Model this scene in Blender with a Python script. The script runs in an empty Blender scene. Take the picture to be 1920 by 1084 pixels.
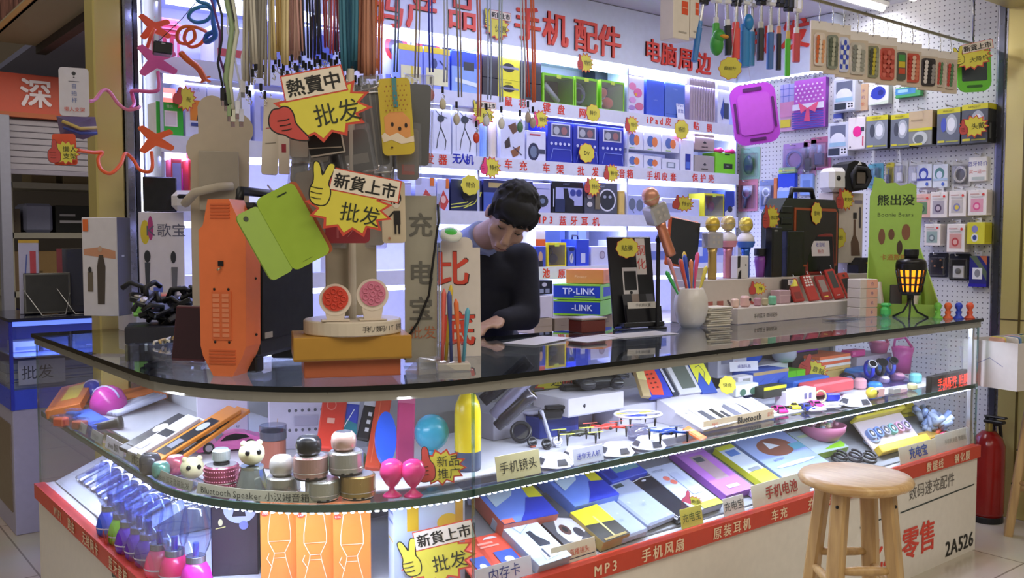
import bpy, bmesh, math, random
from math import sin, cos, pi, radians as R, atan2
from mathutils import Vector as V, Matrix as MX
random.seed(7)
SC = bpy.context.scene
COL = SC.collection
# ---------------------------------------------------------------- camera
F, H = 1735.0, 1.34
A_, P_ = R(51.2), math.atan(95/1735)
FW = V((cos(A_)*cos(P_), sin(A_)*cos(P_), -sin(P_))); RT = V((sin(A_), -cos(A_), 0)); UP = RT.cross(FW)
CO = V((0, 0, H))
cd = bpy.data.cameras.new('camera'); cam = bpy.data.objects.new('camera', cd); COL.objects.link(cam)
cd.sensor_width = 36; cd.lens = F/1920*36; cd.clip_start = .05
cam.location = CO; cam.rotation_euler = FW.to_track_quat('-Z', 'Y').to_euler()
SC.camera = cam
# ---------------------------------------------------------------- colour management
vs = SC.view_settings
vs.view_transform = 'Standard'; vs.look = 'None'; vs.gamma = 1; vs.use_curve_mapping = False
vs.exposure = 0.0
cy = SC.cycles
cy.max_bounces = 6; cy.diffuse_bounces = 3; cy.glossy_bounces = 3; cy.transmission_bounces = 4; cy.transparent_max_bounces = 28
cy.caustics_reflective = False; cy.caustics_refractive = False; cy.sample_clamp_indirect = 4; cy.use_denoising = True
# ---------------------------------------------------------------- world: the dim warm light of the mall hall
w = bpy.data.worlds.new('mall_ambient'); SC.world = w; w.use_nodes = True
bg = w.node_tree.nodes['Background']; bg.inputs[0].default_value = (1, .92, .82, 1); bg.inputs[1].default_value = .24
# ---------------------------------------------------------------- lamps
def lamp(name, loc, size, power, col, rot=(0, 0, 0)):
    l = bpy.data.lights.new(name, 'AREA'); l.shape = 'RECTANGLE'; l.size, l.size_y = size; l.energy = power; l.color = col
    o = bpy.data.objects.new(name, l); COL.objects.link(o); o.location = loc; o.rotation_euler = rot
    return o
BLU = (.40, .44, 1.0); CW = (.74, .80, 1.0); WARM = (1, .91, .78)
lamp('mall_ceiling_panel', (-.6, -.6, 3.6), (3, 3), 75, WARM, (0, 0, 0))
lamp('mall_ceiling_panel', (2.6, -1.2, 3.6), (3, 1.5), 62, WARM)
lamp('mall_ceiling_panel', (-.2, 4.5, 3.6), (1.0, 3), 16, WARM)
# LED bars under the header and the back shelves (they shine down and slightly to the back)
for z, p in ((2.235, 20), (1.95, 12), (1.665, 12), (1.408, 11), (1.14, 7)):
    lamp('shelf_led_bar', (2.84, 3.522, z-.022), (3.4, .02), p, BLU, (R(14), 0, 0))
# LED bars inside the counter: under the top edge and under the middle shelf edge
lamp('counter_led_bar', (2.72, 1.845, .968), (2.5, .02), 17, CW, (R(-6), 0, 0))
lamp('counter_led_bar', (2.72, 1.845, .698), (2.5, .02), 9, (.7, .76, 1), (R(-6), 0, 0))
lamp('counter_led_bar', (.775, 3.0, .968), (.02, 1.1), 6, CW, (0, R(-6), 0))
lamp('counter_led_bar', (.775, 3.0, .698), (.02, 1.1), 9, (.6, .68, 1), (0, R(-6), 0))
lamp('counter_led_bar', (.945, 2.05, .968), (.62, .02), 5, CW, (0, 0, R(-45)))
lamp('counter_led_bar', (.945, 2.05, .698), (.62, .02), 6, (.6, .68, 1), (0, 0, R(-45)))
# stall ceiling tubes
lamp('ceiling_tube', (3.55, 2.6, 2.525), (2.0, .05), 26, (.86, .87, 1.0), (0, 0, 0))
lamp('ceiling_tube', (2.2, 3.1, 2.525), (1.6, .05), 7, (.6, .62, 1.0))
# the neighbour's blue display case and its dim shop
lamp('neighbour_led_bar', (1.3, 4.66, .935), (.8, .03), 5, (.25, .33, 1.0))
lamp('neighbour_shop_lamp', (1.6, 5.6, 2.4), (1.2, .6), 13, (1, .88, .7))
# ---------------------------------------------------------------- layout helpers
def ray(px, py): return FW + (px-960)/F*RT - (py-542)/F*UP
def at(px, py, X=None, Y=None, Z=None):
    d = ray(px, py)
    t = X/d.x if X is not None else Y/d.y if Y is not None else (Z-H)/d.z
    return CO + d*t
def mpp(p): return (V(p)-CO).dot(FW)/F
def face(p, off=0): return atan2(-p[0], p[1])+off          # turn a front towards the aisle corner
# ---------------------------------------------------------------- materials
_m = {}
def lin(c):
    c = c.lstrip('#')
    if len(c) == 3: c = ''.join(k*2 for k in c)
    return [(lambda x: x/12.92 if x <= .04045 else ((x+.055)/1.055)**2.4)(int(c[i:i+2], 16)/255) for i in (0, 2, 4)]
def mt(c, r=.45, m=0., e=0., v=.06):
    k = (c, r, m, e)
    if k in _m: return _m[k]
    M = bpy.data.materials.new('surface_'+c); M.use_nodes = True; nt = M.node_tree; b = nt.nodes['Principled BSDF']; L = lin(c)
    b.inputs['Metallic'].default_value = m
    if e:
        b.inputs['Base Color'].default_value = (*L, 1); b.inputs['Emission Color'].default_value = (*L, 1); b.inputs['Emission Strength'].default_value = e
        M.cycles.emission_sampling = 'NONE'
    else:
        n = nt.nodes.new('ShaderNodeTexNoise'); n.inputs['Scale'].default_value = 35; n.inputs['Detail'].default_value = 1
        co = nt.nodes.new('ShaderNodeTexCoord'); nt.links.new(co.outputs['Object'], n.inputs['Vector'])
        mx = nt.nodes.new('ShaderNodeMix'); mx.data_type = 'RGBA'
        mx.inputs[6].default_value = (*[x*(1-v) for x in L], 1); mx.inputs[7].default_value = (*[min(1, x*(1+v)) for x in L], 1)
        nt.links.new(n.outputs['Fac'], mx.inputs[0]); nt.links.new(mx.outputs[2], b.inputs['Base Color'])
        mr = nt.nodes.new('ShaderNodeMapRange'); mr.inputs[3].default_value = max(.02, r-.06); mr.inputs[4].default_value = min(1, r+.06)
        nt.links.new(n.outputs['Fac'], mr.inputs[0]); nt.links.new(mr.outputs[0], b.inputs['Roughness'])
    _m[k] = M
    return M
def clear(name, tint, gloss=1.0, rough=.02, ior=1.45, base=0.0):
    M = bpy.data.materials.new(name); M.use_nodes = True; nt = M.node_tree; N = nt.nodes
    for n in list(N):
        if n.type != 'OUTPUT_MATERIAL': N.remove(n)
    out = [n for n in N if n.type == 'OUTPUT_MATERIAL'][0]
    t = N.new('ShaderNodeBsdfTransparent'); t.inputs[0].default_value = (*tint, 1)
    g = N.new('ShaderNodeBsdfGlossy'); g.inputs['Roughness'].default_value = rough; g.inputs[0].default_value = (gloss, gloss, gloss, 1)
    f = N.new('ShaderNodeLayerWeight'); s = N.new('ShaderNodeMixShader')
    p5 = N.new('ShaderNodeMath'); p5.operation = 'POWER'; p5.inputs[1].default_value = 5; nt.links.new(f.outputs['Facing'], p5.inputs[0])
    f0 = ((ior-1)/(ior+1))**2+base
    a = N.new('ShaderNodeMath'); a.operation = 'MULTIPLY_ADD'; a.inputs[1].default_value = 1-f0; a.inputs[2].default_value = f0; nt.links.new(p5.outputs[0], a.inputs[0]); src = a.outputs[0]
    nt.links.new(src, s.inputs[0]); nt.links.new(t.outputs[0], s.inputs[1]); nt.links.new(g.outputs[0], s.inputs[2]); nt.links.new(s.outputs[0], out.inputs[0])
    return M
GLASS = clear('clear_glass', (.97, .985, .98))
LAMPGL = clear('lamp_glass', (.78, .84, 1.0), rough=.08, base=.10)
TOPGL = clear('counter_top_glass', (.86, .90, .90), ior=1.5, base=.05)
BLIS = clear('clear_blister', (.93, .93, .95), rough=.15, base=.10)
BAGM = clear('clear_bag', (.9, .9, .92), rough=.25, base=.18)
def tint(c): 
    k = ('tint', c)
    if k not in _m: _m[k] = clear('tinted_plastic_'+c, lin(c), rough=.08, base=.08)
    return _m[k]
# ---------------------------------------------------------------- geometry collector
_dg = None; _gl = {}
_fc = bpy.data.curves.new('glyph_source', 'FONT'); _fc.resolution_u = 2
_fo = bpy.data.objects.new('glyph_source', _fc)
def glyph(ch, bold):
    k = (ch, bold)
    if k not in _gl:
        _fc.body = ch; _fc.offset = 0
        me = _fo.to_mesh(); vs = [(q.co.x, q.co.y) for q in me.vertices]; fs = [tuple(p.vertices) for p in me.polygons]
        _fo.to_mesh_clear()
        adv = 1.0 if ord(ch) > 0x2e80 else (max([q[0] for q in vs])+.07 if vs else .28)
        _gl[k] = (vs, fs, adv)
    return _gl[k]
class G:
    def __init__(s): s.v, s.f, s.mi, s.sm, s.mats, s.M = [], [], [], [], [], MX()
    def add(s, vs, fs, mat, smooth=False):
        b = len(s.v); s.v += [s.M @ V(q) for q in vs]
        if mat not in s.mats: s.mats.append(mat)
        i = s.mats.index(mat)
        for f in fs: s.f.append([b+k for k in f]); s.mi.append(i); s.sm.append(smooth)
        return s
    def hull(s, pts, mat, smooth=False):
        bm = bmesh.new()
        for p in pts: bm.verts.new(p)
        r = bmesh.ops.convex_hull(bm, input=bm.verts)
        bmesh.ops.delete(bm, geom=[g for g in r['geom_interior'] if isinstance(g, bmesh.types.BMVert)], context='VERTS')
        bm.verts.index_update(); s.add([tuple(q.co) for q in bm.verts], [[q.index for q in f.verts] for f in bm.faces], mat, smooth); bm.free()
        return s
    def box(s, x0, y0, z0, x1, y1, z1, mat, b=0):
        if b:
            b = min(b, (x1-x0)*.45, (y1-y0)*.45, (z1-z0)*.45)
            pts = []
            for x, i in ((x0, 1), (x1, -1)):
                for y, j in ((y0, 1), (y1, -1)):
                    for z, k in ((z0, 1), (z1, -1)):
                        pts += [(x, y+j*b, z+k*b), (x+i*b, y, z+k*b), (x+i*b, y+j*b, z)]
            return s.hull(pts, mat)
        vs = [(x, y, z) for x in (x0, x1) for y in (y0, y1) for z in (z0, z1)]
        return s.add(vs, [(0, 1, 3, 2), (4, 6, 7, 5), (0, 4, 5, 1), (2, 3, 7, 6), (0, 2, 6, 4), (1, 5, 7, 3)], mat)
    def poly(s, pts, y0, y1, mat, smooth=False):
        n = len(pts); a = sum(pts[i][0]*pts[(i+1) % n][1]-pts[(i+1) % n][0]*pts[i][1] for i in range(n))
        if a < 0: pts = pts[::-1]
        if y0 == y1: return s.add([(x, y0, z) for x, z in pts], [tuple(range(n))], mat)
        vs = [(x, y0, z) for x, z in pts]+[(x, y1, z) for x, z in pts]
        return s.add(vs, [tuple(range(n)), tuple(range(2*n-1, n-1, -1))]+[(i, i+n, (i+1) % n+n, (i+1) % n) for i in range(n)], mat, smooth)
    def lathe(s, prof, mat, n=24, smooth=True, c=(0, 0, 0)):
        vs, fs, rings = [], [], []
        for r, z in prof:
            if r < 1e-5: rings.append([len(vs)]); vs.append((c[0], c[1], c[2]+z))
            else:
                rings.append(list(range(len(vs), len(vs)+n))); vs += [(c[0]+r*cos(2*pi*i/n), c[1]+r*sin(2*pi*i/n), c[2]+z) for i in range(n)]
        for a, b in zip(rings, rings[1:]):
            for i in range(n):
                j = (i+1) % n
                if len(a) == 1 and len(b) == 1: break
                if len(a) == 1: fs.append((a[0], b[j], b[i]))
                elif len(b) == 1: fs.append((a[i], a[j], b[0]))
                else: fs.append((a[i], a[j], b[j], b[i]))
        return s.add(vs, fs, mat, smooth)
    def cyl(s, r, z0, z1, mat, n=24, c=(0, 0), b=0, smooth=False):
        b = b or min(r, z1-z0)*.06
        return s.lathe([(0, z0), (r-b, z0), (r, z0+b), (r, z1-b), (r-b, z1), (0, z1)], mat, n, smooth, (c[0], c[1], 0))
    def ell(s, c, r, mat, n=16):
        if not hasattr(r, '__len__'): r = (r, r, r)
        m = s.M; s.M = m @ MX.Translation(c) @ MX.Diagonal((*r, 1))
        s.lathe([(sin(pi*i/(n//2)), -cos(pi*i/(n//2))) for i in range(n//2+1)], mat, n); s.M = m
        return s
    def tube(s, pts, r, mat, n=8, closed=False):
        pts = [V(p) for p in pts]; k = len(pts); rr = r if isinstance(r, (list, tuple)) else [r]*k
        vs, fs = [], []; nrm = None
        for i, p in enumerate(pts):
            t = (pts[(i+1) % k]-pts[i-1]) if closed or 0 < i < k-1 else (pts[1]-pts[0] if i == 0 else pts[-1]-pts[-2])
            t = t.normalized() if t.length > 1e-9 else V((0, 0, 1))
            if nrm is None: nrm = t.orthogonal().normalized()
            nrm = (nrm-t*nrm.dot(t)); nrm = nrm.normalized() if nrm.length > 1e-6 else t.orthogonal().normalized()
            bn = t.cross(nrm)
            vs += [p+(nrm*cos(2*pi*j/n)+bn*sin(2*pi*j/n))*rr[i] for j in range(n)]
        for i in range(k if closed else k-1):
            for j in range(n):
                a, b = i*n, ((i+1) % k)*n
                fs.append((a+j, a+(j+1) % n, b+(j+1) % n, b+j))
        if not closed: fs += [tuple(range(n-1, -1, -1)), tuple(range((k-1)*n, k*n))]
        return s.add(vs, fs, mat, True)
    def rod(s, a, b, r, mat, n=10, r2=None): return s.tube([a, b], [r, r2 if r2 is not None else r], mat, n)
    def txt(s, t, x, z, size, mat, y=-.001, bold=False, d=0, gap=0):
        adv = [glyph(c, bold)[2]+gap for c in t]; X = -sum(adv)/2
        for c, a in zip(t, adv):
            vs, fs, _ = glyph(c, False)
            for oy, (ox, oz) in enumerate(((-.02, -.014), (.02, -.014), (-.02, .014), (.02, .014)) if bold and vs else ((0, 0),) if vs else ()):
                P = [(x+(X+q[0]+ox)*size, y-.00025*oy, z+(q[1]-.38+oz)*size) for q in vs]
                s.add(P, fs, mat)
                if d:
                    n = len(P); ed = {}
                    for f in fs:
                        for i in range(len(f)):
                            e = (f[i], f[(i+1) % len(f)]); ed[e] = 1
                    P2 = P+[(q[0], y+d, q[2]) for q in P]
                    s.add(P2, [(e[1], e[0], e[0]+n, e[1]+n) for e in ed if (e[1], e[0]) not in ed], mat)
            X += a
        return s
    def mesh(s, name):
        me = bpy.data.meshes.new(name); me.from_pydata([tuple(q) for q in s.v], [], s.f)
        for m in s.mats: me.materials.append(m)
        me.polygons.foreach_set('material_index', s.mi); me.polygons.foreach_set('use_smooth', s.sm); me.update()
        return me
    def ob(s, name, parent=None, loc=None, rot=None):
        o = bpy.data.objects.new(name, s.mesh(name)); COL.objects.link(o)
        if parent is not None: o.parent = parent
        if loc is not None: o.location = loc
        if rot is not None: o.rotation_euler = rot
        return o
def tg(o, label, cat, group=None):
    o['label'] = label; o['category'] = cat
    if group: o['group'] = group
    return o
def E(name, label, cat, loc=(0, 0, 0), rot=(0, 0, 0), group=None):
    o = bpy.data.objects.new(name, None); COL.objects.link(o); o.location = loc; o.rotation_euler = rot; o.empty_display_size = .05
    return tg(o, label, cat, group)
def st(o): o['kind'] = 'structure'; return o
def copy_tree(o, parent=None):
    c = o.copy(); COL.objects.link(c)
    if parent is not None: c.parent = parent
    for ch in list(o.children): copy_tree(ch, c)
    return c
def rr(w, h, r, cx=0, cz=0, k=4):
    o = []
    for sx, sz, a0 in ((1, -1, -pi/2), (1, 1, 0), (-1, 1, pi/2), (-1, -1, pi)):
        o += [(cx+sx*(w/2-r)+r*cos(a0+i*pi/2/k), cz+sz*(h/2-r)+r*sin(a0+i*pi/2/k)) for i in range(k+1)]
    return o
def elp(cx, cz, rx, rz, n=20): return [(cx+rx*cos(2*pi*i/n), cz+rz*sin(2*pi*i/n)) for i in range(n)]
def star(cx, cz, rx, rz, n, k=.75, ph=0): return [(cx+(rx if i % 2 else rx*k)*cos(pi*i/n+ph), cz+(rz if i % 2 else rz*k)*sin(pi*i/n+ph)) for i in range(2*n)]
# ---------------------------------------------------------------- printing on a face (local x across, z up, front towards -y)
def deco(g, w, h, spec, y=0., x0=0., z0=0.):
    for n, it in enumerate(q.strip() for q in spec.split(';')):
        if not it: continue
        a = it.split(' '); k = a[0]; yy = y-.0005*(n+1)
        fx = lambda t: x0+(float(t)-.5)*w
        fz = lambda t: z0+float(t)*h
        if k == 'r': g.poly([(fx(a[1]), fz(a[2])), (fx(a[3]), fz(a[2])), (fx(a[3]), fz(a[4])), (fx(a[1]), fz(a[4]))], yy, yy, mt(a[5]))
        elif k == 'e': g.poly(elp(fx(a[1]), fz(a[2]), float(a[3])*w, float(a[4])*h), yy, yy, mt(a[5]))
        elif k == 'o':                                         # ring
            o = elp(fx(a[1]), fz(a[2]), float(a[3])*w, float(a[4])*h, 24); i = elp(fx(a[1]), fz(a[2]), float(a[3])*w*.8, float(a[4])*h*.8, 24)
            g.add([(x, yy, z) for x, z in o+i], [(j, (j+1) % 24, 24+(j+1) % 24, 24+j) for j in range(24)], mt(a[5]))
        elif k in 'tb': g.txt(' '.join(a[5:]), fx(a[1]), fz(a[2]), float(a[3])*h, mt(a[4]), yy, k == 'b')
        elif k == 'p': c = [float(q) for q in a[2:]]; g.poly([(fx(c[i]), fz(c[i+1])) for i in range(0, len(c), 2)], yy, yy, mt(a[1]))
        elif k == 'l':
            c = [float(q) for q in a[3:]]; P = [V((fx(c[i]), 0, fz(c[i+1]))) for i in range(0, len(c), 2)]; hw = float(a[2])*h/2
            for p, q in zip(P, P[1:]):
                d = (q-p).normalized()*hw; nn = V((-d.z, 0, d.x)); p, q = p-d*.6, q+d*.6
                g.add([(u.x, yy, u.z) for u in (p-nn, q-nn, q+nn, p+nn)], [(0, 1, 2, 3)], mt(a[1]))
    return g
def carton(label, loc, whd, col, spec='', rot=(0, 0, 0), cat='box', name='product_box', group=None, side=None, r=.45, bev=.002, top=None, rspec='', lspec=''):
    """box spanning x +-w/2, y -d..0, z 0..h; printing on its front (-y), right (+x) and left (-x) faces"""
    w_, h_, d_ = whd; g = G()
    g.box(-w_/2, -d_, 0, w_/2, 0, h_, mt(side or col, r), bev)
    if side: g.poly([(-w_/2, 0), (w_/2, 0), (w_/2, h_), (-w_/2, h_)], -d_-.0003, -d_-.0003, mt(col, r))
    if top: g.add([(-w_/2, -d_, h_+.0004), (w_/2, -d_, h_+.0004), (w_/2, 0, h_+.0004), (-w_/2, 0, h_+.0004)], [(0, 1, 2, 3)], mt(top, r))
    if spec: deco(g, w_, h_, spec, -d_-.0003)
    if rspec: g.M = MX.Translation((w_/2, -d_/2, 0)) @ MX.Rotation(pi/2, 4, 'Z'); deco(g, d_, h_, rspec, -.0003)
    if lspec: g.M = MX.Translation((-w_/2, -d_/2, 0)) @ MX.Rotation(-pi/2, 4, 'Z'); deco(g, d_, h_, lspec, -.0003)
    return tg(g.ob(name, loc=loc, rot=rot), label, cat, group)
# ================================================================ SETTING
def node_mat(name, build):
    M = bpy.data.materials.new(name); M.use_nodes = True; nt = M.node_tree; build(nt, nt.nodes['Principled BSDF'], nt.nodes.new, nt.links.new); return M
def _tile(nt, b, N, L):
    co = N('ShaderNodeTexCoord'); br = N('ShaderNodeTexBrick'); br.offset = 0; L(co.outputs['Object'], br.inputs['Vector'])
    br.inputs['Color1'].default_value = (*lin('c9bfae'), 1); br.inputs['Color2'].default_value = (*lin('c4b9a6'), 1); br.inputs['Mortar'].default_value = (*lin('8d8274'), 1)
    br.inputs['Scale'].default_value = 1; br.inputs['Brick Width'].default_value = .8; br.inputs['Row Height'].default_value = .8; br.inputs['Mortar Size'].default_value = .004
    n = N('ShaderNodeTexNoise'); n.inputs['Scale'].default_value = 3; n.inputs['Detail'].default_value = 5; L(co.outputs['Object'], n.inputs['Vector'])
    mx = N('ShaderNodeMix'); mx.data_type = 'RGBA'; mx.blend_type = 'MULTIPLY'; mx.inputs[0].default_value = .25; L(br.outputs['Color'], mx.inputs[6]); L(n.outputs['Color'], mx.inputs[7])
    L(mx.outputs[2], b.inputs['Base Color']); b.inputs['Roughness'].default_value = .18
def _peg(nt, b, N, L):
    co = N('ShaderNodeTexCoord'); sp = N('ShaderNodeSeparateXYZ'); L(co.outputs['Object'], sp.inputs[0])
    ds = []
    for ax in 'YZ':
        m = N('ShaderNodeMath'); m.operation = 'PINGPONG'; m.inputs[1].default_value = .0125; L(sp.outputs[ax], m.inputs[0]); ds.append(m)
    cb = N('ShaderNodeCombineXYZ'); L(ds[0].outputs[0], cb.inputs[0]); L(ds[1].outputs[0], cb.inputs[1])
    ln = N('ShaderNodeVectorMath'); ln.operation = 'LENGTH'; L(cb.outputs[0], ln.inputs[0])
    lt = N('ShaderNodeMath'); lt.operation = 'LESS_THAN'; lt.inputs[1].default_value = .0034; L(ln.outputs['Value'], lt.inputs[0])
    mx = N('ShaderNodeMix'); mx.data_type = 'RGBA'; mx.inputs[6].default_value = (*lin('dcdcdc'), 1); mx.inputs[7].default_value = (*lin('66666c'), 1)
    L(lt.outputs[0], mx.inputs[0]); L(mx.outputs[2], b.inputs['Base Color']); b.inputs['Roughness'].default_value = .5
def _gold(nt, b, N, L):
    co = N('ShaderNodeTexCoord'); mp = N('ShaderNodeMapping'); mp.inputs['Scale'].default_value = (60, 60, 1.5); n = N('ShaderNodeTexNoise'); n.inputs['Scale'].default_value = 2
    L(co.outputs['Object'], mp.inputs[0]); L(mp.outputs[0], n.inputs['Vector'])
    mr = N('ShaderNodeMapRange'); mr.inputs[3].default_value = .25; mr.inputs[4].default_value = .42; L(n.outputs['Fac'], mr.inputs[0]); L(mr.outputs[0], b.inputs['Roughness'])
    b.inputs['Base Color'].default_value = (*lin('d6c67c'), 1); b.inputs['Metallic'].default_value = .45
def _sequin(nt, b, N, L):
    co = N('ShaderNodeTexCoord'); v = N('ShaderNodeTexVoronoi'); v.inputs['Scale'].default_value = 26; mp = N('ShaderNodeMapping'); mp.inputs['Scale'].default_value = (1, 1, .45)
    L(co.outputs['Object'], mp.inputs[0]); L(mp.outputs[0], v.inputs['Vector'])
    cr = N('ShaderNodeValToRGB'); cr.color_ramp.elements[0].color = (*lin('4a1418'), 1); cr.color_ramp.elements[1].color = (*lin('c08478'), 1); L(v.outputs['Color'], cr.inputs[0])
    L(cr.outputs[0], b.inputs['Base Color']); b.inputs['Roughness'].default_value = .3; b.inputs['Metallic'].default_value = .4
GOLD = node_mat('brushed_gold_cladding', _gold)
WHT, STEEL, DARK = mt('e8e8ee', .35), mt('9a9aa2', .28, .9), mt('0c0c0e', .4)
def slab(x0, y0, z0, x1, y1, z1, m, name, b=0): return st(G().box(x0, y0, z0, x1, y1, z1, m, b).ob(name))
slab(-4, -4, -.05, 9, 10, 0, node_mat('polished_floor_tiles', _tile), 'floor')
slab(1.0, 3.8, 0, 4.72, 3.86, 2.6, mt('dcdcf0', .5), 'wall_back')
slab(4.62, 2.04, 0, 4.68, 3.8, 2.6, node_mat('white_pegboard', _peg), 'wall_right')
slab(1.0, 1.99, 2.56, 4.72, 3.86, 2.6, mt('c9c6cc', .6), 'ceiling')
g = G(); g.box(4.615, 1.985, 0, 4.665, 2.04, 2.5, STEEL, .004); g.box(4.605, 2.0, 0, 4.616, 2.025, 2.5, mt('5a5c66', .3, .8)); st(g.ob('trim_1'))
g = G(); g.box(4.6, 1.84, 0, 4.95, 1.984, 3.3, GOLD, .004); g.box(4.597, 1.89, 0, 4.6, 1.9, 3.3, mt('6b5a28', .4, .5)); g.box(4.598, 1.84, .95, 4.952, 1.984, .956, mt('4a3d1c')); st(g.ob('pillar_right'))
g = G(); g.box(.965, 3.67, 0, 1.067, 3.79, 3.3, GOLD, .006); g.box(.964, 3.669, 1.1, 1.068, 3.791, 1.105, mt('4a3d1c')); st(g.ob('pillar_left'))
g = G(); g.box(1.07, 3.66, 0, 1.106, 3.72, 2.6, STEEL, .006); g.box(1.108, 3.665, 0, 1.124, 3.72, 2.6, mt('4c4c55', .3, .8)); st(g.ob('trim_2'))
g = G(); g.box(1.126, 3.675, .95, 1.138, 3.688, 2.5, mt('e9edff', e=5)); g.box(1.125, 3.688, .95, 1.14, 3.72, 2.5, WHT); tg(g.ob('led_batten'), 'upright white LED batten beside the steel post of the stall', 'light')
# front beam above the opening, left fascia of the corridor
g = G(); g.box(.9, 1.84, 2.42, 4.95, 1.984, 2.9, GOLD, .004); g.box(.9, 1.984, 2.45, 4.66, 2.02, 2.56, mt('6d675a', .4, .4)); st(g.ob('trim_3'))
g = G(); g.box(1.1, 3.88, 2.55, 1.36, 6.48, 2.6, mt('a39a80', .5)); g.box(1.36, 3.88, 2.5, 1.42, 6.48, 2.6, mt('2c2a2b', .5)); g.box(1.095, 3.88, 2.55, 1.115, 6.48, 2.585, mt('b98a58', .4)); st(g.ob('trim_4'))
st(G().box(1.102, 3.88, 2.585, 1.13, 6.48, 3.4, node_mat('red_sequin_panel', _sequin)).ob('wall_corridor'))
slab(1.42, 3.88, 2.62, 3.2, 9, 2.66, mt('8d90b0', .6), 'ceiling_shop')
slab(.2, 8.6, 0, 3.2, 8.66, 2.66, mt('5c5650', .7), 'wall_shop')
slab(-4, 9.94, 0, 9, 10, 4, mt('8a7c6a', .7), 'wall_far')
# ================================================================ STALL: header, shelving
SY = 3.5
def chars(g, s, pts, Y, size, col, bold=True, d=0, X=None, ex=0):
    """letters standing on the plane Y=const (or X=const), one per seen point"""
    for c, (px, py) in zip(s, pts):
        if X is None:
            p = at(px, py, Y=Y); g.txt(c, p.x, p.z, size, col, Y-ex, bold, d)
        else:
            p = at(px, py, X=X); m = g.M; g.M = MX.Translation((X-ex, p.y, p.z)) @ MX.Rotation(-pi/2, 4, 'Z'); g.txt(c, 0, 0, size, col, 0, bold, d); g.M = m
hd = E('header_sign', 'long white header sign with big red letters above the back shelves', 'sign', (0, 0, 0))
g = G(); g.box(1.15, 3.5, 2.262, 4.56, 3.8, 2.556, mt('d4dcf0', .4))
RED = mt('e0402e', .4); CRM = mt('f3d9b8', .5)
HP = [(640, -30), (725, 15), (790, 20), (865, 22), (988, 45), (1040, 55), (1097, 68), (1142, 78), (1222, 95), (1253, 103), (1285, 111), (1318, 119)]
chars(g, '数码产品手机配件', HP[:8], SY, .172, RED, True, .008, ex=.009); chars(g, '电脑周边', HP[8:], SY, .13, RED, True, .008, ex=.009); g.ob('sign_panel', hd)
def led_row(g, p0, p1, step, s, m):
    p0, p1 = V(p0), V(p1); n = int((p1-p0).length/step)
    for i in range(n+1):
        q = p0.lerp(p1, i/n); g.box(q.x-s, q.y-s*.6, q.z-s*.6, q.x+s, q.y+s*.6, q.z+s*.6, m)
LED = mt('dfe6ff', e=7); LEDB = mt('c9d2ff', e=4)
g = G(); g.box(1.2, 3.54, 2.222, 4.55, 3.575, 2.262, LEDB); g.ob('led_tube', hd)
g = G(); led_row(g, (1.2, 3.505, 2.255), (4.55, 3.505, 2.255), .03, .006, LED); led_row(g, (1.2, 3.525, 2.255), (4.55, 3.525, 2.255), .03, .005, LED); g.ob('led_strip', hd)
h2 = E('header_sign', 'short white header sign with red letters on the pegboard wall', 'sign', (0, 0, 0))
g = G(); g.box(4.53, 2.86, 2.262, 4.62, 3.495, 2.556, mt('d4dcf0', .4))
chars(g, '批发', [(1428, 75), (1492, 62)], 0, .19, RED, True, .008, X=4.53, ex=.009); g.ob('sign_panel', h2)
g = G(); led_row(g, (4.535, 2.88, 2.255), (4.535, 3.48, 2.255), .03, .006, LED); led_row(g, (4.56, 2.88, 2.255), (4.56, 3.48, 2.255), .03, .006, LED); g.ob('led_strip', h2)
SHZ = {'A': 1.982, 'B': 1.692, 'C': 1.436, 'D': 1.166}          # centres of the label strips
sh = E('display_shelving', 'white wall shelving with red-lettered label strips and bright LED edges', 'shelving', (0, 0, 0))
LBL = {'A': [('鼠标键盘网线', [(953, 190), (980, 194), (1025, 201), (1052, 206), (1092, 212), (1116, 215)], RED), ('iPad皮套贴膜', [(1214, 224), (1222, 225), (1231, 226), (1240, 227), (1253, 228), (1275, 232), (1305, 236), (1330, 240)], RED)],
       'B': [('收发器', [(775, 294), (805, 297), (830, 299)], RED), ('无人机', [(856, 297), (868, 298), (880, 299)], mt('2a35c0')), ('车充', [(953, 308), (981, 311)], RED), ('车架', [(1024, 315), (1050, 317)], RED), ('批发', [(1089, 320), (1116, 322)], RED), ('音箱', [(1166, 325), (1181, 326)], RED),
             ('手机皮套', [(1218, 329), (1232, 330), (1246, 331), (1262, 332)], RED), ('保护壳', [(1303, 333), (1318, 334), (1333, 335)], RED)],
       'C': [('MP3蓝牙耳机', [(1008, 411), (1021, 412), (1033, 412), (1055, 414), (1076, 414), (1096, 415), (1117, 416)], RED)],
       'D': [('电池原装', [(998, 511), (1024, 512), (1053, 513), (1080, 514)], RED)]}
for k, z in SHZ.items():
    g = G(); g.box(1.15, 3.51, z-.006, 4.56, 3.8, z+.03, WHT); g.box(1.15, SY, z-.032, 4.56, 3.51, z+.032, mt('d9dcf2', .4)); 
    for s, pts, m in LBL[k]: chars(g, s, pts, SY, .05, m, True, ex=.001)
    b = g.ob('shelf_board', sh)
    g = G(); g.box(1.16, 3.535, z-.056, 4.55, 3.575, z-.0065, LEDB); g.ob('led_tube', b)
for X in (1.157, 2.62, 3.62, 4.55):
    G().box(X-.006, 3.51, .9, X+.006, 3.8, 2.262, mt('bfc4e0', .3), 0).ob('upright', sh)
cb = E('base_cabinet', 'low white cabinet under the back shelves holding up the router boxes', 'cabinet', (0, 0, 0))
g = G(); g.box(1.18, 3.2, 0, 4.56, 3.79, .88, mt('d8d8e0', .4), .004); g.ob('body', cb)
g = G(); g.box(1.16, 3.17, .88, 4.58, 3.79, .9, mt('b9b2b0', .4)); g.ob('worktop', cb)
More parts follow.
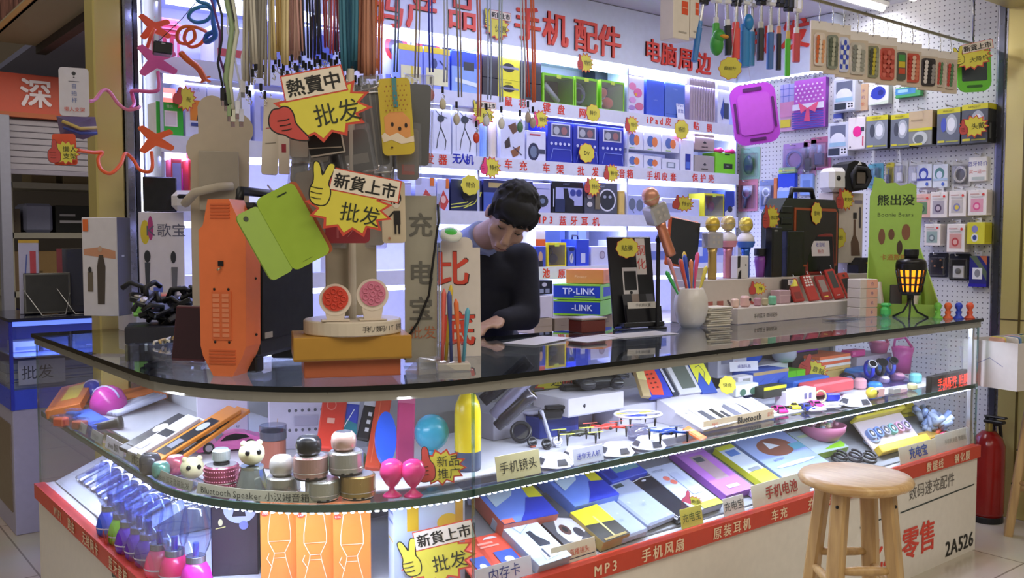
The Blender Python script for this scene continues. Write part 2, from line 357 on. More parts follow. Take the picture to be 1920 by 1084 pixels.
for i in range(5): g = G(); g.box(1.2+i*.67, 3.185, .05, 1.85+i*.67, 3.2, .86, mt('e2e2ea', .35), .003); d = g.ob('door', cb); G().rod((1.78+i*.67, 3.175, .5), (1.78+i*.67, 3.175, .6), .005, STEEL).ob('handle', d)
# ceiling tube light, hanging rail
t = E('tube_light', 'bright white tube light on the stall ceiling near the pegboard', 'light')
g = G(); g.box(2.9, 2.55, 2.535, 4.55, 2.66, 2.558, mt('d8d8d8', .4), .004); g.ob('housing', t); g = G(); g.rod((2.92, 2.58, 2.526), (4.53, 2.58, 2.526), .016, mt('fff6e6', e=7)); g.ob('tube', t); g = G(); g.rod((3.4, 2.42, 2.545), (4.55, 2.42, 2.545), .012, mt('fff6e6', e=6)); g.ob('tube', t)
rl = E('hanging_rail', 'steel rail under the stall ceiling with goods hanging from hooks', 'rail')
RY, RZ = 2.1, 2.262
g = G(); g.rod((.95, RY, RZ), (4.58, RY, RZ), .007, mt('b9b08e', .3, .9)); g.ob('bar', rl)
for X in (1.2, 2.9, 4.5): g = G(); g.rod((X, RY, RZ), (X, RY, 2.56), .005, STEEL); g.box(X-.03, RY-.02, 2.55, X+.03, RY+.02, 2.56, STEEL); g.ob('bracket', rl)
# ================================================================ COUNTER
X0, Y0, RC, XE, YE = .735, 1.81, .6, 4.02, 3.65
def outl(o):
    P = [(X0+o, YE)]
    if o < RC: P += [(X0+RC-(RC-o)*cos(pi/2*i/14), Y0+RC-(RC-o)*sin(pi/2*i/14)) for i in range(15)]
    else: P += [(X0+o, Y0+o)]
    return P+[(XE, Y0+o)]
def zslab(g, pts, z0, z1, mat, edge=None):
    n = len(pts); a = sum(pts[i][0]*pts[(i+1) % n][1]-pts[(i+1) % n][0]*pts[i][1] for i in range(n))
    if a < 0: pts = pts[::-1]
    g.add([(x, y, z1) for x, y in pts], [tuple(range(n))], mat); g.add([(x, y, z0) for x, y in pts], [tuple(range(n-1, -1, -1))], mat)
    g.add([(x, y, z0) for x, y in pts]+[(x, y, z1) for x, y in pts], [(i, (i+1) % n, (i+1) % n+n, i+n) for i in range(n)], edge or mat)
def ring(o0, o1): return outl(o0)+outl(o1)[::-1]
CTR = E('display_counter', 'long curved glass display counter with orange-red lettered strip and white base', 'display counter')
DP = .72
g = G(); zslab(g, ring(.03, DP), .0, .405, mt('dad2c4', .4)); base = g.ob('base', CTR)
g = G(); zslab(g, ring(.0, .03), .0, .405, mt('e0d9cd', .35))
def onX(s, px, py, size, col, bold=False, gap=0): p = at(px, py, Y=Y0); g.txt(s, p.x, p.z, size, col, Y0-.0015, bold, gap=gap)
onX('数码速充配件', 1748, 911, .062, mt('6b6660')); onX('批发零售', 1690, 1024, .135, mt('d8402a'), True); onX('2A526', 1799, 1018, .088, mt('14140f'), True)
for a, b in (((1688, 962), (1826, 908)), ((1612, 990), (1665, 968))):
    p, q = at(*a, Y=Y0), at(*b, Y=Y0); g.add([(p.x, Y0-.0012, p.z-.003), (q.x, Y0-.0012, q.z-.003), (q.x, Y0-.0012, q.z+.003), (p.x, Y0-.0012, p.z+.003)], [(0, 1, 2, 3)], mt('2c3a36'))
p = at(222, 1072, X=X0); g.M = MX.Translation((X0-.0015, p.y, p.z-.01)) @ MX.Rotation(-pi/2, 4, 'Z'); g.txt('BULL', 0, 0, .05, mt('3a3a3a'), 0, True)
deco(g, .07, .09, 'l c0392b .14 .2 1 .45 .55 .6 0 ;l c0392b .14 .8 1 .5 .55 .9 .2', 0, -.11, 0); g.M = MX(); g.ob('front_panel', base)
g = G(); zslab(g, ring(-.014, .02), .405, .457, mt('c8452f', .4))
def onL(s, py0, px0, size, col):
    p = at(px0, py0, X=X0-.014); g.M = MX.Translation((X0-.0155, p.y, p.z)) @ MX.Rotation(-pi/2, 4, 'Z'); g.txt(s, 0, 0, size, col, 0, True); g.M = MX()
Z_ = .431
for s, X in (('自拍杆', 1.41), ('MP3', at(1130, 1062, Y=Y0).x), ('手机风扇', at(1238, 1030, Y=Y0).x), ('原装耳机', at(1367, 992, Y=Y0).x), ('车充', at(1455, 965, Y=Y0).x), ('充电器', at(1530, 940, Y=Y0).x), ('数据线', at(1747, 874, Y=Y0).x), ('钢化膜', at(1798, 858, Y=Y0).x)): g.txt(s, X, Z_, .041, CRM, Y0-.0155, True, gap=.18)
for s, Y in (('WIFI', 3.3), ('路由', 3.12), ('无线网卡', 2.9), ('蓝牙音箱', 2.62)):
    g.M = MX.Translation((X0-.0155, Y, Z_)) @ MX.Rotation(-pi/2, 4, 'Z'); g.txt(s, 0, 0, .04, CRM, 0, True, gap=.12); g.M = MX()
g.ob('trim_strip', CTR)
g = G(); zslab(g, ring(.02, DP), .405, .453, mt('d2d2d8', .4)); g.ob('deck', CTR)
# sloping display boards on the deck, along the long side and along the left side
SL0 = (Y0+.05, .462); SL1 = (Y0+.50, .655)
SLA = atan2(SL1[1]-SL0[1], SL1[0]-SL0[0])
g = G(); xs = (1.45, 4.0)
g.add([(x, y, z) for x in xs for y, z in ((SL0[0], .455), (SL0[0], .46), (SL1[0], SL1[1]-.002), (SL1[0], .455))], [(0, 1, 2, 3), (7, 6, 5, 4), (0, 4, 5, 1), (1, 5, 6, 2), (2, 6, 7, 3), (3, 7, 4, 0)], mt('8f9298', .4)); g.ob('sloping_board', CTR)
g = G(); ys = (2.75, 3.62)
g.add([(X0+a, y, z) for y in ys for a, z in ((.05, .455), (.05, .46), (.5, .653), (.5, .455))], [(3, 2, 1, 0), (4, 5, 6, 7), (1, 5, 4, 0), (2, 6, 5, 1), (3, 7, 6, 2), (0, 4, 7, 3)], mt('b9bcc8', .4)); g.ob('sloping_board', CTR)
g = G(); zslab(g, ring(.022, .60), .703, .713, GLASS, tint('3f6b60')); shelf = g.ob('middle_shelf', CTR)
g = G(); zslab(g, ring(.016, .022), .699, .717, mt('3c5a54', .1)); g.ob('shelf_edge', shelf)
g = G(); zslab(g, ring(.12, .60), .7135, .7165, mt('d8d8e2', .4)); g.ob('shelf_liner', shelf)
def along(o, step, z):
    P = outl(o); o_ = []; acc = 0
    for a, b in zip(P, P[1:]):
        L_ = math.dist(a, b); d = -acc
        while d+step <= L_: d += step; o_.append((a[0]+(b[0]-a[0])*d/L_, a[1]+(b[1]-a[1])*d/L_, z))
        acc = L_-d
    return o_
g = G()
for q in along(.03, .019, .695): g.box(q[0]-.004, q[1]-.004, q[2]-.003, q[0]+.004, q[1]+.004, q[2]+.003, LED)
zslab(g, ring(.024, .036), .6985, .7025, WHT); g.ob('led_strip', shelf)
# glass fronts: one bent panel around the corner, one flat panel along the front, one end pane
def pane(pts, name='front_glass'):
    g = G(); n = len(pts)
    vs = []
    for i, (x, y) in enumerate(pts):
        a, b = pts[max(0, i-1)], pts[min(n-1, i+1)]; d = V((b[0]-a[0], b[1]-a[1])).normalized(); nx, ny = -d.y*.007, d.x*.007
        vs += [(x, y, .457), (x, y, .965), (x+nx, y+ny, .457), (x+nx, y+ny, .965)]
    for i in range(n-1):
        a = i*4; g.add([vs[a+k] for k in range(8)], [(0, 4, 5, 1), (2, 3, 7, 6)], GLASS)
    g.add(vs[:4]+vs[-4:], [(0, 1, 3, 2), (4, 6, 7, 5)], tint('7fa89c')); return g.ob(name, CTR)
P = outl(.004); pane(P[:-1]); pane([(X0+RC+.006, Y0+.004), (XE-.006, Y0+.004)]); pane([(XE-.001, Y0+.012), (XE-.001, Y0+DP)], 'end_glass')
g = G(); zslab(g, ring(0, .022), .962, .986, mt('aaa89f', .3, .5)); g.ob('top_rail', CTR)
g = G(); zslab(g, ring(-.01, DP), .988, 1.0, TOPGL, mt('0d100e', .1)); top = g.ob('glass_top', CTR)
g = G(); zslab(g, ring(-.0105, -.006), .987, .9995, mt('0a0d0b', .12)); g.ob('dark_edge', top)
g = G(); zslab(g, ring(DP-.012, DP), .457, .985, mt('b4b4be', .5)); g.ob('back_panel', CTR)  # closed back added in light grey to bounce light inside the counter
g = G()
for x, y in ((XE-.02, Y0+.03), (XE-.02, Y0+DP-.03)): g.box(x-.008, y-.008, .457, x+.012, y+.008, .985, mt('c9c9cc', .3, .7))
g.ob('corner_post', CTR)
# neighbour across the aisle
# ================================================================ GOODS ON THE BACK SHELVES
def up(k): return SHZ[k]+.0305
def shelf_box(row, px0, px1, py, label, col, spec='', d=.14, yf=3.515, zb=None, **kw):
    """a box standing on shelf row, its front between two seen columns, its top at a seen line"""
    z = up(row) if zb is None else zb
    ym = py+25; a, b = at(px0, ym, Y=yf), at(px1, ym, Y=yf); t = at((px0+px1)/2, py, Y=yf)
    w_, h_ = b.x-a.x-.003, max(.02, t.z-z)
    return carton(label, (a.x+(b.x-a.x)/2, yf+d, z), (w_, h_, d), col, spec, **kw)
SB = shelf_box
# row under the header
SB('A', 716, 770, 42, 'white box with round red portrait picture, left of the yellow-topped packs', 'dfe3ff', 'e .5 .62 .42 .22 d23a2c;e .5 .62 .28 .15 4a3a3a;r .1 .12 .9 .2 8a90d0', yf=3.60, lspec='r .2 .2 .8 .8 cfd4ff')
SB('A', 772, 830, 46, 'white box with round red portrait picture, right behind the yellow-topped packs', 'dfe3ff', 'e .5 .62 .42 .22 d23a2c;e .55 .6 .28 .15 4a3a48;r .1 .12 .9 .2 8a90d0', yf=3.60)
SB('A', 747, 793, 84, 'yellow-topped blue earphone pack, left one under the two portrait boxes', '8fa0f4', 'r 0 .86 1 1 f0d428;r .08 .1 .92 .5 e9e6b8;r .5 0 .6 .5 d9c02e;l dfe6ff .02 .2 .3 .8 .15', yf=3.515, d=.06)
SB('A', 794, 844, 90, 'yellow-topped blue earphone pack, right one beside the blue box', '8fa0f4', 'r 0 .86 1 1 f0d428;r .08 .1 .92 .5 e9e6b8;e .4 .62 .1 .12 3c4a80;l 2d3a70 .03 .6 .7 .9 .5', d=.06)
SB('A', 846, 903, 97, 'blue box with a silver device picture in the top row', '3a5cd8', 'r 0 0 1 .62 8fb0f0;r .4 .55 .75 .75 30343c;l e8f4ff .1 .15 .3 .85 .22')
for i, (zz, nm) in enumerate(((0, 'lower'), (.088, 'upper'))):
    a, b = at(906, 130, Y=3.515), at(1016, 130, Y=3.515)
    carton(nm+' black box with a yellow band and grey handle, stacked in the top row', ((a.x+b.x)/2, 3.69, up('A')+zz), (b.x-a.x, .087+.02*i, .17), '26242e', 'r .25 0 .62 1 e8e02c;e .43 .55 .1 .2 1c1c1c;r .28 .5 .6 .6 8f90a8;t .43 .86 .12 4a4a20 POWER', group=None)
def window_box(row, px0, px1, py, label, edge, inner, item, **kw):
    """open-fronted box: coloured frame around a clear window with the goods seen inside"""
    z = up(row); ym = py+25; yf = 3.515; a, b = at(px0, ym, Y=yf), at(px1, ym, Y=yf); h_ = at((px0+px1)/2, py, Y=yf).z-z; w_ = b.x-a.x-.003
    d = .12; o = E('window_box', label, 'box', ((a.x+b.x)/2, yf+d, z)); g = G(); m = mt(edge)
    g.box(-w_/2, -.004, 0, w_/2, 0, h_, mt(inner)); g.box(-w_/2, -d, 0, -w_/2+.008, -.004, h_, m); g.box(w_/2-.008, -d, 0, w_/2, -.004, h_, m)
    g.box(-w_/2+.008, -d, 0, w_/2-.008, -.004, .006, m); g.box(-w_/2+.008, -d, h_-.012, w_/2-.008, -.004, h_, m); g.box(-.015, -d-.001, h_-.02, .015, -d, h_-.003, mt('c8dc50')); g.ob('carton', o)
    g = G(); g.poly([(-w_/2+.008, .006), (w_/2-.008, .006), (w_/2-.008, h_-.012), (-w_/2+.008, h_-.012)], -d+.001, -d+.0015, BLIS); g.ob('window', o)
    g = G(); g.M = MX.Translation((0, -d*.55, h_*.5)); item(g, w_, h_); g.ob('packed_item', o)
    return o
window_box('A', 1018, 1077, 140, 'green window box with a long white stick, in the top shelf row', '86d02a', '45484e', lambda g, w, h: g.rod((-w*.25, 0, h*.2), (w*.2, 0, -h*.34), .014, mt('dfe2f6'), 10))
window_box('A', 1078, 1121, 146, 'green window box with grey cable, second of three green boxes', '86d02a', '45484e', lambda g, w, h: g.tube([(w*.3*cos(t*.5)*(.5+t/26), .004*t/4, h*.33*sin(t*.5)*(.5+t/26)) for t in range(18)], .006, mt('8b97b5')))
window_box('A', 1126, 1171, 152, 'green window box with orange headphones inside, third of three', '86d02a', '54484e', lambda g, w, h: (g.tube([(-w*.3+.05*sin(t*.35)*.8, 0, h*.3*cos(t*.35)) for t in range(10)], .007, mt('f0e8f0')), g.ell((.01, 0, -h*.2), (w*.22, .03, h*.2), mt('e0603a')), g.ell((-.03, 0, .02), (w*.18, .03, h*.18), mt('e88a70'))))
SB('A', 1116, 1162, 128, 'low black box standing behind the third green window box', '22262e', 'r .1 .2 .9 .35 3a4450', yf=3.66, d=.1)
SB('A', 1176, 1208, 141, 'tablet case with pink flower print in the top row', 'dcd8fa', 'e .3 .7 .22 .1 e88ac0;e .62 .55 .25 .12 e070b0;e .5 .5 .08 .04 f0b040;e .3 .35 .2 .08 d8a0e0;e .7 .2 .25 .1 d0709a;e .25 .15 .2 .06 a888d0', d=.05)
SB('A', 1212, 1246, 150, 'royal blue tablet case, left of the pair in the top row', '3f5fd8', 't .5 .45 .06 8fa0e8 Tablet', d=.05)
SB('A', 1247, 1285, 154, 'steel blue tablet case, right of the pair in the top row', '5272cc', 'r .05 .1 .95 .12 3f5cb0;t .5 .8 .06 9fb4ec Tablet', d=.05)
SB('A', 1293, 1342, 149, 'beige ribbed tablet case near the right end of the top row', 'b0a0b0', ''.join('r %.2f 0 %.2f 1 a696aa;' % (i*.1, i*.1+.04) for i in range(10)), d=.06)
SB('A', 1346, 1368, 160, 'white box with a slanted blue picture at the right end of top row', 'd9dcf6', 'p 3a52b0 .2 .3 .5 .7 .6 .35 .4 .1;r .5 .15 .95 .55 33405e', d=.05)
carton('white handwritten card leaning on the blue tablet cases', (*at(1277, 225, Y=3.505).xy, up('A')), (.062, .105, .002), 'e4e6fa', 't .5 .75 .24 3a44b0 iPad;t .5 .42 .24 3a44b0 皮套', cat='card', name='price_card', rot=(R(-8), 0, 0))
# second row
SB('B', 296, 330, 165, 'white and orange box half hidden behind the green square box', 'f1e6f2', 'r 0 .7 1 1 e86a3a;r .2 .8 .8 .9 f6d0b0', yf=3.58)
SB('B', 292, 344, 192, 'green square box with a pale square panel on its front', '35b43c', 'r .3 .28 .78 .75 f0e8f0;r .34 .32 .74 .71 dcd2e0;t .5 .88 .1 d8f0d0 微信', d=.1, side='f2f2f6')
SB('B', 346, 388, 152, 'white phone box with an orange picture beside the green box', 'd6daf8', 'r .22 .3 .72 .66 e08a30;p 3a2a20 .5 .3 .62 .3 .68 .45 .55 .4;r .25 .2 .7 .26 3c4a90;t .5 .85 .07 5a60a0 手机', d=.16)
SB('B', 388, 470, 150, 'large white box on the second row behind the hanging cables', 'dfe3ff', 'r .02 .3 .98 .33 c04a50', d=.16)
SB('B', 476, 590, 160, 'lavender box behind the hanging lanyards', 'b9bdf0', 'r .1 .2 .9 .6 8a90d8', d=.16)
SB('B', 600, 700, 150, 'pale blue box behind the phone case stand', 'c3c9f6', 'r .1 .2 .9 .6 9aa2e2', d=.16)
for i, (a, b, c, nm) in enumerate(((806, 846, 196, 'tall white drone box with black propeller arms, left one'), (848, 894, 198, 'tall white drone box with black propeller arms, right one'))):
    SB('B', a, b, c, nm+' of two on the second row', 'dfe4fa', 'l 28303e .018 .55 .85 .5 .55 .35 .3 .3 .12;l 28303e .018 .5 .55 .75 .28 .7 .1;l 28303e .014 .2 .9 .45 .78 .8 .74;e .5 .72 .16 .07 39414e;l 8890b8 .006 .15 .1 .15 .9', d=.15)
for px, nm in ((903, 'pale blue upright tube on the second row'), (921, 'cream upright tube beside the white bird box')):
    p = at(px, 285, Y=3.56); tg(G().cyl(.024, 0, .24, mt('8fb4ee' if px < 910 else 'd8cbb0', .3), 16).ob('packaging_tube', loc=(p.x, 3.56, up('B')), rot=None), nm, 'tube')
SB('B', 938, 985, 221, 'white box printed with small brown birds', 'd3d8f6', 'p 6a4a3a .3 .8 .6 .9 .7 .7 .5 .6;p 3a3030 .15 .4 .35 .55 .4 .3 .2 .25;p 8a5a40 .4 .2 .8 .35 .7 .1 .5 .05;l 3a3a50 .02 .5 .3 .85 .12', d=.14)
SB('B', 987, 1024, 246, 'white box with a black camera lens picture', 'd8dcf8', 'e .35 .3 .28 .3 2a3050;e .35 .3 .18 .2 70809f;r .5 .25 .95 .4 39405a;r .15 .85 .7 .9 c05a70', d=.14, yf=3.515)
for i, (a, b) in enumerate(((1026, 1074), (1075, 1122), (1123, 1170))):
    SB('B', a, b, 222+i*6, ('leftmost', 'middle', 'rightmost')[i]+' of three deep blue boxes with a silver device window', '2433a8', 'r .15 .58 .9 .88 c8ccec;r .2 .61 .85 .85 585a70;e .35 .72 .12 .09 b0b4c4;e .65 .72 .12 .09 9a6a70;'+''.join('e %.2f .42 .05 .035 c8d0f8;' % (.15+j*.17) for j in range(5))+'l 8fa0f0 .012 .1 .05 .2 .3 .9 .3 .95 .05', d=.15)
for r_ in range(2):
    for c_ in range(3):
        a = 1173+c_*34; z = up('B')+r_*.098
        SB('B', a, a+33, (288 if r_ == 0 else 243)+c_*5, ('bottom', 'top')[r_]+' row, '+('left', 'middle', 'right')[c_]+(' white box with blue and orange headphone picture' if (r_, c_) != (0, 2) else ' white box with a grey square watch picture'), 'dde0fa',
           'e .38 .5 .2 .3 5a74b8;e .62 .48 .16 .26 e08048;r .2 .06 .5 .1 9ac070' if (r_, c_) != (0, 2) else 'r .25 .2 .75 .7 7a88a0;r .33 .28 .67 .62 d0d8ee', zb=z, d=.12)
SB('B', 1276, 1301, 262, 'tall white box with a blue bottle picture', 'e0e3fb', 'r .35 .05 .75 .55 2838a0;r .42 .1 .68 .3 5a78d8', d=.12)
for r_, (zz, py) in enumerate(((0, 292), (.128, 252))):
    SB('B', 1302, 1340, py, ('lower', 'upper')[r_]+' rose-brown speaker box with a small black crest, stacked by the green box', ('a8a0a0', 'b09a98')[r_], 'p 2a2a30 .4 .45 .5 .58 .6 .45 .5 .4;b .5 .2 .13 3a3038 KINGONE', zb=up('B')+zz, d=.1)
SB('B', 1341, 1379, 287, 'bright green box under the two pink pieces, second row', '7ed62a', 'r .4 .25 .85 .5 2c3428;t .62 .38 .1 d0d8d0 BOX;r .45 .9 .7 .98 30402c', d=.1)
for px, nm in ((1347, 'left'), (1368, 'right')):
    p = at(px, 275, Y=3.53); g = G(); g.ell((0, 0, .012), (.036, .03, .016), mt('e0307a', .3)); g.ell((0, -.005, .022), (.02, .02, .008), mt('f070a0')); tg(g.ob('pink_gadget', loc=(p.x, 3.53, at(1358, 287, Y=3.515).z+.001)), nm+' round pink gadget lying on top of the bright green box', 'gadget')
# third row
SB('C', 778, 818, 333, 'white box with red tilted pattern, left of the pair', 'c8ccf8', 'p c84a48 .1 .1 .5 .65 .9 .35 .6 0;e .45 .35 .18 .12 e8c0c0;r .7 .75 .9 1 e07838', d=.15)
SB('C', 819, 843, 335, 'white box with red tilted pattern, right of the pair', 'c8ccf8', 'p c84a48 .05 .15 .5 .65 .95 .3 .6 0;e .5 .35 .2 .12 e8c0c0;r .7 .7 .95 1 e07838', d=.15)
SB('C', 845, 904, 336, 'navy box with three yellow cable stripes behind the man', '1c2550', 'l d8dc60 .03 0 .2 .5 .28 .95 .6;l d8dc60 .03 0 .1 .5 .18 .95 .5;l d8dc60 .03 .4 .1 .75 .25 .98 .6;e .6 .5 .25 .2 20242c', d=.15)
SB('C', 906, 1000, 338, 'dark navy box mostly hidden behind the head of the man', '2a3060', 'r .1 .75 .5 .9 b0a070;r 0 0 .6 .6 4a62c0', d=.15)
SB('C', 1001, 1033, 343, 'grey-blue box with a dark round dial picture', 'b4b8ea', 'e .5 .4 .35 .2 30363f;e .5 .4 .15 .09 7080a0;r .1 .8 .9 .82 8088c8', d=.15)
SB('C', 1034, 1094, 340, 'black box with a white panel showing a black rider figure', '12141c', 'r .12 .25 .97 .8 a8b0ea;p 181c28 .4 .25 .36 .78 .5 .78 .55 .5 .7 .4 .7 .05 .45 .05;e .66 .65 .09 .11 3a48a0;e .85 .65 .09 .11 3a48a0;r .1 .05 .4 .45 28345c;t .45 .91 .08 8088b0 COMET;r .03 .2 .06 .75 c0c8f0', d=.15)
SB('C', 1096, 1158, 342, 'grey box with a game controller in an oval window', '4c5060', 'e .68 .45 .27 .36 d8dcf0;e .68 .45 .23 .31 30343e;e .6 .55 .05 .05 a0a8c0;e .76 .55 .05 .05 a0a8c0;e .14 .55 .08 .08 d0d0d8;e .14 .3 .08 .08 d0d0d8;r .3 .15 .45 .65 7a705c;t .45 .88 .09 b0b8c8 Gamepad', d=.15)
SB('C', 1160, 1172, 358, 'narrow golden box beside the game controller box', 'd0b060', 'r .2 .1 .8 .9 dcc070', d=.12)
SB('C', 1174, 1210, 366, 'pale box with two grey earphone pictures', 'aab4ea', 'e .3 .55 .18 .3 6a7490;e .7 .5 .18 .3 6a7490;l 59617c .03 .3 .3 .4 .1', d=.12)
SB('C', 1240, 1312, 372, 'plain pale box in the third row behind the microphone', 'c9cef2', 'r .1 .2 .5 .7 a0a8dc', d=.12)
window_box('C', 1320, 1358, 363, 'yellow-topped black window box at the right end of third row', 'd8d028', '2c3038', lambda g, w, h: (g.ell((-w*.2, 0, -.005), (.022, .02, .03), mt('4a6a60')), g.ell((w*.2, 0, -.005), (.022, .02, .03), mt('a04a4a'))))
SB('C', 1359, 1378, 358, 'small blue and white box ending the third row', '3348a8', 'p d8dcf0 0 0 1 0 1 .45 0 .2;e .5 .3 .25 .12 30343c', d=.1)
# fourth row
SB('D', 1004, 1023, 428, 'white box with an orange lower half beside the man shoulder', 'eee8f0', 'r 0 0 1 .72 e8682c;r .1 .4 .7 .48 f2a070', d=.15)
SB('D', 1003, 1024, 462, 'small blue box with a portrait picture under the orange box', '3a50c0', 'e .5 .5 .2 .25 c0a090;r .3 0 .7 .3 202840', d=.08, yf=3.505)
window_box('D', 1026, 1062, 455, 'yellow-topped window box with a black watch inside', 'e6d820', '6c7078', lambda g, w, h: (g.ell((.012, -.01, -.02), (.03, .015, .026), mt('1c1e22')), g.tube([(-.03+.05*sin(t*.5), 0, .01+.03*cos(t*.5)) for t in range(9)], .003, mt('30343a'))))
SB('D', 1064, 1079, 462, 'blue blister pack with an earpiece beside the watch box', '3c56c8', 'e .5 .85 .4 .1 20285c;e .5 .4 .25 .25 c0c8e8;l 30384c .04 .4 .3 .6 .6', d=.06)
bc = SB('D', 1080, 1105, 449, 'royal blue carry box with a black handle and white label', '2f48d0', 'r .35 .12 .7 .48 c4cef8', d=.12)
g = G(); h_ = at(1092, 449, Y=3.515).z-up('D'); g.tube([(-.02, -.06, h_), (-.018, -.06, h_+.02), (.018, -.06, h_+.02), (.02, -.06, h_)], .005, DARK); g.ob('handle', bc)
SB('D', 1108, 1143, 462, 'white box with a round grey fingerprint picture', 'ccd0f2', 'e .6 .55 .16 .22 8a80a0;e .6 .55 .12 .16 b0a8c4', d=.15)
SB('D', 1150, 1200, 450, 'white goods box behind the black phone display', 'dde0f0', 'r .2 .2 .5 .5 a0a6d0', d=.12)
SB('D', 1008, 1060, 424, 'grey flat pack standing at the back of the fourth row', '6a80c4', 'r .2 .1 .8 .9 5a70b0', d=.04, yf=3.70)
SB('D', 1066, 1100, 426, 'pale flat pack standing at the back of the fourth row', 'a0b4e6', 'r .48 0 .52 1 4a60a0', d=.04, yf=3.70)
# router boxes and cartons on the low cabinet (front at Y 3.2)
def low_box(px0, px1, py0, py1, label, col, spec='', d=.2, yf=3.22, **kw):
    a, b = at(px0, py1, Y=yf), at(px1, py1, Y=yf); zt = at((px0+px1)/2, py0, Y=yf).z; zb = max(.901, at((px0+px1)/2, py1, Y=yf).z)
    return carton(label, ((a.x+b.x)/2, yf+d, zb), (b.x-a.x, zt-zb, d), col, spec, **kw)
low_box(1040, 1152, 593, 628, 'brown cardboard carton under the router boxes', '8f7f68', 'r .1 .45 .9 .5 7c6c58', d=.25)
RT_ = R(-62); f0 = at(1081, 576, Y=3.24); zc = at(1096, 592, Y=3.22).z
for lb, px, py0, py1, w_, d_, col, sp_, rs, sd in (('lower green and blue router box in the stack', 1081, 563, 592, .235, .23, '1f3fa8', 'r 0 0 1 .12 8ccc30;r 0 .9 1 1 8ccc30;b .62 .55 .55 e8f0ff -LINK', 'r 0 0 1 1 7cc230', '7cc230'),
        ('upper green and blue router box in the stack', 1081, 533, 562, .235, .23, '1f3fa8', 'r 0 0 1 .12 8ccc30;r 0 .9 1 1 8ccc30;b .55 .58 .58 e8f0ff TP-LINK;r .45 .18 .9 .24 8ccc30', 'r 0 0 1 1 7cc230;r .2 .2 .8 .8 1f3fa8', '7cc230'), ('orange cardboard box on top of the router boxes', 1096, 505, 532, .19, .2, 'd8863c', 't .4 .5 .3 f0c090 Flower', 'r .2 .2 .8 .6 c87834', None)):
    f = at(px, py1, Y=3.24); h_ = at(px, py0, Y=3.24).z-f.z-.001
    carton(lb, (f.x-d_*sin(RT_), 3.24+d_*cos(RT_), f.z), (w_, h_, d_), col, sp_, rot=(0, 0, RT_), rspec=rs, side=sd)
low_box(1000, 1037, 555, 596, 'white carton left of the router boxes', 'd9d3dd', '', rspec='r 0 0 1 1 b9a98e', d=.15)
low_box(1002, 1036, 597, 626, 'tan carton under the white carton', 'a8977c', 'r 0 .45 1 .5 988868', d=.15)
low_box(1005, 1036, 526, 552, 'black and white small box above the white carton', '1c1e26', 'e .5 .7 .15 .15 c8c8d8;r .2 .1 .45 .4 9098b0;r .55 .1 .8 .4 9098b0', d=.12, yf=3.24)
for r_, a, b, c_, lb, col, sp_ in (('A', 400, 470, 50, 'white carton in the top row behind the grey lanyards', 'd8dcfa', 'r .1 .2 .9 .4 c85a60'), ('A', 475, 560, 40, 'lavender carton in the top row behind the cream lanyards', 'b4b8f0', 'r .2 .2 .8 .7 8890e0'), ('A', 566, 640, 46, 'pale blue carton in the top row behind the black lanyards', 'c0ccf8', 'e .5 .5 .3 .3 5a6ad0'), ('A', 645, 712, 60, 'white carton with an orange stripe behind the salmon lanyards', 'e0e0fa', 'r 0 .3 1 .5 e07a3c'),
    ('C', 600, 680, 345, 'white carton in the third row behind the case stand', 'd0d4fa', 'r .1 .2 .9 .5 a04a58'), ('C', 690, 772, 340, 'lavender carton in the third row left of the tilted-pattern pair', 'b8bcf4', 'r .2 .3 .8 .8 d06060'), ('D', 600, 690, 440, 'white carton in the fourth row behind the case stand', 'd4d8fa', 'r .2 .2 .8 .6 8a94e0'), ('D', 1206, 1262, 455, 'white carton in the fourth row behind the microphone stand', 'd4d8f4', 'r .2 .2 .8 .6 6a7ac0'), ('D', 1266, 1330, 450, 'blue carton in the fourth row behind the gold microphone', '5a74d8', 'r .2 .3 .8 .7 c8d4fa'), ('D', 1334, 1384, 448, 'pale carton at the right end of the fourth row', 'c8ccf4', 'r .2 .3 .8 .7 8088c8')):
    SB(r_, a, b, c_, lb, col, sp_)
# ================================================================ GOODS ON THE PEGBOARD (wall X = 4.62, fronts face -X)
PX = 4.62; PR = (0, 0, -pi/2)
HOOK = mt('c9c9cc', .25, .9)
def peg_box(px0, px1, py0, py1, label, col, spec='', d=.07, name='hanging_box', cat='box', hook=True, out=.0, body=None, **kw):
    """a pack hanging on a pegboard hook: front seen between the two columns and lines"""
    xf = PX-.004-out-d; a, b = at(px0, (py0+py1)/2, X=xf), at(px1, (py0+py1)/2, X=xf); pm = (px0+px1)/2
    z0, z1 = at(pm, py1, X=xf).z, at(pm, py0, X=xf).z; w_, h_ = a.y-b.y, z1-z0
    o = carton(label, (PX-.004-out, (a.y+b.y)/2, z0), (w_, h_, d), col, spec, rot=PR, name=name, cat=cat, **kw)
    if hook: g = G(); g.rod((0, .003+out, h_+.012), (0, -d-.03, h_+.012), .0025, HOOK); g.rod((0, -d-.03, h_+.012), (0, -d-.034, h_+.022), .0025, HOOK); g.box(-.012, -d*.6, h_, .012, -d*.6+.001, h_+.022, mt('d8d8dc')); g.ob('hook', o)
    return o
HPS = 'r 0 .86 1 1 d8cf20;e .62 .55 .26 .28 aeb4ba;e .62 .55 .17 .19 e6e8ec;e .3 .55 .12 .2 44484e;r .05 .06 .35 .12 d8cf30;r .4 .06 .95 .1 a8a840;t .5 .93 .07 6a6410 HEADSET'
HPI = [('grey headphone box with yellow top, nearest the white boxes', 1624, 1664, 217, 279, '80868e'), ('grey headphone box with yellow top, half behind the beige-topped box', 1670, 1706, 214, 277, '70767e'), ('grey headphone box with yellow top and blue earcups', 1757, 1800, 203, 271, '686e78'), ('grey headphone box with yellow top and starburst tag, at the steel post', 1803, 1852, 195, 268, '54585e')]
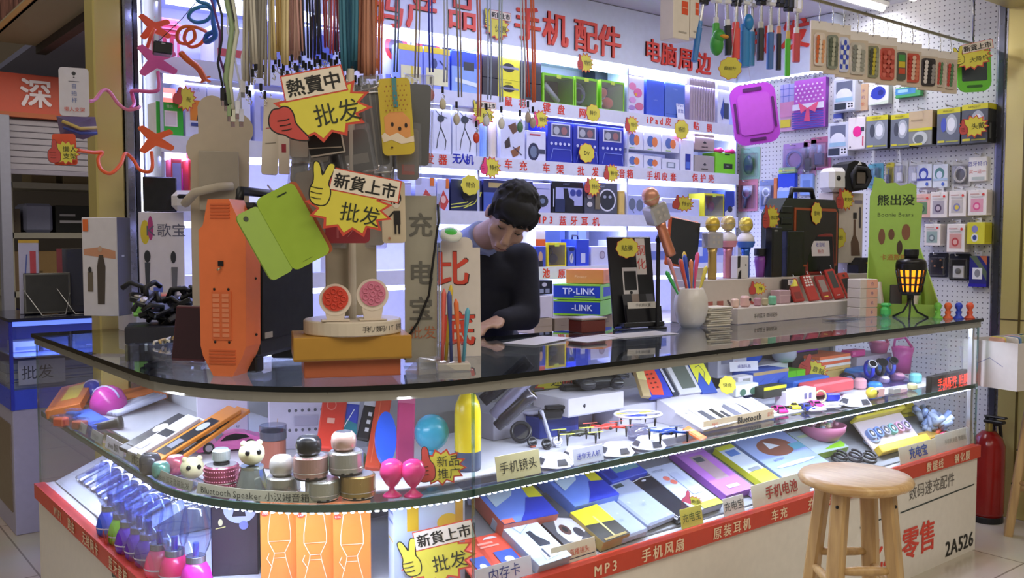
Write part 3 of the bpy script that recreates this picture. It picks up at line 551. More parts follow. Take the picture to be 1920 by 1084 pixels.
for lb, a, b, c, d_, col in HPI:
    o = peg_box(a, b, c, d_, lb, col, HPS.replace('44484e', '4a5ab8') if 'blue' in lb else HPS, d=.09, rspec='r 0 0 1 .55 1c1e20;r 0 .86 1 1 c8c028;r .15 .1 .4 .5 55585a', side='2c2e30')
peg_box(1704, 1748, 208, 272, 'headphone box with beige upper half and yellow line', '8a8c88', 'r 0 .5 1 1 cdb58c;r 0 .42 1 .5 d8cf20;e .5 .2 .32 .2 c8ccc8;e .45 .18 .2 .13 6a706c;r .05 0 .6 .06 d8cf30;r .1 .72 .6 .76 b09a70', d=.1, rspec='r 0 .5 1 1 b89c70;r 0 0 1 .5 202224')
# upper left of the pegboard
peg_box(1463, 1490, 158, 246, 'pink gingham tablet case behind the purple case', 'd8a8c8', 'r 0 .62 1 1 b8b0e8;l 5a6ac8 .012 .2 .62 .2 1;l 5a6ac8 .012 .6 .62 .6 1;l 5a6ac8 .012 0 .75 1 .75;l 5a6ac8 .012 0 .9 1 .9;r 0 .3 1 .62 d890b8;r .05 .08 .75 .25 e0d030', d=.02)
peg_box(1489, 1548, 148, 240, 'purple polka dot tablet case with a pink bow', 'c060c8', ''.join('e %.2f %.2f .03 .02 f0d8f8;' % (.08+.14*(i % 7)+(.07 if (i//7) % 2 else 0), .58+.075*(i//7)) for i in range(35) if .08+.14*(i % 7)+(.07 if (i//7) % 2 else 0) < .97)+'r 0 .38 1 .5 e8e4f4;'+''.join('r 0 %.2f 1 %.2f %s;' % (i*.05, i*.05+.025, '4a44a8') for i in range(7))+'p e85a80 .5 .4 .2 .55 .3 .3;p e85a80 .5 .4 .85 .52 .75 .3;p d84a70 .48 .4 .56 .4 .6 .12 .4 .15', d=.03, side='7a3a98')
HS = 'r .12 .55 .88 .92 6a7084;e .5 .5 .36 .2 e4e6f0;r .1 .3 .9 .42 9ac0d8;r .05 .05 .6 .25 2a3038;r .65 .05 .98 .25 f0f0f4;e .74 .12 .05 .03 202020;e .88 .12 .05 .03 202020;e .74 .2 .05 .03 202020;e .88 .2 .05 .03 202020'
peg_box(1563, 1603, 148, 208, 'white headset box with four-dot panel, under the hanging case packs', 'd2d6e4', HS, d=.07)
peg_box(1552, 1590, 230, 294, 'white headset box with four-dot panel, beside the pink bulb box', 'd2d6e4', HS, d=.07)
peg_box(1590, 1622, 220, 280, 'white box with a round pink bulb speaker picture', 'f0e8e8', 'e .55 .55 .26 .17 f02a90;r .75 .55 .95 .68 404048;r .85 .1 .92 .4 d02040;e .15 .08 .05 .03 303030', d=.07)
peg_box(1604, 1627, 158, 208, 'tan card with handwriting among the pegboard packs', 'caa888', 't .5 .75 .14 6a4a80 蓝牙;t .5 .5 .14 6a4a80 耳机;t .5 .25 .14 c05040 特价', d=.01, cat='card', name='price_card')
peg_box(1628, 1666, 160, 196, 'white pack with a deep blue round speaker picture', 'e6e8f2', 'e .5 .6 .36 .34 3040b0;e .62 .6 .14 .15 202a80;p 3040b0 .3 .3 .1 .5 .3 .6;p d0dcc8 0 0 1 .0 1 .2', d=.04)
peg_box(1679, 1726, 163, 182, 'wide green and blue pack half hidden under case packs', '4aa860', 'r 0 .3 .8 .9 4a90c8;r .1 .5 .5 .8 a0d0e0', d=.03)
peg_box(1562, 1578, 213, 228, 'small blue and white pack left of the white headset box', '5a6ac0', 'r 0 0 1 .4 e0e0f0', d=.02)
# transparent blister packs
def blister(px0, px1, py0, py1, label, card, item, d=.035, cat='blister pack', out=0.):
    xf = PX-.004-out; a, b = at(px0, (py0+py1)/2, X=xf-d), at(px1, (py0+py1)/2, X=xf-d); pm = (px0+px1)/2
    z0, z1 = at(pm, py1, X=xf-d).z, at(pm, py0, X=xf-d).z; w_, h_ = a.y-b.y, z1-z0
    o = E('blister_pack', label, cat, (xf, (a.y+b.y)/2, z0), PR)
    g = G(); g.poly(rr(w_, h_, .008, 0, h_/2), -.002, 0, mt(card) if isinstance(card, str) else card); g.ob('card', o)
    g = G(); g.M = MX.Translation((0, -d*.5, h_*.45)); item(g, w_, h_); g.ob('packed_item', o)
    g = G(); g.box(-w_*.44, -d, h_*.06, w_*.44, -.002, h_*.82, BLIS, .006); g.ob('clear_cover', o)
    g = G(); g.rod((0, .004, h_*.93), (0, -d-.02, h_*.93), .0022, HOOK); g.rod((0, -d-.02, h_*.93), (0, -d-.022, h_*.93+.01), .0022, HOOK); g.ob('hook', o)
    return o
loop = lambda col, r, k=.35: (lambda g, w, h: g.tube([(w*k*cos(t*.6)*(1-.01*t), .002*(t % 3), h*k*.9*sin(t*.6)*(1-.01*t)) for t in range(21)], r, mt(col)))
def plug(col, c2): return lambda g, w, h: (g.box(-w*.2, -.01, -h*.3, w*.2, .01, h*.05, mt(col), .003), g.rod((0, 0, h*.05), (0, 0, h*.3), w*.08, mt(c2)))
blister(1462, 1508, 268, 326, 'clear blister with violet cable, upper left on the pegboard', 'b890d0', loop('6a70b8', .004))
blister(1514, 1552, 256, 318, 'clear blister with a red-topped card and dark plug', 'c06a8a', plug('3a3a60', '8a90b8'))
blister(1500, 1524, 262, 330, 'narrow clear blister with a dark charger between two cable blisters', 'd8a0c0', plug('26242c', '50506a'))
blister(1382, 1418, 276, 336, 'clear pack with a dark oval earpiece beside the shelves', '9ac8b0', lambda g, w, h: g.ell((0, 0, 0), (w*.25, .012, h*.3), mt('3a4468', .2)))
blister(1378, 1414, 336, 396, 'pink blister with a dark ring holder beside the shelves', 'd88a98', lambda g, w, h: (g.tube([(w*.2*cos(t*.5), 0, h*.12+h*.16*sin(t*.5)) for t in range(13)], .006, mt('5a5c68', .3, .6)), g.rod((0, 0, 0), (-w*.1, 0, -h*.35), .008, mt('3c4048'))))
blister(1418, 1448, 337, 392, 'blister with a silver ring holder left of the blue cloud bag', '8a9ac8', lambda g, w, h: (g.tube([(w*.2*cos(t*.5), 0, h*.12+h*.14*sin(t*.5)) for t in range(13)], .006, mt('d8dcea', .2, .5)), g.rod((0, 0, 0), (-w*.12, 0, -h*.3), .007, mt('c8ccda'))))
peg_box(1450, 1457, 334, 384, 'narrow orange pack beside the silver ring blister', 'd8783a', 'r .2 .2 .8 .8 e08a4c', d=.02)
peg_box(1458, 1490, 326, 372, 'blue bag with white cloud pattern above the black case', '2a4ad0', 'e .2 .35 .2 .12 c0d0f8;e .5 .3 .25 .14 c8d8f8;e .82 .36 .2 .12 c0d0f8;r 0 0 1 .3 90b0f0', d=.03)
peg_box(1500, 1524, 326, 366, 'pale blue clear-cased pack above the rugged black case', '8aa8e0', 'r .2 .2 .8 .7 6a88c8', d=.02)
peg_box(1460, 1490, 314, 325, 'flat green-edged pack lying over the blue cloud bag', '9ac890', 'r 0 .3 1 .6 d0d860', d=.03, hook=False)
# rows right of the rugged case
blister(1621, 1650, 306, 352, 'teal blister pack beside the headset goggles', '6ab8c8', plug('4a90b0', '80c0d0'))
blister(1655, 1670, 304, 350, 'narrow blister with a yellow header card', 'e0d020', plug('30383c', '60686c'))
for i, px in enumerate((1672, 1700)): blister(px, px+24, 302, 346, ('left', 'right')[i]+' of two clear packs with white charger, above the green bear stand', 'e6e6e2', plug('f2f2f0', 'dcdcd8'))
for i, (px, c) in enumerate(((1719, '3a4aa8'), (1749, '5a8a8a'))):
    peg_box(px, px+28, 308, 352, ('indigo', 'grey-green')[i]+' round earphone picture on a white pack', 'dce2ec', 'e .45 .6 .32 .26 %s;e .45 .55 .2 .16 d8e0f0;r 0 .3 1 .4 %s;e .7 .15 .1 .08 4a68c0' % (c, '3040a0' if i == 0 else 'b0c8e0'), d=.025)
blister(1780, 1814, 300, 350, 'clear pack with beige earphones next to the handwritten pack', 'd0cec8', loop('e0dcd4', .004))
peg_box(1816, 1850, 294, 340, 'white polygon card with blue handwriting near the steel post', 'efece8', 't .5 .72 .2 3438a0 蓝牙特价;t .5 .4 .17 d05a48 买一送一;r .2 .05 .9 .18 b8c0b8', d=.02, cat='card', name='price_card')
RB = 'r .15 .14 .82 .66 %s;e .48 .36 .2 .16 %s;e .48 .36 .12 .09 %s;r .12 .82 .6 .86 d0a8a0;e .82 .82 .07 .05 d83a30;r .15 .72 .8 .76 c8c4c0'
for lb, a, b, c, d_, col, k in (('pink ring holder box with green window', 1714, 1744, 364, 408, 'e8b8a8', ('6a8a60', '3f5a40', '8aa070')), ('white ring holder box with purple ring', 1744, 1776, 360, 408, 'f0e8e4', ('b0a8b0', '5a4a60', 'c8b8c0')), ('white ring holder box with yellow and blue rings', 1779, 1811, 358, 406, 'f0e8e4', ('c8c0b8', '8a88b8', 'e0c850')), ('white ring holder box with pink bow ring', 1815, 1850, 356, 404, 'f0e8e4', ('e0a0b0', 'e05a90', 'f0b8c8')),
                             ('white ring holder box with a grey ring, lower row', 1733, 1763, 420, 461, 'f0e8e4', ('9ab0a8', '707f80', 'c0c8c4')), ('tall white ring holder box with a red ring', 1775, 1809, 420, 473, 'f0e8e4', ('d8a098', 'c04a48', 'e0b0a8'))):
    peg_box(a, b, c, d_, lb+' on the pegboard', col, RB % k, d=.06, rspec='r .1 .1 .9 .9 dcd2cc')
peg_box(1813, 1846, 417, 458, 'yellow ring holder box by the steel post', 'd8d038', 'e .45 .3 .2 .2 e8e8e0;e .45 .3 .12 .12 3a4a90;e .45 .7 .18 .16 8a88c0', d=.08, rspec='r .1 .1 .9 .9 c8c030')
for lb, a, b, c, d_ in (('black blister with gold studs, behind the bear stand', 1736, 1772, 474, 520), ('black blister with a white ring card', 1774, 1815, 476, 526)):
    blister(a, b, c, d_, lb, '1a1a1c', (lambda g, w, h: (g.box(-w*.25, -.006, -h*.35, w*.25, .006, h*.1, mt('e8e6e0'), .002), g.ell((0, -.008, -h*.1), (w*.14, .006, w*.14), mt('6a6a6a')))) if 'white' in lb else (lambda g, w, h: [g.ell((w*x, -.005, h*z), .005, mt('c88a60', .3, .5)) for x, z in ((-.25, .2), (.2, .25), (-.1, .0), (.3, -.05))] and None))
peg_box(1817, 1850, 480, 538, 'dark blue and rainbow pack with a white ring card, lowest by the post', '2a2a78', 'p 5a6a50 0 1 .4 1 1 .5 1 .2 .6 .6;p c06a40 .6 1 1 1 1 .7;r .2 .25 .75 .62 e4e4e8;e .48 .44 .16 .13 8a8a90;r 0 0 1 .1 2a20a0', d=.03)
# ================================================================ CASE PACKS AND SELFIE STICKS ON THE RAIL
def case_pack(px0, px1, py0, py1, label, art, Y=RY):
    """flat clear-fronted phone case pack hanging from the rail by a bent hook"""
    a, b = at(px0, py0, Y=Y), at(px1, py0, Y=Y); pm = (px0+px1)/2; z1, z0 = at(pm, py0, Y=Y).z, at(pm, py1, Y=Y).z
    w_, h_ = max(.07, (b.x-a.x)*.8), z1-z0
    o = E('phone_case_pack', label, 'phone case pack', ((a.x+b.x)/2, Y, z0), (0, 0, R(-22)), 'phone case packs on the rail')
    g = G(); g.box(-w_/2, -.008, 0, w_/2, 0, h_, mt('d8c8b4'), .001); g.poly([(-w_/2, h_*.82), (w_/2, h_*.82), (w_/2, h_), (-w_/2, h_)], -.0086, -.0084, mt('efe8e2')); g.ob('card', o)
    g = G(); g.poly(rr(w_*.66, h_*.66, .012, 0, h_*.43), -.016, -.0085, mt(art[0])); deco(g, w_*.6, h_*.6, art[1], -.016, 0, h_*.13); g.ob('phone_case', o)
    hz = RZ-z0; g = G(); g.tube([(0, -.004, h_*.94), (0, -.012, h_*.99), (.004, -.004, h_+.02), (.01, 0, (h_+hz)/2), (.002, 0, hz+.006), (-.006, 0, hz+.008), (-.01, 0, hz-.002)], .0022, HOOK); g.ob('hook', o)
    return o
FL = lambda *cs: ''.join('e %.2f %.2f .16 .09 %s;' % (.2+.3*(i % 3), .12+.15*(i//3), cs[i % len(cs)]) for i in range(17))
CP = [(1522, 1545, 40, 134, 'case pack with orange and white flowers, leftmost on the rail', ('e6d8cc', FL('d86a30', 'f0e0d0', 'e0a070'))), (1546, 1570, 44, 140, 'case pack with grey-green camouflage leaves', ('8a9080', FL('5a6450', 'b8b8a0', '6a7060'))),
      (1574, 1584, 48, 146, 'narrow edge-on white pack with blue blobs', ('d8dcf4', FL('3a50c8', 'e8ecf8'))), (1588, 1622, 60, 150, 'case pack with pale grey line drawing', ('cfc8bc', FL('8a8c84', 'e0dcd0', 'a0a094'))),
      (1622, 1646, 66, 156, 'case pack with dark and yellow comic print', ('8c8c70', FL('4a4c40', 'c8b838', '9a9a80'))), (1646, 1676, 70, 160, 'case pack with red bottle shaped print', ('c85a48', 'p a83a30 .2 .05 .8 .05 .85 .6 .6 .95 .4 .95 .15 .6;'+FL('d87060', 'b84838'))),
      (1680, 1694, 80, 160, 'narrow case pack with green, yellow and red patches', ('5a5c50', 'r .1 .7 .9 .95 4a9a4a;r .1 .45 .9 .68 d8c030;r .1 .2 .9 .42 d05030')), (1694, 1722, 82, 164, 'case pack with red cartoon figures', ('d05a44', FL('c03a2c', 'e8c8b0', 'd88060'))),
      (1724, 1752, 92, 170, 'case pack with black and white doodle print', ('3a3436', FL('e8e0dc', '2a2426', 'a09a98'))), (1752, 1768, 96, 172, 'case pack with red and green strawberries, next to last', ('d0c0b0', FL('c84a40', '5a8a60', 'd0c0b0'))), (1769, 1790, 98, 176, 'case pack with red and green strawberries, last before the starburst tag', ('d0c0b0', FL('c84a40', '5a8a60', 'd0c0b0')))]
for a in CP: case_pack(*a)
def stick(px, py0, py1, label, cols, w_=.013, dx=0, extra=None, Y=RY):
    """selfie stick hanging from a hook: phone clamp, shaft, grip"""
    t, b = at(px, py0, Y=Y), at(px+dx, py1, Y=Y); L = t.z-b.z
    o = E('selfie_stick', label, 'selfie stick', (t.x, Y, t.z), (0, atan2(t.x-b.x, L) if dx else 0, 0), 'selfie sticks on the rail')
    g = G(); g.cyl(w_, -L, -L*.42, mt(cols[0], .4), 14); g.ob('grip', o)
    g = G(); g.cyl(w_*.75, -L*.42, -L*.3, mt(cols[1], .3), 14); g.cyl(w_*.5, -L*.3, 0, mt('d0d0d4', .25, .8), 12); g.ob('shaft', o)
    g = G(); g.box(-.018, -.012, .0, .018, .012, .014, mt(cols[2], .3), .003); g.box(-.02, -.014, .014, -.012, .014, .055, mt(cols[2], .3), .002); g.box(.012, -.014, .014, .02, .014, .05, mt(cols[2], .3), .002); g.ob('phone_clamp', o)
    g = G(); g.tube([(0, 0, .01), (0, 0, RZ-t.z+.006), (0, .008, RZ-t.z+.008), (0, .01, RZ-t.z-.004)], .0022, HOOK); g.ob('hook', o)
    if extra: extra(o, L)
    return o
def duck(o, L):
    g = G(); g.ell((0, -.004, -L*.86), (.026, .022, .04), mt('3f9a3a')); g.ell((0, -.014, -L*.70), (.024, .02, .024), mt('3f9a3a')); g.ell((.008, -.03, -L*.72), (.022, .012, .007), mt('e09a30')); g.ob('duck_figure', o)
stick(1318, 8, 118, 'selfie stick with long slanting blue grip, leftmost of the bunch', ('2f78c0', '3a80c8', '26262c'), .011, -17)
stick(1343, 6, 96, 'selfie stick with green grip and a green duck figure', ('4aa83a', 'd8d8d8', 'e8e8e8'), .012, 0, duck)
stick(1362, 8, 104, 'selfie stick with black grip and white joint', ('26262a', 'e8e8ec', 'e8e8ec'), .014, 4)
stick(1380, 12, 112, 'selfie stick with red-coral flared grip', ('e8504a', 'e8504a', '2a2a2e'), .016)
stick(1397, 10, 126, 'thick blue folding selfie stick with a round joint', ('2c86c8', '2c86c8', 'e0e4ea'), .019, 0, lambda o, L: G().ell((.006, -.012, -L*.28), (.022, .016, .03), mt('2c86c8', .3)).ob('joint', o))
stick(1410, 14, 124, 'light blue selfie stick behind the thick blue one', ('58a0d0', 'e8e8ec', 'e8e8ec'), .012, Y=RY+.04)
stick(1427, 10, 114, 'selfie stick with black grip and broad black clamp', ('2a2a2c', 'c8c4b8', '1c1c20'), .013)
stick(1445, 12, 130, 'selfie stick with blue-grey grip and white clamp', ('4a74b8', 'e0dcd8', 'e8e8ec'), .013)
stick(1461, 14, 132, 'selfie stick with slim black grip and copper joint', ('1a1a1e', 'd88a68', '1c1c20'), .010)
stick(1478, 22, 143, 'selfie stick with bright green grip', ('5ac030', 'd8b868', '1c1c20'), .010)
stick(1494, 24, 117, 'selfie stick with short coral red grip and white shaft', ('d04a50', 'e8e4e4', 'f0ecea'), .014)
# two white boxes hanging under the beam
for i, (px0, px1) in enumerate(((1262, 1294), (1293, 1311))):
    a, b = at(px0, 30, Y=RY), at(px1, 30, Y=RY); z0, z1 = at((px0+px1)/2, 74-2*i, Y=RY).z, 2.23
    o = carton(('left', 'right')[i]+' white hanging box with an orange-red square on it', ((a.x+b.x)/2+.004*i, RY+.06, z0), (b.x-a.x-.004, z1-z0, .06), 'e6dcd0', 'r .5 .38 .88 .58 e0542c;r .55 .47 .83 .49 f0a080;r .3 .1 .8 .12 b0a8a0')
    G().tube([(0, -.03, z1-z0), (0, -.06, RZ-z0+.006), (0, -.068, RZ-z0)], .002, HOOK).ob('hook', o)
# big purple tablet case hanging in front of the shelves
def purple():
    c = at(1415, 214, Y=2.75); o = E('tablet_case', 'big purple shockproof tablet case hanging tilted before the pegboard', 'tablet case', tuple(c), (0, R(-8), R(-42)))
    m = mpp(c); w_, h_ = 84*m, 112*m; M1 = mt('c048d8', .4)
    g = G(); g.poly(rr(w_, h_, .05, 0, 0), -.008, .012, M1); g.poly(rr(w_*.72, h_*.68, .02), -.012, -.008, mt('c658dc', .4)); g.ob('shell', o)
    g = G()
    for cx, cz, ww, hh in ((0, h_*.41, w_*.42, .016), (-w_*.42, -.01, .012, h_*.5), (w_*.42, 0, .012, h_*.5), (0, -h_*.42, w_*.36, .012)): g.poly(rr(ww, hh, .005, cx, cz), -.0125, -.0085, mt('5a2468'))
    g.ob('slots', o)
    G().tube([(0, 0, h_*.5), (0, .01, 2.565-c.z)], .0012, mt('d8d8e0')).ob('hanging_wire', o)
purple()
# green drawing board with starburst at the right end of the rail
c = at(1826, 130, Y=RY-.02); m = mpp(c); w_, h_ = 62*m, 84*m
o = E('drawing_tablet', 'bright green framed drawing tablet with dark screen at the rail end', 'drawing tablet', tuple(c), (0, R(-3), R(-42)))
g = G(); g.poly(rr(w_, h_, .045), -.005, .008, mt('6ac832', .35)); g.ob('frame', o)
g = G(); g.poly(rr(w_*.74, h_*.64, .006, 0, h_*.06), -.0065, -.005, mt('3a4446', .25)); g.poly(rr(w_*.46, h_*.06, .006, 0, -h_*.38), -.0065, -.005, mt('2f6a1c')); g.ob('screen', o)
G().tube([(0, .002, h_*.5), (0, .004, RZ-c.z+.006), (0, .03, RZ-c.z+.004)], .002, HOOK).ob('hook', o)
# ================================================================ ON THE COUNTER TOP (z = 1.0)
T = 1.0005
BLK, BLKG = mt('121214', .45), mt('0e0e10', .15)
# --- orange rugged speaker at the corner
sp = E('rugged_speaker', 'big rugged trolley speaker with orange end frame and black grille, at the counter corner', 'speaker', (.826, 2.255, T), (0, 0, R(39)))
ORG = mt('ee7c48', .5); L_, D_, H_ = .40, .118, .435
g = G(); pr = [(-D_*.72, 0), (-D_*.28, 0), (-.006, .05), (0, .075), (0, .36), (-.012, .372), (-D_*.22, H_), (-D_*.7, H_), (-D_+.004, .372), (-D_-.008, .36), (-D_-.004, .075), (-D_*.95, .05)]
n = len(pr); g.add([(0, y, z) for y, z in pr]+[(.075, y, z) for y, z in pr], [tuple(range(n)), tuple(range(2*n-1, n-1, -1))]+[(i, i+n, (i+1) % n+n, (i+1) % n) for i in range(n)], ORG)
for i in range(5):                                                  # stepped ribs at the top and the bottom
    g.box(-.002, -D_*.72+.004*i*0, .388+i*.008, .0, -D_*.28, .392+i*.008, mt('d0663a', .5)); g.box(-.002, -D_*.8, .03+i*.008, .0, -D_*.2, .034+i*.008, mt('d0663a', .5))
for y, z in ((-.04, .195), (-.04, .065), (-.078, .195), (-.078, .065)): g.ell((-.001, y, z+.02), (.002, .0035, .0035), BLK, 8)
for z in (.1, .24, .36): g.ell((.05, -D_-.006, z), (.0035, .004, .0035), BLK, 8)
g.ob('orange_end_frame', sp)
g = G(); g.box(-.003, -.086, .09, .0, -.034, .21, mt('de7040', .5), .001)
for i in range(9):
    for j in range(2): g.box(-.0042, -.08+j*.025, .098+i*.0122, -.003, -.062+j*.025, .1065+i*.0122, mt('ea9068', .5))
g.ob('keypad', sp)
g = G(); g.box(-.003, -.066, .272, .0005, -.052, .284, BLK); g.rod((-.004, -.062, .268), (-.012, -.055, .262), .0025, mt('b0a890', .3, .8)); g.ob('cable_socket', sp)
g = G(); g.box(.07, -D_-.001, .035, L_, -.004, .43, mt('141415', .6), .012); g.ob('cabinet', sp)
g = G(); g.box(.085, -D_-.006, .08, L_-.01, -D_, .41, mt('0d0d0e', .75), .003); g.box(.095, -D_-.0075, .085, .135, -D_-.006, .1, mt('b8b0a0')); g.ob('grille', sp)
g = G(); g.box(.07, -D_+.005, 0, .11, -.01, .04, BLK, .004); g.ob('foot', sp); g = G(); g.box(L_-.05, -D_+.005, 0, L_, -.01, .04, BLK, .004); g.ob('foot', sp)
g = G(); g.tube([(.09, -.06, .42), (.1, -.06, .46), (L_-.1, -.06, .46), (L_-.09, -.06, .42)], .012, BLK); g.ob('handle', sp)
# --- beige cloud-shaped display board behind it
bd = E('cardboard_display', 'beige cloud-topped cardboard display standing behind the orange speaker', 'display board', (1.04, 2.68, T), (0, 0, R(-21)))
P = [(-.075, 0), (.09, 0), (.09, .5)]+[(.055+.05*cos(a), .66+.05*sin(a)) for a in [R(-40+i*20) for i in range(9)]]+[(-.01+.042*cos(a), .715+.042*sin(a)) for a in [R(10+i*20) for i in range(9)]]+[(-.05+.035*cos(a), .60+.045*sin(a)) for a in [R(90+i*20) for i in range(8)]]+[(-.075, .48)]
g = G(); g.poly(P, -.004, .004, mt('cbbca6', .6)); g.ob('back_board', bd)
g = G(); g.box(-.05, -.07, .42, .06, -.004, .59, mt('b3a897', .6), .002); g.ob('front_box', bd)
g = G(); g.tube([(-.09, -.03, .44), (-.06, -.09, .47), (0, -.1, .485), (.04, -.08, .49)], .013, mt('c4b8a4', .6)); g.ob('strap', bd)
# --- phone case stand: two boxes, round base, pole
SX, SYY = 1.15, 2.075; RZS = R(-24)
carton('orange flat box under the yellow box at the counter corner', (SX+.03, SYY+.085, T), (.235, .042, .17), 'b8623c', 'r 0 .93 1 1 c87448;r 0 0 1 .06 a85630', rot=(0, 0, RZS))
carton('mustard yellow flat box under the round phone case stand', (SX+.03, SYY+.085, T+.043), (.285, .058, .19), 'b98a34', 'r 0 .03 1 .1 9a7028', rot=(0, 0, RZS))
stn = E('phone_case_stand', 'white round phone case stand with a tall pole full of hanging cases', 'display stand', (SX, SYY, T+.1015), (0, 0, 0))
g = G(); g.cyl(.122, 0, .036, mt('d8ccb8', .4), 40, b=.003)
for i, s in enumerate('手机/数码/IT 配件零售'):
    a = R(-116+i*5.4)-.35+.55; g.M = MX.Rotation(a+pi/2, 4, 'Z'); g.txt(s, 0, .018, .016, mt('4a4640'), -.1226, False); g.M = MX()
g.ob('round_base', stn)
g = G(); g.cyl(.010, .036, .66, mt('d6cdbc', .35), 16); g.ob('pole', stn)
g = G()
for z in (.40, .60):
    for k in range(8): a = k*pi/4+.2; g.rod((0, 0, z), (.10*cos(a), .10*sin(a), z+.006), .0025, HOOK); g.rod((.10*cos(a), .10*sin(a), z+.006), (.103*cos(a), .103*sin(a), z+.018), .0025, HOOK)
g.ob('hook_crown', stn)
g = G(); g.box(-.06, .022, .04, .085, .03, .36, mt('b4a994', .5), .002); g.ob('back_plate', stn)
for px, py, col, lb in ((629, 580, 'd84a38', 'red suction disc phone holder on the white round base'), (699, 572, 'd8809a', 'pink suction disc phone holder on the white round base')):
    p = at(px, 606, Y=1.985 if px > 660 else 2.02); o = E('suction_holder', lb, 'phone holder', (p.x, p.y, T+.1385), (0, 0, R(-24)))
    zc = (606-py)*mpp(p)+.018; r0 = 30*mpp(p)
    g = G(); g.poly(elp(0, zc, r0, r0*1.0, 28), -.002, .006, mt('e2d6c6', .5)); g.poly([(-.02, .0), (.02, 0), (.026, .03), (.02, zc-r0*.5), (-.02, zc-r0*.5), (-.026, .03)], -.001, .005, mt('dccfbe', .5)); g.box(-.034, -.016, 0, .034, .02, .004, mt('d6c8b4'), .001); g.ob('white_disc', o)
    g = G(); M1 = mt(col, .4); g.poly(elp(0, zc+.003, r0*.8, r0*.78, 28), -.006, -.002, M1)
    for k in range(8):
        x, z = (r0*.5*cos(k*pi*2/7), zc+.003+r0*.48*sin(k*pi*2/7)) if k < 7 else (0, zc+.003)
        g.tube([(x+r0*.16*cos(t*pi/4), -.007, z+r0*.16*sin(t*pi/4)) for t in range(8)], .0022, M1, 6, True)
    g.ob('suction_pad', o)
def hang_case(px, py, wpx, hpx, label, col, spec='', Y=2.05, tilt=0, th=.010, rz=None, name='phone_case', cat='phone case', bag=False, back=None, group=None):
    """phone case hanging on the case stand, centred where it is seen"""
    c = at(px, py, Y=Y); m = mpp(c); w_, h_ = wpx*m, hpx*m
    o = E(name, label, cat, tuple(c), (0, R(-tilt), face(c, rz or 0)), group)
    g = G(); g.poly(rr(w_, h_, min(w_, h_)*.16), -th, 0, mt(col, .35))
    if spec: deco(g, w_, h_, spec, -th, 0, -h_/2)
    g.ob('shell', o)
    if back: g = G(); g.poly(rr(w_*1.02, h_, .012, w_*.07), .0005, .008, mt(back, .4)); g.ob('back_shell', o)
    if bag: g = G(); g.box(-w_*.62, -th-.006, -h_*.6, w_*.62, .006, h_*.62, BAGM, .004); g.ob('clear_bag', o)
    g = G(); g.rod((0, .004, h_*.46), (-.005, .05, h_*.5+.02), .002, HOOK); g.ob('hanger', o)
    return o
DOT = ''.join('e %.2f %.2f .022 .012 a06a28;' % (.2+.12*(i % 6)+(.06 if (i//6) % 2 else 0), .58+.06*(i//6)) for i in range(36))
fx = hang_case(743, 220, 60, 142, 'yellow phone case with an orange fox face and brown dots', 'cdb53c', 'p e09a58 .12 .22 .12 .5 .3 .56 .7 .56 .92 .45 .9 .22;p e8d8c0 .0 .26 .1 .3 .25 .25 .5 .29 .75 .21 1.0 .24 1.0 .16 .6 .14 .3 .2 .05 .17;e .36 .4 .045 .03 2a1c14;e .78 .38 .045 .03 2a1c14;e .58 .34 .05 .025 2a1c14;e .3 .1 .04 .012 4a3418;r .44 .62 .58 1.0 4a8a90;'+DOT, Y=1.965, tilt=4, th=.014)
hang_case(784, 235, 44, 150, 'tall black phone case in a clear bag right of the fox case', '1e1c1c', 'r .1 .1 .9 .9 141414', Y=2.04, bag=True, tilt=-2)
hang_case(765, 290, 40, 95, 'brown clear-bagged phone case under the fox case', '7a6a5c', 'r .2 .1 .8 .3 c85040', Y=2.05, bag=True)
hang_case(705, 235, 36, 150, 'black phone case with striped edge behind the red fist tag', '242220', 'r .3 0 .4 1 8a8478;r .6 0 .64 1 6a645c', Y=2.06, tilt=6, bag=True)
hang_case(668, 290, 54, 90, 'dark grey clear-bagged phone case between the two starburst tags', '4a4640', 'r .1 .3 .9 .5 8a857a', Y=2.07, tilt=10, bag=True)
hang_case(610, 262, 66, 62, 'white-edged black phone case under the red fist tag', '2a2826', 'l d8d2c4 .05 .03 .05 .97 .05;l d8d2c4 .05 .97 .05 .97 .95;l c8c0b0 .03 .0 .3 .9 .2', Y=1.985, tilt=10)
hang_case(560, 240, 34, 110, 'white clear-bagged phone case at the left of the case stand', 'c8bfae', 'r .2 .6 .5 .75 a03a48', Y=2.1, bag=True)
hang_case(508, 258, 30, 140, 'tall white phone case box at the far left of the case stand', 'cfc6b8', 'l a83a48 .01 .2 .6 .8 .62;l 8a8478 .01 .2 .4 .8 .42', Y=2.14, tilt=-3, th=.03)
hang_case(532, 262, 20, 130, 'second narrow white case box at the left of the case stand', 'd6ccbe', 'r .3 .3 .7 .42 9a3040', Y=2.12, th=.03)
hang_case(590, 380, 50, 120, 'clear-bagged beige phone case behind the green flip case', 'a89c86', '', Y=2.1, tilt=12, bag=True)
hang_case(738, 398, 44, 116, 'beige phone case with a small black cartoon skeleton', 'd2c4a8', 'e .6 .72 .24 .13 2c2826;e .62 .66 .18 .1 e0d8c8;e .54 .66 .05 .035 1c1a1a;e .72 .66 .05 .035 1c1a1a;r .5 .3 .78 .52 221f1f;l 221f1f .025 .5 .5 .25 .4;r .52 .15 .6 .32 221f1f;r .68 .15 .76 .32 221f1f;e .3 .08 .06 .02 b07a60', Y=2.03, tilt=1)
hang_case(652, 425, 82, 62, 'glossy crimson phone case below the yellow victory-hand tag', 'b04450', 'r .25 .15 .3 .85 d0707a;l d88a90 .02 .5 .2 .8 .7', Y=2.0, bag=False, th=.014)
hang_case(625, 420, 40, 80, 'grey clear-bagged phone case half hidden left of the crimson case', '7a7468', '', Y=2.1, bag=True)
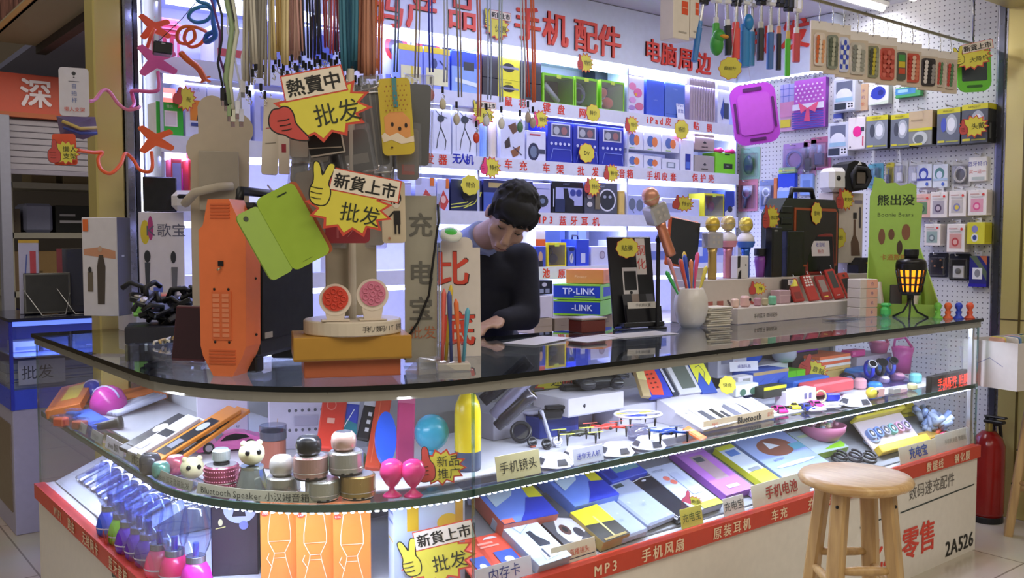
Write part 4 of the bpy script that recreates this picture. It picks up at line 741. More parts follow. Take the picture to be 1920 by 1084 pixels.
hang_case(700, 430, 40, 60, 'pale clear-bagged phone case right of the crimson case', 'b8ae9c', '', Y=2.1, bag=True)
gf = hang_case(550, 425, 78, 150, 'lime green flip phone case opened, hanging tilted beside the black speaker', '9ab83c', 'r .5 .9 .75 .92 24340c;r .3 .06 .55 .064 5a7020', Y=1.99, tilt=28, back='b8603c')
g = G(); m = mpp(at(550, 425, Y=1.99)); w_, h_ = 52*m, 136*m; g.M = MX.Translation((-39*m, -.002, -.004)) @ MX.Rotation(R(28), 4, 'Z') @ MX.Translation((-w_/2, 0, 0)); g.poly(rr(w_, h_, .014), -.006, 0, mt('8fae3a', .4)); g.poly(elp(-.012, h_*.40, .006, .006, 12), -.007, -.006, mt('2a3410')); g.ob('flip_cover', gf)
for i, (px, py, w_, h_, c) in enumerate(((640, 235, 40, 130, '3a3632'), (590, 250, 44, 110, '9a9284'), (690, 300, 40, 110, '57524a'), (722, 320, 36, 90, 'a89c8a'), (640, 320, 44, 100, '6a645a'), (676, 220, 30, 120, 'b0a898'), (600, 330, 40, 90, 'c4b8a4'), (755, 250, 34, 140, '8a8074'), (700, 380, 40, 110, '9a8e7c'), (612, 410, 36, 90, 'bcb09a'), (672, 395, 34, 110, '8c8272'), (560, 300, 36, 90, 'a09684'))):
    hang_case(px, py, w_, h_, 'clear-bagged grey or brown phone case in the dense ring around the case stand pole', c, 'r .12 .1 .88 .9 %s' % c, Y=2.12+.012*(i % 4), tilt=(-4, 5, 2, -7)[i % 4], rz=R(-30+25*(i % 4)), bag=True, group='clear-bagged phone cases on the case stand')
# --- grey acrylic sign and white paper sign
p = at(790, 690, Y=2.06); sg = E('acrylic_sign', 'tall clear acrylic sign reading power bank in grey characters', 'sign', (p.x, 2.06, T), (0, 0, R(-28)))
m = mpp(p); w_, h_ = 60*m, 318*m
g = G(); g.box(-w_/2, -.002, .01, w_/2, .002, h_, mt('b5aa98', .5)); g.txt('充', 0, h_*.83, .066, mt('6e675c'), -.0035, True); g.txt('电', 0, h_*.55, .066, mt('6e675c'), -.0035, True); g.txt('宝', 0, h_*.34, .066, mt('6e675c'), -.0035, True); g.txt('批发', .004, h_*.2, .036, mt('c87040'), -.0035, False); g.ob('paper', sg)
g = G(); g.box(-w_/2-.004, -.008, 0, w_/2+.008, -.0045, h_+.006, GLASS); g.box(w_/2+.002, -.008, 0, w_/2+.010, .004, h_+.006, tint('e8eef0')); g.box(-w_/2-.004, -.02, 0, w_/2+.006, .03, .003, tint('e8eef0')); g.ob('acrylic_sleeve', sg)
g = G(); cpts = [(.045, -.012, h_*.95), (.046, -.014, h_*.85), (.03, -.015, h_*.6), (.02, -.014, h_*.42), (-.01, -.012, h_*.26), (-.035, -.012, .08), (-.045, -.014, .02)]; g.tube(cpts, .0032, BLK, 6); tg(g.ob('black_cable', loc=(p.x, 2.06, T), rot=(0, 0, R(-28))), 'thin black cable running down over the grey acrylic sign', 'cable')
p = at(862, 640, Y=2.16); m = mpp(p); ps = E('paper_sign', 'white paper sign with big red outlined characters beside the man', 'sign', (p.x, 2.16, T), (R(-4), 0, R(-30)))
w_, h_ = 80*m, 262*m
g = G(); g.box(-w_/2, -.003, 0, w_/2, .003, h_*.78, mt('ddd2c6', .5)); g.poly(rr(w_*.75, .06, .02, -w_*.05, h_*.78), -.002, .002, mt('ddd2c6', .5))
g.txt('比', -w_*.16, h_*.63, .108, mt('2e1512'), -.0035, True); g.txt('比', -w_*.16, h_*.63, .102, mt('d8452f'), -.0042, True); g.txt('底', -.005, h_*.2, .108, mt('2e1512'), -.0035, True); g.txt('底', -.005, h_*.2, .102, mt('d8452f'), -.0042, True); g.ob('sheet', ps)
p = at(888, 610, Y=2.22); o = carton('small white carton with a pink label behind the white paper sign', (p.x, 2.28, T), (.075, .085, .04), 'e8e0dc', 'r .3 .3 .7 .8 d8b8c8', rot=(0, 0, R(-25)))
p = at(833, 428, Y=2.2); tg(G().lathe([(0, 0), (.03, .002), (.034, .012), (.024, .02), (0, .022)], mt('e4e8dc', .4), 20).ell((0, 0, .018), (.02, .02, .006), mt('4ac040')).ob('ring_holder', loc=(p.x, 2.17, T+.342), rot=(R(30), R(-16), 0)), 'round white and green gadget perched on the white paper sign', 'gadget')
# holder with toothbrush-like cable tools
p = at(848, 690, Y=1.95); ho = E('stick_holder', 'small clear acrylic rack for coloured sticks before the white sign', 'holder', (p.x, 1.95, T), (0, 0, R(-30)))
G().box(-.04, -.03, 0, .045, .03, .02, mt('c9c2b4', .3), .003).ob('base_block', ho); g = G(); g.box(-.04, .026, .0, .04, .03, .07, BLIS); g.ob('back_plate', ho)
for x, y, hh, c, tl, lb in ((-.026, -.004, .19, 'e0675c', 2, 'coral'), (-.016, .008, .2, 'd8b83a', 5, 'mustard yellow'), (-.002, .0, .185, '4a5a9a', -2, 'dark blue'), (.018, -.014, .165, 'e07038', -4, 'orange'), (.03, .01, .14, '5aa8c0', 6, 'teal')):
    q = V((p.x, 1.95, T+.0205))+MX.Rotation(R(-30), 3, 'Z') @ V((x, y, 0)); g = G(); g.tube([(0, 0, 0), (0, 0, hh*.5), (0, 0, hh*.7), (0, 0, hh*.93), (0, 0, hh)], [.0045, .004, .006, .0065, .002], mt(c, .4)); tg(g.ob('silicone_stick', loc=q, rot=(0, R(tl), 0)), lb+' silicone stick standing in the small rack before the white sign', 'stick')
p = at(800, 690, Y=1.98); g = G(); g.hull([(-.07, -.03, 0), (.09, -.04, 0), (.1, .03, 0), (-.06, .05, 0), (-.05, 0, .04), (.05, -.01, .022), (.02, .03, .035)], BAGM); tg(g.ob('plastic_bag', loc=(p.x+.01, 1.955, T)), 'crumpled clear plastic bag beside the yellow box', 'bag')
p = at(480, 690, Y=2.2); 
# --- goods on the left arm of the counter
def lbox(px, py0, py1, Y, w_, d_, label, col, spec='', rz=0, z=None, **kw):
    c = at(px, py1, Y=Y); z = c.z if z is None else z; h_ = at(px, py0, Y=Y).z-z
    return carton(label, (c.x, Y+d_, z), (w_, h_, d_), col, spec, rot=(0, 0, rz), **kw)
low = carton('low white box under the two microphone cartons on the left counter arm', (1.16, 3.6, T), (.30, .07, .22), 'cfcdd8', 'r .1 .3 .5 .6 a8a8c0')
lbox(228, 408, 575, 3.36, .13, .085, 'white carton with a coat picture and a bottle, beside the gold pillar', 'd6d2d8', 'p c89070 .05 .62 .95 .58 .95 .66 .5 .7 .05 .68;p 4a4038 .42 .12 .62 .12 .66 .5 .6 .62 .48 .62 .42 .5;e .52 .68 .06 .03 c0a088;r .15 .25 .3 .45 6a5f50;e .22 .47 .05 .03 2c2a28;r .05 .86 .2 .98 d86a30', rz=R(-46), z=T+.0705, rspec='r 0 0 1 1 3c3a3a;r .3 .6 .5 .62 a0a0a0')
lbox(322, 398, 545, 3.42, .155, .10, 'white carton with microphone pictures and a yellow tag, second on the left arm', 'dcd6dc', 'e .14 .8 .1 .12 d8c030;e .26 .84 .06 .12 b0387a;t .6 .82 .14 5a5a70 K歌宝;p 3c4048 .14 .1 .2 .1 .24 .5 .12 .5;e .18 .56 .07 .06 26282c;e .75 .55 .06 .06 26282c;p 6a6a70 .72 .1 .8 .1 .84 .45 .7 .45;r .45 .05 .6 .2 f0c8b8;r .3 .2 .5 .25 5a6ac8', rz=R(-18), z=T+.0705)
ZT = at(325, 398, Y=3.42).z+.002; c = at(304, 395, Y=3.46); m = mpp(c); o = E('tablet', 'black tablet with a grey rim standing on the two microphone cartons', 'tablet', (c.x, 3.48, ZT), (R(-4), 0, R(-16)))
w_, h_ = 60*m, 66*m; g = G(); g.box(-w_/2, -.008, 0, w_/2, 0, h_, mt('26262a', .4), .004); g.ob('housing', o); g = G(); g.box(-w_*.46, -.0092, .006, w_*.46, -.008, h_-.006, mt('0a0a0c', .2)); g.ob('screen', o)
# black and white headset box on top
c = at(372, 400, Y=3.30); o = E('headset', 'black and white VR headset beside the beige cloud board', 'headset', (c.x, 3.42, ZT), (0, 0, R(-20)))
g = G(); g.box(-.05, -.10, .0, .07, 0, .075, mt('d8d4d6', .3), .02); g.ob('visor', o); g = G(); g.ell((.05, -.03, .12), (.035, .06, .055), BLK); g.box(-.03, -.105, .045, .055, -.09, .06, BLKG, .005); g.ob('strap_pad', o)
# black pile in a tray at the back of the arm
tr = tg(G().box(-.115, -.09, 0, .115, .09, .055, mt('232228', .5), .004).ob('goods_tray', loc=(1.02, 3.12, T), rot=(0, 0, R(-20))), 'black tray under the pile of black phone holders on the left arm', 'tray')
random.seed(3)
for i in range(15):
    a = i*2.4; r_ = .03+.006*i*.7; x, y = 1.03+r_*cos(a)*1.1, 3.12+r_*sin(a)*.8; z = T+.0565+.026*(i//4)+.012*(i % 2)
    o = E('phone_holder', 'black folding phone holder in the pile on the left counter arm', 'phone holder', (x, y, z), (random.uniform(-.5, .5), random.uniform(-.5, .5), random.uniform(0, 6)), 'black phone holders in the tray')
    g = G(); g.box(-.045, -.018, 0, .045, .018, .02, mt(('15151a', '0e0e12', '222026')[i % 3], .35), .004); g.ob('clamp', o)
    g = G(); g.tube([(0, 0, .014), (.014, .014, .042), (.05, .0, .05), (.07, -.014, .028)], .009, BLK, 6); g.ob('arm', o)
    if i % 3 == 0: g = G(); g.ell((-.024, 0, .022), (.018, .011, .006), mt('b9b2aa', .3, .5)); g.ob('badge', o)
for i in range(6):
    a = R(200+i*22); o = tg(G().tube([(0, 0, 0), (.012, .006, .012), (.03, -.004, .008), (.042, .008, .002)], .0045, mt('c8a868' if i % 2 else 'd8d0b8', .3, .6), 6).ob('cable_tie', loc=(1.0+.03*cos(a)-.0, 2.985+.012*sin(a)-.0, T+.005+.004*i), rot=(0, 0, a)), 'gold twist-tied cable end before the black tray', 'cable', 'gold cable ends by the black tray')
for px, c1, lb in ((272, '8acb58', 'lime green'), (305, 'e07a78', 'coral pink')):
    p = at(px, 545, Y=3.22); g = G(); m1 = mt(c1, .4); g.hull([(-.03, 0, 0), (.03, 0, 0), (.03, .012, 0), (-.03, .012, 0), (-.03, .03, .07), (.03, .03, .07), (-.03, .04, .07), (.03, .04, .07)], m1); g.box(-.03, -.03, 0, .03, .01, .008, m1, .002); tg(g.ob('folding_stand', loc=(p.x, 3.25, T+.075), rot=(0, 0, R(-15))), lb+' folding phone stand at the back of the black pile', 'phone stand')
p = at(350, 690, Z=T); g = G(); g.box(-.055, -.006, 0, .055, .006, .155, mt('5a2630', .3), .004); g.box(-.049, -.0075, .008, .049, -.006, .147, mt('3a1c24', .15)); tg(g.ob('tablet', loc=(.895, 2.54, T), rot=(R(-10), 0, R(-58))), 'dark red tablet standing on edge left of the orange speaker', 'tablet')
# --- brown box, papers, bag in front of the man
p = at(1101, 622, Z=T); o = E('lidded_box', 'brown plastic box with a clear lid on the glass top before the router boxes', 'box', (p.x, p.y, T), (0, 0, R(-5))); m = mpp(p)
G().box(-.056, -.04, 0, .056, .04, .045, mt('6e3026', .35), .003).ob('tub', o); G().box(-.06, -.044, .045, .06, .044, .054, mt('a8988a', .3), .003).ob('lid', o)
for i, (px, py, a, lb) in enumerate(((1120, 634, 8, 'white paper sheet nearest the brown box'), (1200, 628, -4, 'white paper sheet between the brown box and the vase'), (1010, 640, 20, 'white paper sheet beside the dark sweater of the man'))):
    p = at(px, py, Z=T); g = G(); g.box(-.13, -.06, 0, .13, .06, .001, mt('c9c4bc')); tg(g.ob('paper_sheet', loc=(p.x, min(2.42, p.y), T+.0012*i), rot=(0, 0, R(a))), lb, 'paper')
p = at(1160, 616, Z=T); tg(G().rod((-.05, 0, .004), (.05, 0, .004), .004, mt('2c3a9a', .3), 8).rod((.05, 0, .004), (.06, 0, .004), .003, mt('c0c0c8'), 8).ob('pen', loc=(p.x, p.y-.03, T+.0035), rot=(0, 0, R(6))), 'blue ballpoint pen on the white papers', 'pen')
# --- black phone film display and microphone stand
fd = E('film_display', 'black tilted display board with a phone picture and film packs', 'display board', (*at(1190, 612, Y=2.44).xy, T), (R(-9), 0, R(-14))); m = mpp(at(1190, 560, Y=2.44))
w_, h_ = 96*m, 172*m
g = G(); g.box(-w_/2, -.01, 0, w_/2, 0, h_, mt('17171b', .35), .003); deco(g, w_, h_, 'r .28 .36 .62 .66 d8d4d4;r .31 .41 .59 .62 16161a;e .45 .385 .035 .018 26262a;r .62 .58 .84 .98 e0d8d0;t .73 .85 .13 d04038 钢;t .73 .7 .13 d04038 化', -.01); g.ob('board', fd)
g = G(); g.box(-w_*.42, -.06, .0, w_*.5, -.0105, h_*.05, BLK, .002); g.box(-w_*.3, -.045, h_*.05, w_*.5, -.04, h_*.22, mt('1e1e22', .2)); deco(g, w_*.7, h_*.07, 'r 0 0 1 1 d6d0c6;t .5 .5 .55 3a3a3a 手机钢化膜', -.046, w_*.08, h_*.2); g.ob('pocket', fd)
for i in range(4): p_ = G(); p_.box(-.02, -.0, 0, .02, .002, .11, mt(('2a2a30', '8a7a70', '1c1c20', '4a4a50')[i])); o = p_.ob('film_pack', fd, loc=(-w_*.2+i*.034, -.036+.003*i, h_*.05), rot=(R(-6), 0, 0))
ob2 = carton('blue and tan flat carton leaning behind the black film display', (*at(1165, 612, Y=2.49).xy, T), (.06, .155, .02), '3a4068', 'p b0795c 0 0 1 0 .5 .5 0 .6', rot=(0, 0, R(-14)))
def mic_head(g, z, r, col, n=16):
    g.lathe([(r*.7, z), (r, z+r*.45), (r*1.02, z+r*.9), (r*.93, z+r*1.4), (r*.6, z+r*1.85), (0, z+r*1.98)], mt(col, .3, .4), n); g.cyl(r*1.03, z+r*.72, z+r*.86, mt('d8c8a0', .25, .7), n)
def box_mic(label, loc, sc, c_handle, c_box, c_head, rot=(0, 0, 0), ball=None, group=None):
    """karaoke microphone: handle, square speaker block (or round head), wire-mesh head"""
    o = E('karaoke_microphone', label, 'microphone', loc, rot); s = sc
    g = G(); g.lathe([(0, 0), (.017*s, 0), (.018*s, .01*s), (.0165*s, .10*s), (.021*s, .125*s), (0, .125*s)], mt(c_handle, .25, .5), 18); g.ob('handle', o)
    if ball:
        g = G(); g.ell((0, 0, .152*s), (.037*s, .034*s, .032*s), mt('e8e2e4', .35)); g.ob('round_speaker', o); g = G(); g.lathe([(.03*s, .122*s), (.034*s, .134*s), (.0375*s, .141*s), (.0375*s, .146*s)], mt(ball, .4), 20); g.ob('coloured_band', o)
    else: g = G(); g.box(-.034*s, -.028*s, .122*s, .034*s, .028*s, .185*s, mt(c_box, .3, .35), .006*s); deco(g, .05*s, .05*s, 'e .3 .7 .12 .12 c0b8b0;e .7 .7 .12 .12 c0b8b0;e .3 .3 .12 .12 c0b8b0;e .7 .3 .12 .12 c0b8b0', -.028*s, 0, .13*s); g.ob('speaker_block', o)
    g = G(); g.cyl(.016*s, .183*s, .192*s, mt('c8b890', .3, .6)); mic_head(g, .19*s, .028*s, c_head); g.ob('mesh_head', o)
    return o
ms = at(1233, 604, Y=2.36); o = E('microphone_stand', 'black microphone stand holding the tilted rose gold microphone', 'stand', (ms.x, 2.36, T))
g = G(); g.cyl(.035, 0, .008, BLK, 20); g.ob('foot', o); g = G(); g.cyl(.008, .008, .33, BLK, 12); g.ob('post', o); g = G(); g.tube([(0, 0, .33), (-.006, -.012, .345), (-.004, -.02, .36)], .012, BLK, 8); g.ob('clip', o)
q0, q1 = at(1258, 478, Y=2.31), at(1216, 352, Y=2.31); d = (q1-q0)
box_mic('tilted rose gold microphone with a silver speaker block, on the black stand', tuple(q0), d.length/.245, 'd88a68', 'b8b4b0', 'd89a80', rot=(R(6), -atan2(q0.x-q1.x, d.z), R(-14)))
# --- white vase with sticks
vx = at(1275, 611, Z=T); vx.y = 2.33; m = mpp(vx)
vs_ = E('vase', 'white egg-shaped vase full of coloured silicone sticks', 'vase', (vx.x, vx.y, T)); r_ = 32*m
g = G(); g.lathe([(0, .003), (r_*.55, 0), (r_*.8, .02), (r_, .07), (r_*.96, .11), (r_*.74, .146), (r_*.70, .15), (r_*.66, .146), (r_*.8, .11), (r_*.8, .06), (0, .03)], mt('dcd4ca', .25), 32); g.ob('body', vs_)
for i, (a, hh, tl, c, lb) in enumerate(((0, .24, -26, 'f0a0a0', 'pale coral'), (1, .22, -16, 'd85a4a', 'red'), (2, .23, -6, '3a5ac0', 'blue'), (3, .24, 2, 'e8c040', 'yellow with orange tip'), (4, .24, 10, 'e85a88', 'hot pink'), (5, .2, 24, 'd8c84a', 'lemon yellow'), (6, .2, -34, '4ac060', 'green'), (7, .22, -12, '1c1c20', 'black'), (8, .21, 4, 'e08850', 'orange'), (9, .22, 15, '3a8ac8', 'sky blue'))):
    y = .014*cos(a*2.1); tr_ = MX.Translation((vx.x, vx.y+y, T+.045)); x_ = -.004*cos(a*1.7)
    g = G(); g.tube([(0, 0, 0), (0, 0, hh*.55), (0, 0, hh*.72), (0, 0, hh*.95), (0, 0, hh)], [.004, .004, .007, .0085, .003], mt(c, .4)); tg(g.ob('silicone_stick', loc=(vx.x+x_, vx.y+y*1.2, T+.05), rot=(R(-4+3*cos(a*1.3)), R(tl), 0)), lb+' silicone stick standing in the white vase', 'stick')
# --- stepped white risers at the right
r1a, r1b = at(1384, 590, Y=2.27).x, at(1638, 580, Y=2.27).x
R1 = 1.064; R2 = 1.172
carton('long low white platform for small speakers and red phones on the counter', ((r1a+r1b)/2, 2.385, T), (r1b-r1a, R1-T, .115), 'cfc5bc', 't .18 .45 .3 4a4640 手机蓝牙 数码配件')
r2a, r2b = at(1306, 550, Y=2.385).x, at(1622, 540, Y=2.44).x
carton('tall white platform behind the low one with red pattern on its left end', ((r2a+r2b)/2, 2.52, T), (r2b-r2a, R2-T, .13), 'cdc3ba', 'r .03 .12 .08 .5 b86a60;r .10 .12 .13 .5 a8645a;l 6a5a58 .05 .15 .15 .2 .5;l 6a5a58 .05 .2 .15 .15 .5;e .26 .3 .025 .17 b0504a;e .26 .3 .015 .1 d8c8c0;r .31 .12 .35 .5 c07060')
o = [carton('thin booklet in the stack beside the white vase', (at(1345, 610, Z=T).x-.01+.004*(i % 3), 2.36+.003*(i % 2), T+i*.0082), (.115, .0078, .085), ('ddd2be', 'c8c0b0', 'e0d8c8')[i % 3], 'r 0 .1 1 .25 7a7266', cat='booklet', name='booklet', group='booklets stacked beside the vase', bev=.0008, rot=(0, 0, R(-12+3*(i % 3)))) for i in range(9)]
def rx(px, Y, py=520): return at(px, py, Y=Y).x
box_mic('gold microphone with a silver square block, leftmost on the tall white platform', (rx(1335, 2.44), 2.44, R2), 1.05, 'c8a860', 'b8b6ba', 'd0b040', rot=(0, 0, R(-20)))
box_mic('pink-handled microphone with a round white speaker ball', (rx(1362, 2.47), 2.465, R2), 1.08, 'd890a0', '', 'd0b878', ball='d890a0')
box_mic('blue-handled microphone with a round white speaker ball', (rx(1399, 2.47), 2.475, R2), 1.06, '3a6ac0', '', 'd8c050', ball='3a6ac0')
carton('small white and black speaker box before the blue microphone', (rx(1384, 2.43), 2.44, R2), (.075, .095, .035), 'dcd8d8', 'p 1c1c20 0 .45 .22 .5 .25 1 0 1;e .72 .6 .05 .05 1c1c20;p 1c1c20 0 0 .3 0 .3 .4 .1 .3')
p = rx(1425, 2.46); o = E('mini_speaker', 'purple handheld speaker with a black cap between the mics and the black boxes', 'speaker', (p, 2.46, R2)); G().lathe([(0, 0), (.018, 0), (.02, .03), (.026, .07), (.024, .09), (0, .092)], mt('8a4aa0', .35), 20).ob('body', o); G().cyl(.027, .092, .125, BLK, 20).ob('cap', o)
wb = carton('white carton carrying the tilted black tablet', (rx(1294, 2.50), 2.535, T), (.12, .22, .07), 'c8c0be', 'r .1 .2 .6 .6 b4acaa')
o = E('tablet', 'black tablet with orange edge tilted on a white carton behind the vase', 'tablet', (rx(1290, 2.46), 2.51, T+.222), (R(-8), R(10), R(-20))); g = G(); g.box(-.07, -.012, 0, .07, 0, .2, mt('c85a30', .4), .004); g.ob('housing', o); g = G(); g.box(-.058, -.0135, .008, .075, -.012, .195, mt('2a2c30', .3), .002); g.ob('screen', o)
# rugged black case speaker
bx = (rx(1440, 2.49), rx(1553, 2.49)); zt = at(1500, 372, Y=2.44).z
o = E('rugged_speaker', 'rugged dark green-black speaker case with carry handle and orange-lined screen', 'speaker', ((bx[0]+bx[1])/2, 2.53, R2), (0, 0, 0)); w_, h_ = bx[1]-bx[0], zt-R2
g = G(); g.poly([(-w_/2, 0), (w_/2, 0), (w_/2, h_*.85), (w_*.42, h_), (-w_*.38, h_), (-w_/2, h_*.8)], -.09, 0, mt('2c3229', .55)); g.ob('case', o)
g = G(); g.poly([(-w_*.26, .04), (w_*.47, .04), (w_*.47, h_*.82), (w_*.43, h_*.88), (-w_*.26, h_*.88)], -.094, -.0905, mt('a8502c', .4)); g.poly([(-w_*.23, .05), (w_*.44, .05), (w_*.44, h_*.84), (-w_*.23, h_*.85)], -.0955, -.0942, mt('1a1b1c', .35)); g.ob('screen', o)
g = G(); g.tube([(-w_*.18, -.045, h_), (-w_*.16, -.045, h_+.04), (w_*.16, -.045, h_+.045), (w_*.2, -.045, h_)], .012, BLK); g.ob('handle', o)
g = G(); [g.box(-w_*.47, -.098, .03+i*.05, -w_*.3, -.0905, .06+i*.05, mt('20251f', .5), .003) for i in range(6)]; g.ob('rib', o)
carton('black upright speaker box, narrow, before the rugged case', (rx(1446, 2.43), 2.438, R2), (.075, .215, .036), '161618', 'r .1 .1 .9 .9 1c1c1f;r .2 .92 .5 .95 8a8a8a', r=.3)
carton('black upright speaker box, broad, right of the narrow one', (rx(1481, 2.43), 2.438, R2), (.125, .2, .036), '121214', 'r .1 .1 .9 .9 19191b', r=.3)
o = E('tablet', 'red-framed black screen with a handwritten white note', 'tablet', (rx(1540, 2.42), 2.437, R2), (R(-5), 0, R(-8))); g = G(); g.box(-.098, -.02, 0, .098, 0, .19, mt('8a2f28', .4), .008); g.ob('frame', o); g = G(); g.box(-.085, -.0215, .015, .085, -.02, .175, mt('121216', .2)); deco(g, .12, .07, 'r 0 0 1 1 dcd6dc;t .5 .75 .3 3a3ab0 收音机;t .5 .3 .3 c05048 特价', -.0216, 0, .085); g.ob('screen', o)
RPX = (1492, 1520, 1545, 1568, 1590)
for i, px in enumerate(RPX):
    o = E('red_radio', ('leftmost red radio with a yellow sticker', 'second red radio with white keys', 'third red radio with a grey panel', 'tall red radio with a dark screen', 'rightmost red radio with a black speaker face')[i]+' leaning on the white platform', 'radio', (rx(px, 2.33, 565), 2.315, R1+.001), (R(-30), R(-6), R(-24)))
    hh = (.11, .125, .12, .15, .13)[i]; g = G(); g.box(-.026, -.014, 0, .026, 0, hh, mt(('9a2f26', 'a83228', '8f2c26', 'ac3028', 'a43a2c')[i], .35), .004)
    deco(g, .05, hh, ('r .15 .65 .85 .95 d8cc50;r .2 .1 .8 .4 7a2820', ''.join('r %.2f %.2f %.2f %.2f d8d0c8;' % (.15+.26*(k % 3), .55+.1*(k//3), .33+.26*(k % 3), .62+.1*(k//3)) for k in range(12)), 'r .2 .3 .8 .8 8a7c74;r .2 .1 .6 .14 d8c050', 'r .2 .35 .8 .92 3a3c38;r .25 .1 .6 .13 d8d0c8', 'r .12 .05 .88 .75 1e1c1c;e .5 .86 .12 .05 2a2826')[i], -.014); g.ob('body', o)
    G().rod((.018, -.007, hh), (.018, -.007, hh+.02), .002, HOOK).ob('antenna', o)
for i, (px, s, c, lb) in enumerate(((1378, .016, 'e8c8b8', 'tiny peach'), (1397, .02, 'e0b8b0', 'round pink eye-dotted'), (1420, .015, 'b88a98', 'mauve cylinder'), (1434, .014, 'b8b090', 'khaki cylinder'), (1448, .017, '7ac0a0', 'mint green'))):
    g = G(); g.cyl(s, 0, s*2.2, mt(c, .35), 20, b=s*.3)
    if i == 1: g.ell((.006, -s, s*1.5), (.007, .004, .007), BLK, 10)
    tg(g.ob('mini_speaker', loc=(rx(px, 2.31, 572), 2.31, R1+.0005)), lb+' mini speaker on the low white platform', 'speaker')
carton('rose pink transparent box behind the mint mini speaker', (rx(1462, 2.35, 570), 2.372, R1+.0005), (.075, .055, .05), 'c0a0a8', 'r 0 .6 1 .66 d8c0c4')
carton('stacked dark gadget box with a white tag beside the red radios', (rx(1478, 2.36, 550), 2.38, R1+.0005), (.05, .10, .03), '2a2626', 'e .5 .5 .25 .12 c8c0b8;r .1 .75 .9 .98 dcd4d8;t .5 .87 .16 4a4ab0 特')
# carton with microphone picture, VR headset on top
carton('plain grey carton under the white microphone-picture carton', (rx(1612, 2.5, 480), 2.57, T), (.15, .22, .09), 'b4aca6', '', rot=(0, 0, R(-10)))
wx = rx(1598, 2.48, 420); zt = at(1598, 362, Y=2.48).z
carton('white carton printed with a bronze microphone, under the VR headset', (wx-.02, 2.57, T+.2205), (.21, zt-T-.2205, .09), 'd4c8c0', 'p 6a5040 .62 .1 .92 .1 .86 .3 .76 .4 .75 .62 .68 .62 .68 .4 .6 .3;r .66 .63 .78 .72 2a2828;r .86 .5 .92 .8 4a4450;r .7 .85 .95 .9 8a8090', rot=(0, 0, R(-10)))
v = E('vr_headset', 'white and black VR headset on the white microphone carton', 'headset', (wx-.075, 2.50, zt+.002), (0, 0, R(-20))); v.scale = (1.15,)*3
g = G(); g.box(-.085, -.05, 0, .0, .045, .10, mt('dcdad8', .3), .018); g.ell((-.05, -.05, .055), (.011, .005, .011), BLKG, 12); g.ob('visor', v)
g = G(); g.poly([(-.01, .01), (.02, 0), (.09, .012), (.112, .05), (.108, .09), (.08, .12), (.03, .13), (-.005, .115), (-.02, .06)], -.052, .05, mt('151516', .8)); g.ob('face_cushion', v)
g = G(); g.tube([(.02, -.058, .02), (.08, -.058, .025), (.1, -.058, .06), (.08, -.058, .095), (.03, -.058, .1), (.01, -.058, .07)], .01, mt('26262a', .7), 8, True); g.box(.035, -.06, .035, .075, -.053, .08, mt('6a6058')); g.poly([(.04, .112), (.05, .128), (.06, .112)], -.056, -.053, mt('e8e8e8')); g.ob('head_strap', v)
o = E('gift_box', 'black house-shaped box with a gold key ring behind the green card', 'box', (rx(1625, 2.42, 495), 2.46, R2-.001)); G().poly([(-.055, 0), (.065, 0), (.065, .035), (.03, .075), (-.02, .075), (-.055, .04)], -.03, .03, mt('131315', .5)).ob('body', o); G().tube([(.01, -.033, .05), (.03, -.035, .045), (.04, -.034, .03), (.055, -.033, .02)], .004, mt('c8a850', .3, .8)).ob('key_ring', o)
for k in range(4): carton('white slim carton in the stack with the pink list, %s' % ('bottom one', 'second from bottom', 'third from bottom', 'top one')[k], (at(1634, 560, Y=2.14).x+.001*(k % 2), 2.215, T+k*.041), (.10, .040, .075), 'd8cfc6', 'r .35 .05 1 .95 e4b4a0;t .68 .5 .4 4a3a8a %s' % '手机特价'[k], rot=(0, 0, R(-14)))
# --- green cartoon-brand display tray (no figures), lantern, suction toys
gd = E('cardboard_display', 'lime green cardboard display tray with a cloud-edged header card', 'display board', (3.945, 2.13, T), (0, 0, R(-62))); GRN = mt('9cc050', .5)
zt = at(1680, 338, Y=2.3).z-T; m = 4.25/F
w_ = 86*m; g = G(); P = [(-w_/2, .30), (w_/2, .30), (w_/2+.008, zt*.80), (w_*.42, zt*.81), (w_*.41, zt*.93), (w_*.3, zt*.95), (w_*.1, zt*.93), (-.0, zt*.955), (-w_*.18, zt*.95), (-w_*.25, zt*.985), (-w_*.42, zt), (-w_*.46, zt*.9), (-w_*.5, zt*.86)]
g.poly([(x-.033, z) for x, z in P], -.003, .003, GRN); g.txt('熊出没', -.03, zt*.83, .052, mt('24301a'), -.0035, True); g.txt('Boonie Bears', -.03, zt*.725, .026, mt('3a4a24'), -.0035)
for x, z, a, b, c in ((-.075, .42, .014, .045, '7a5238'), (-.035, .43, .013, .03, '6a4630'), (.0, .37, .012, .04, '4a3826'), (.025, .44, .018, .045, '86583a')): g.poly(elp(x-.01, (z-.07)*zt/.62, a, b*.8), -.0042, -.0042, mt(c))
g.ob('header_card', gd)
g = G(); g.box(-w_/2-.035, -.003, 0, w_/2-.03, .0, .30, GRN); g.hull([(x, y, z) for z in (0, .006) for x, y in ((-w_/2-.035, 0), (w_/2-.03, 0), (w_/2+.05, -.14), (-w_/2-.035, -.14))], GRN)
for xa, xb in ((-w_/2-.035, -w_/2-.035), (w_/2-.034, w_/2+.046)): g.hull([(x+i, y, z) for x, y, z in ((xa, 0, 0), (xb, -.14, 0), (xb, -.14, .05), (xa, 0, .30)) for i in (0, .004)], GRN)
g.box(-w_/2-.035, -.14, .006, w_/2+.05, -.137, .055, GRN); g.txt('卡通数据线', -.02, .255, .028, mt('b0803a'), -.0035, True); g.ob('tray', gd)
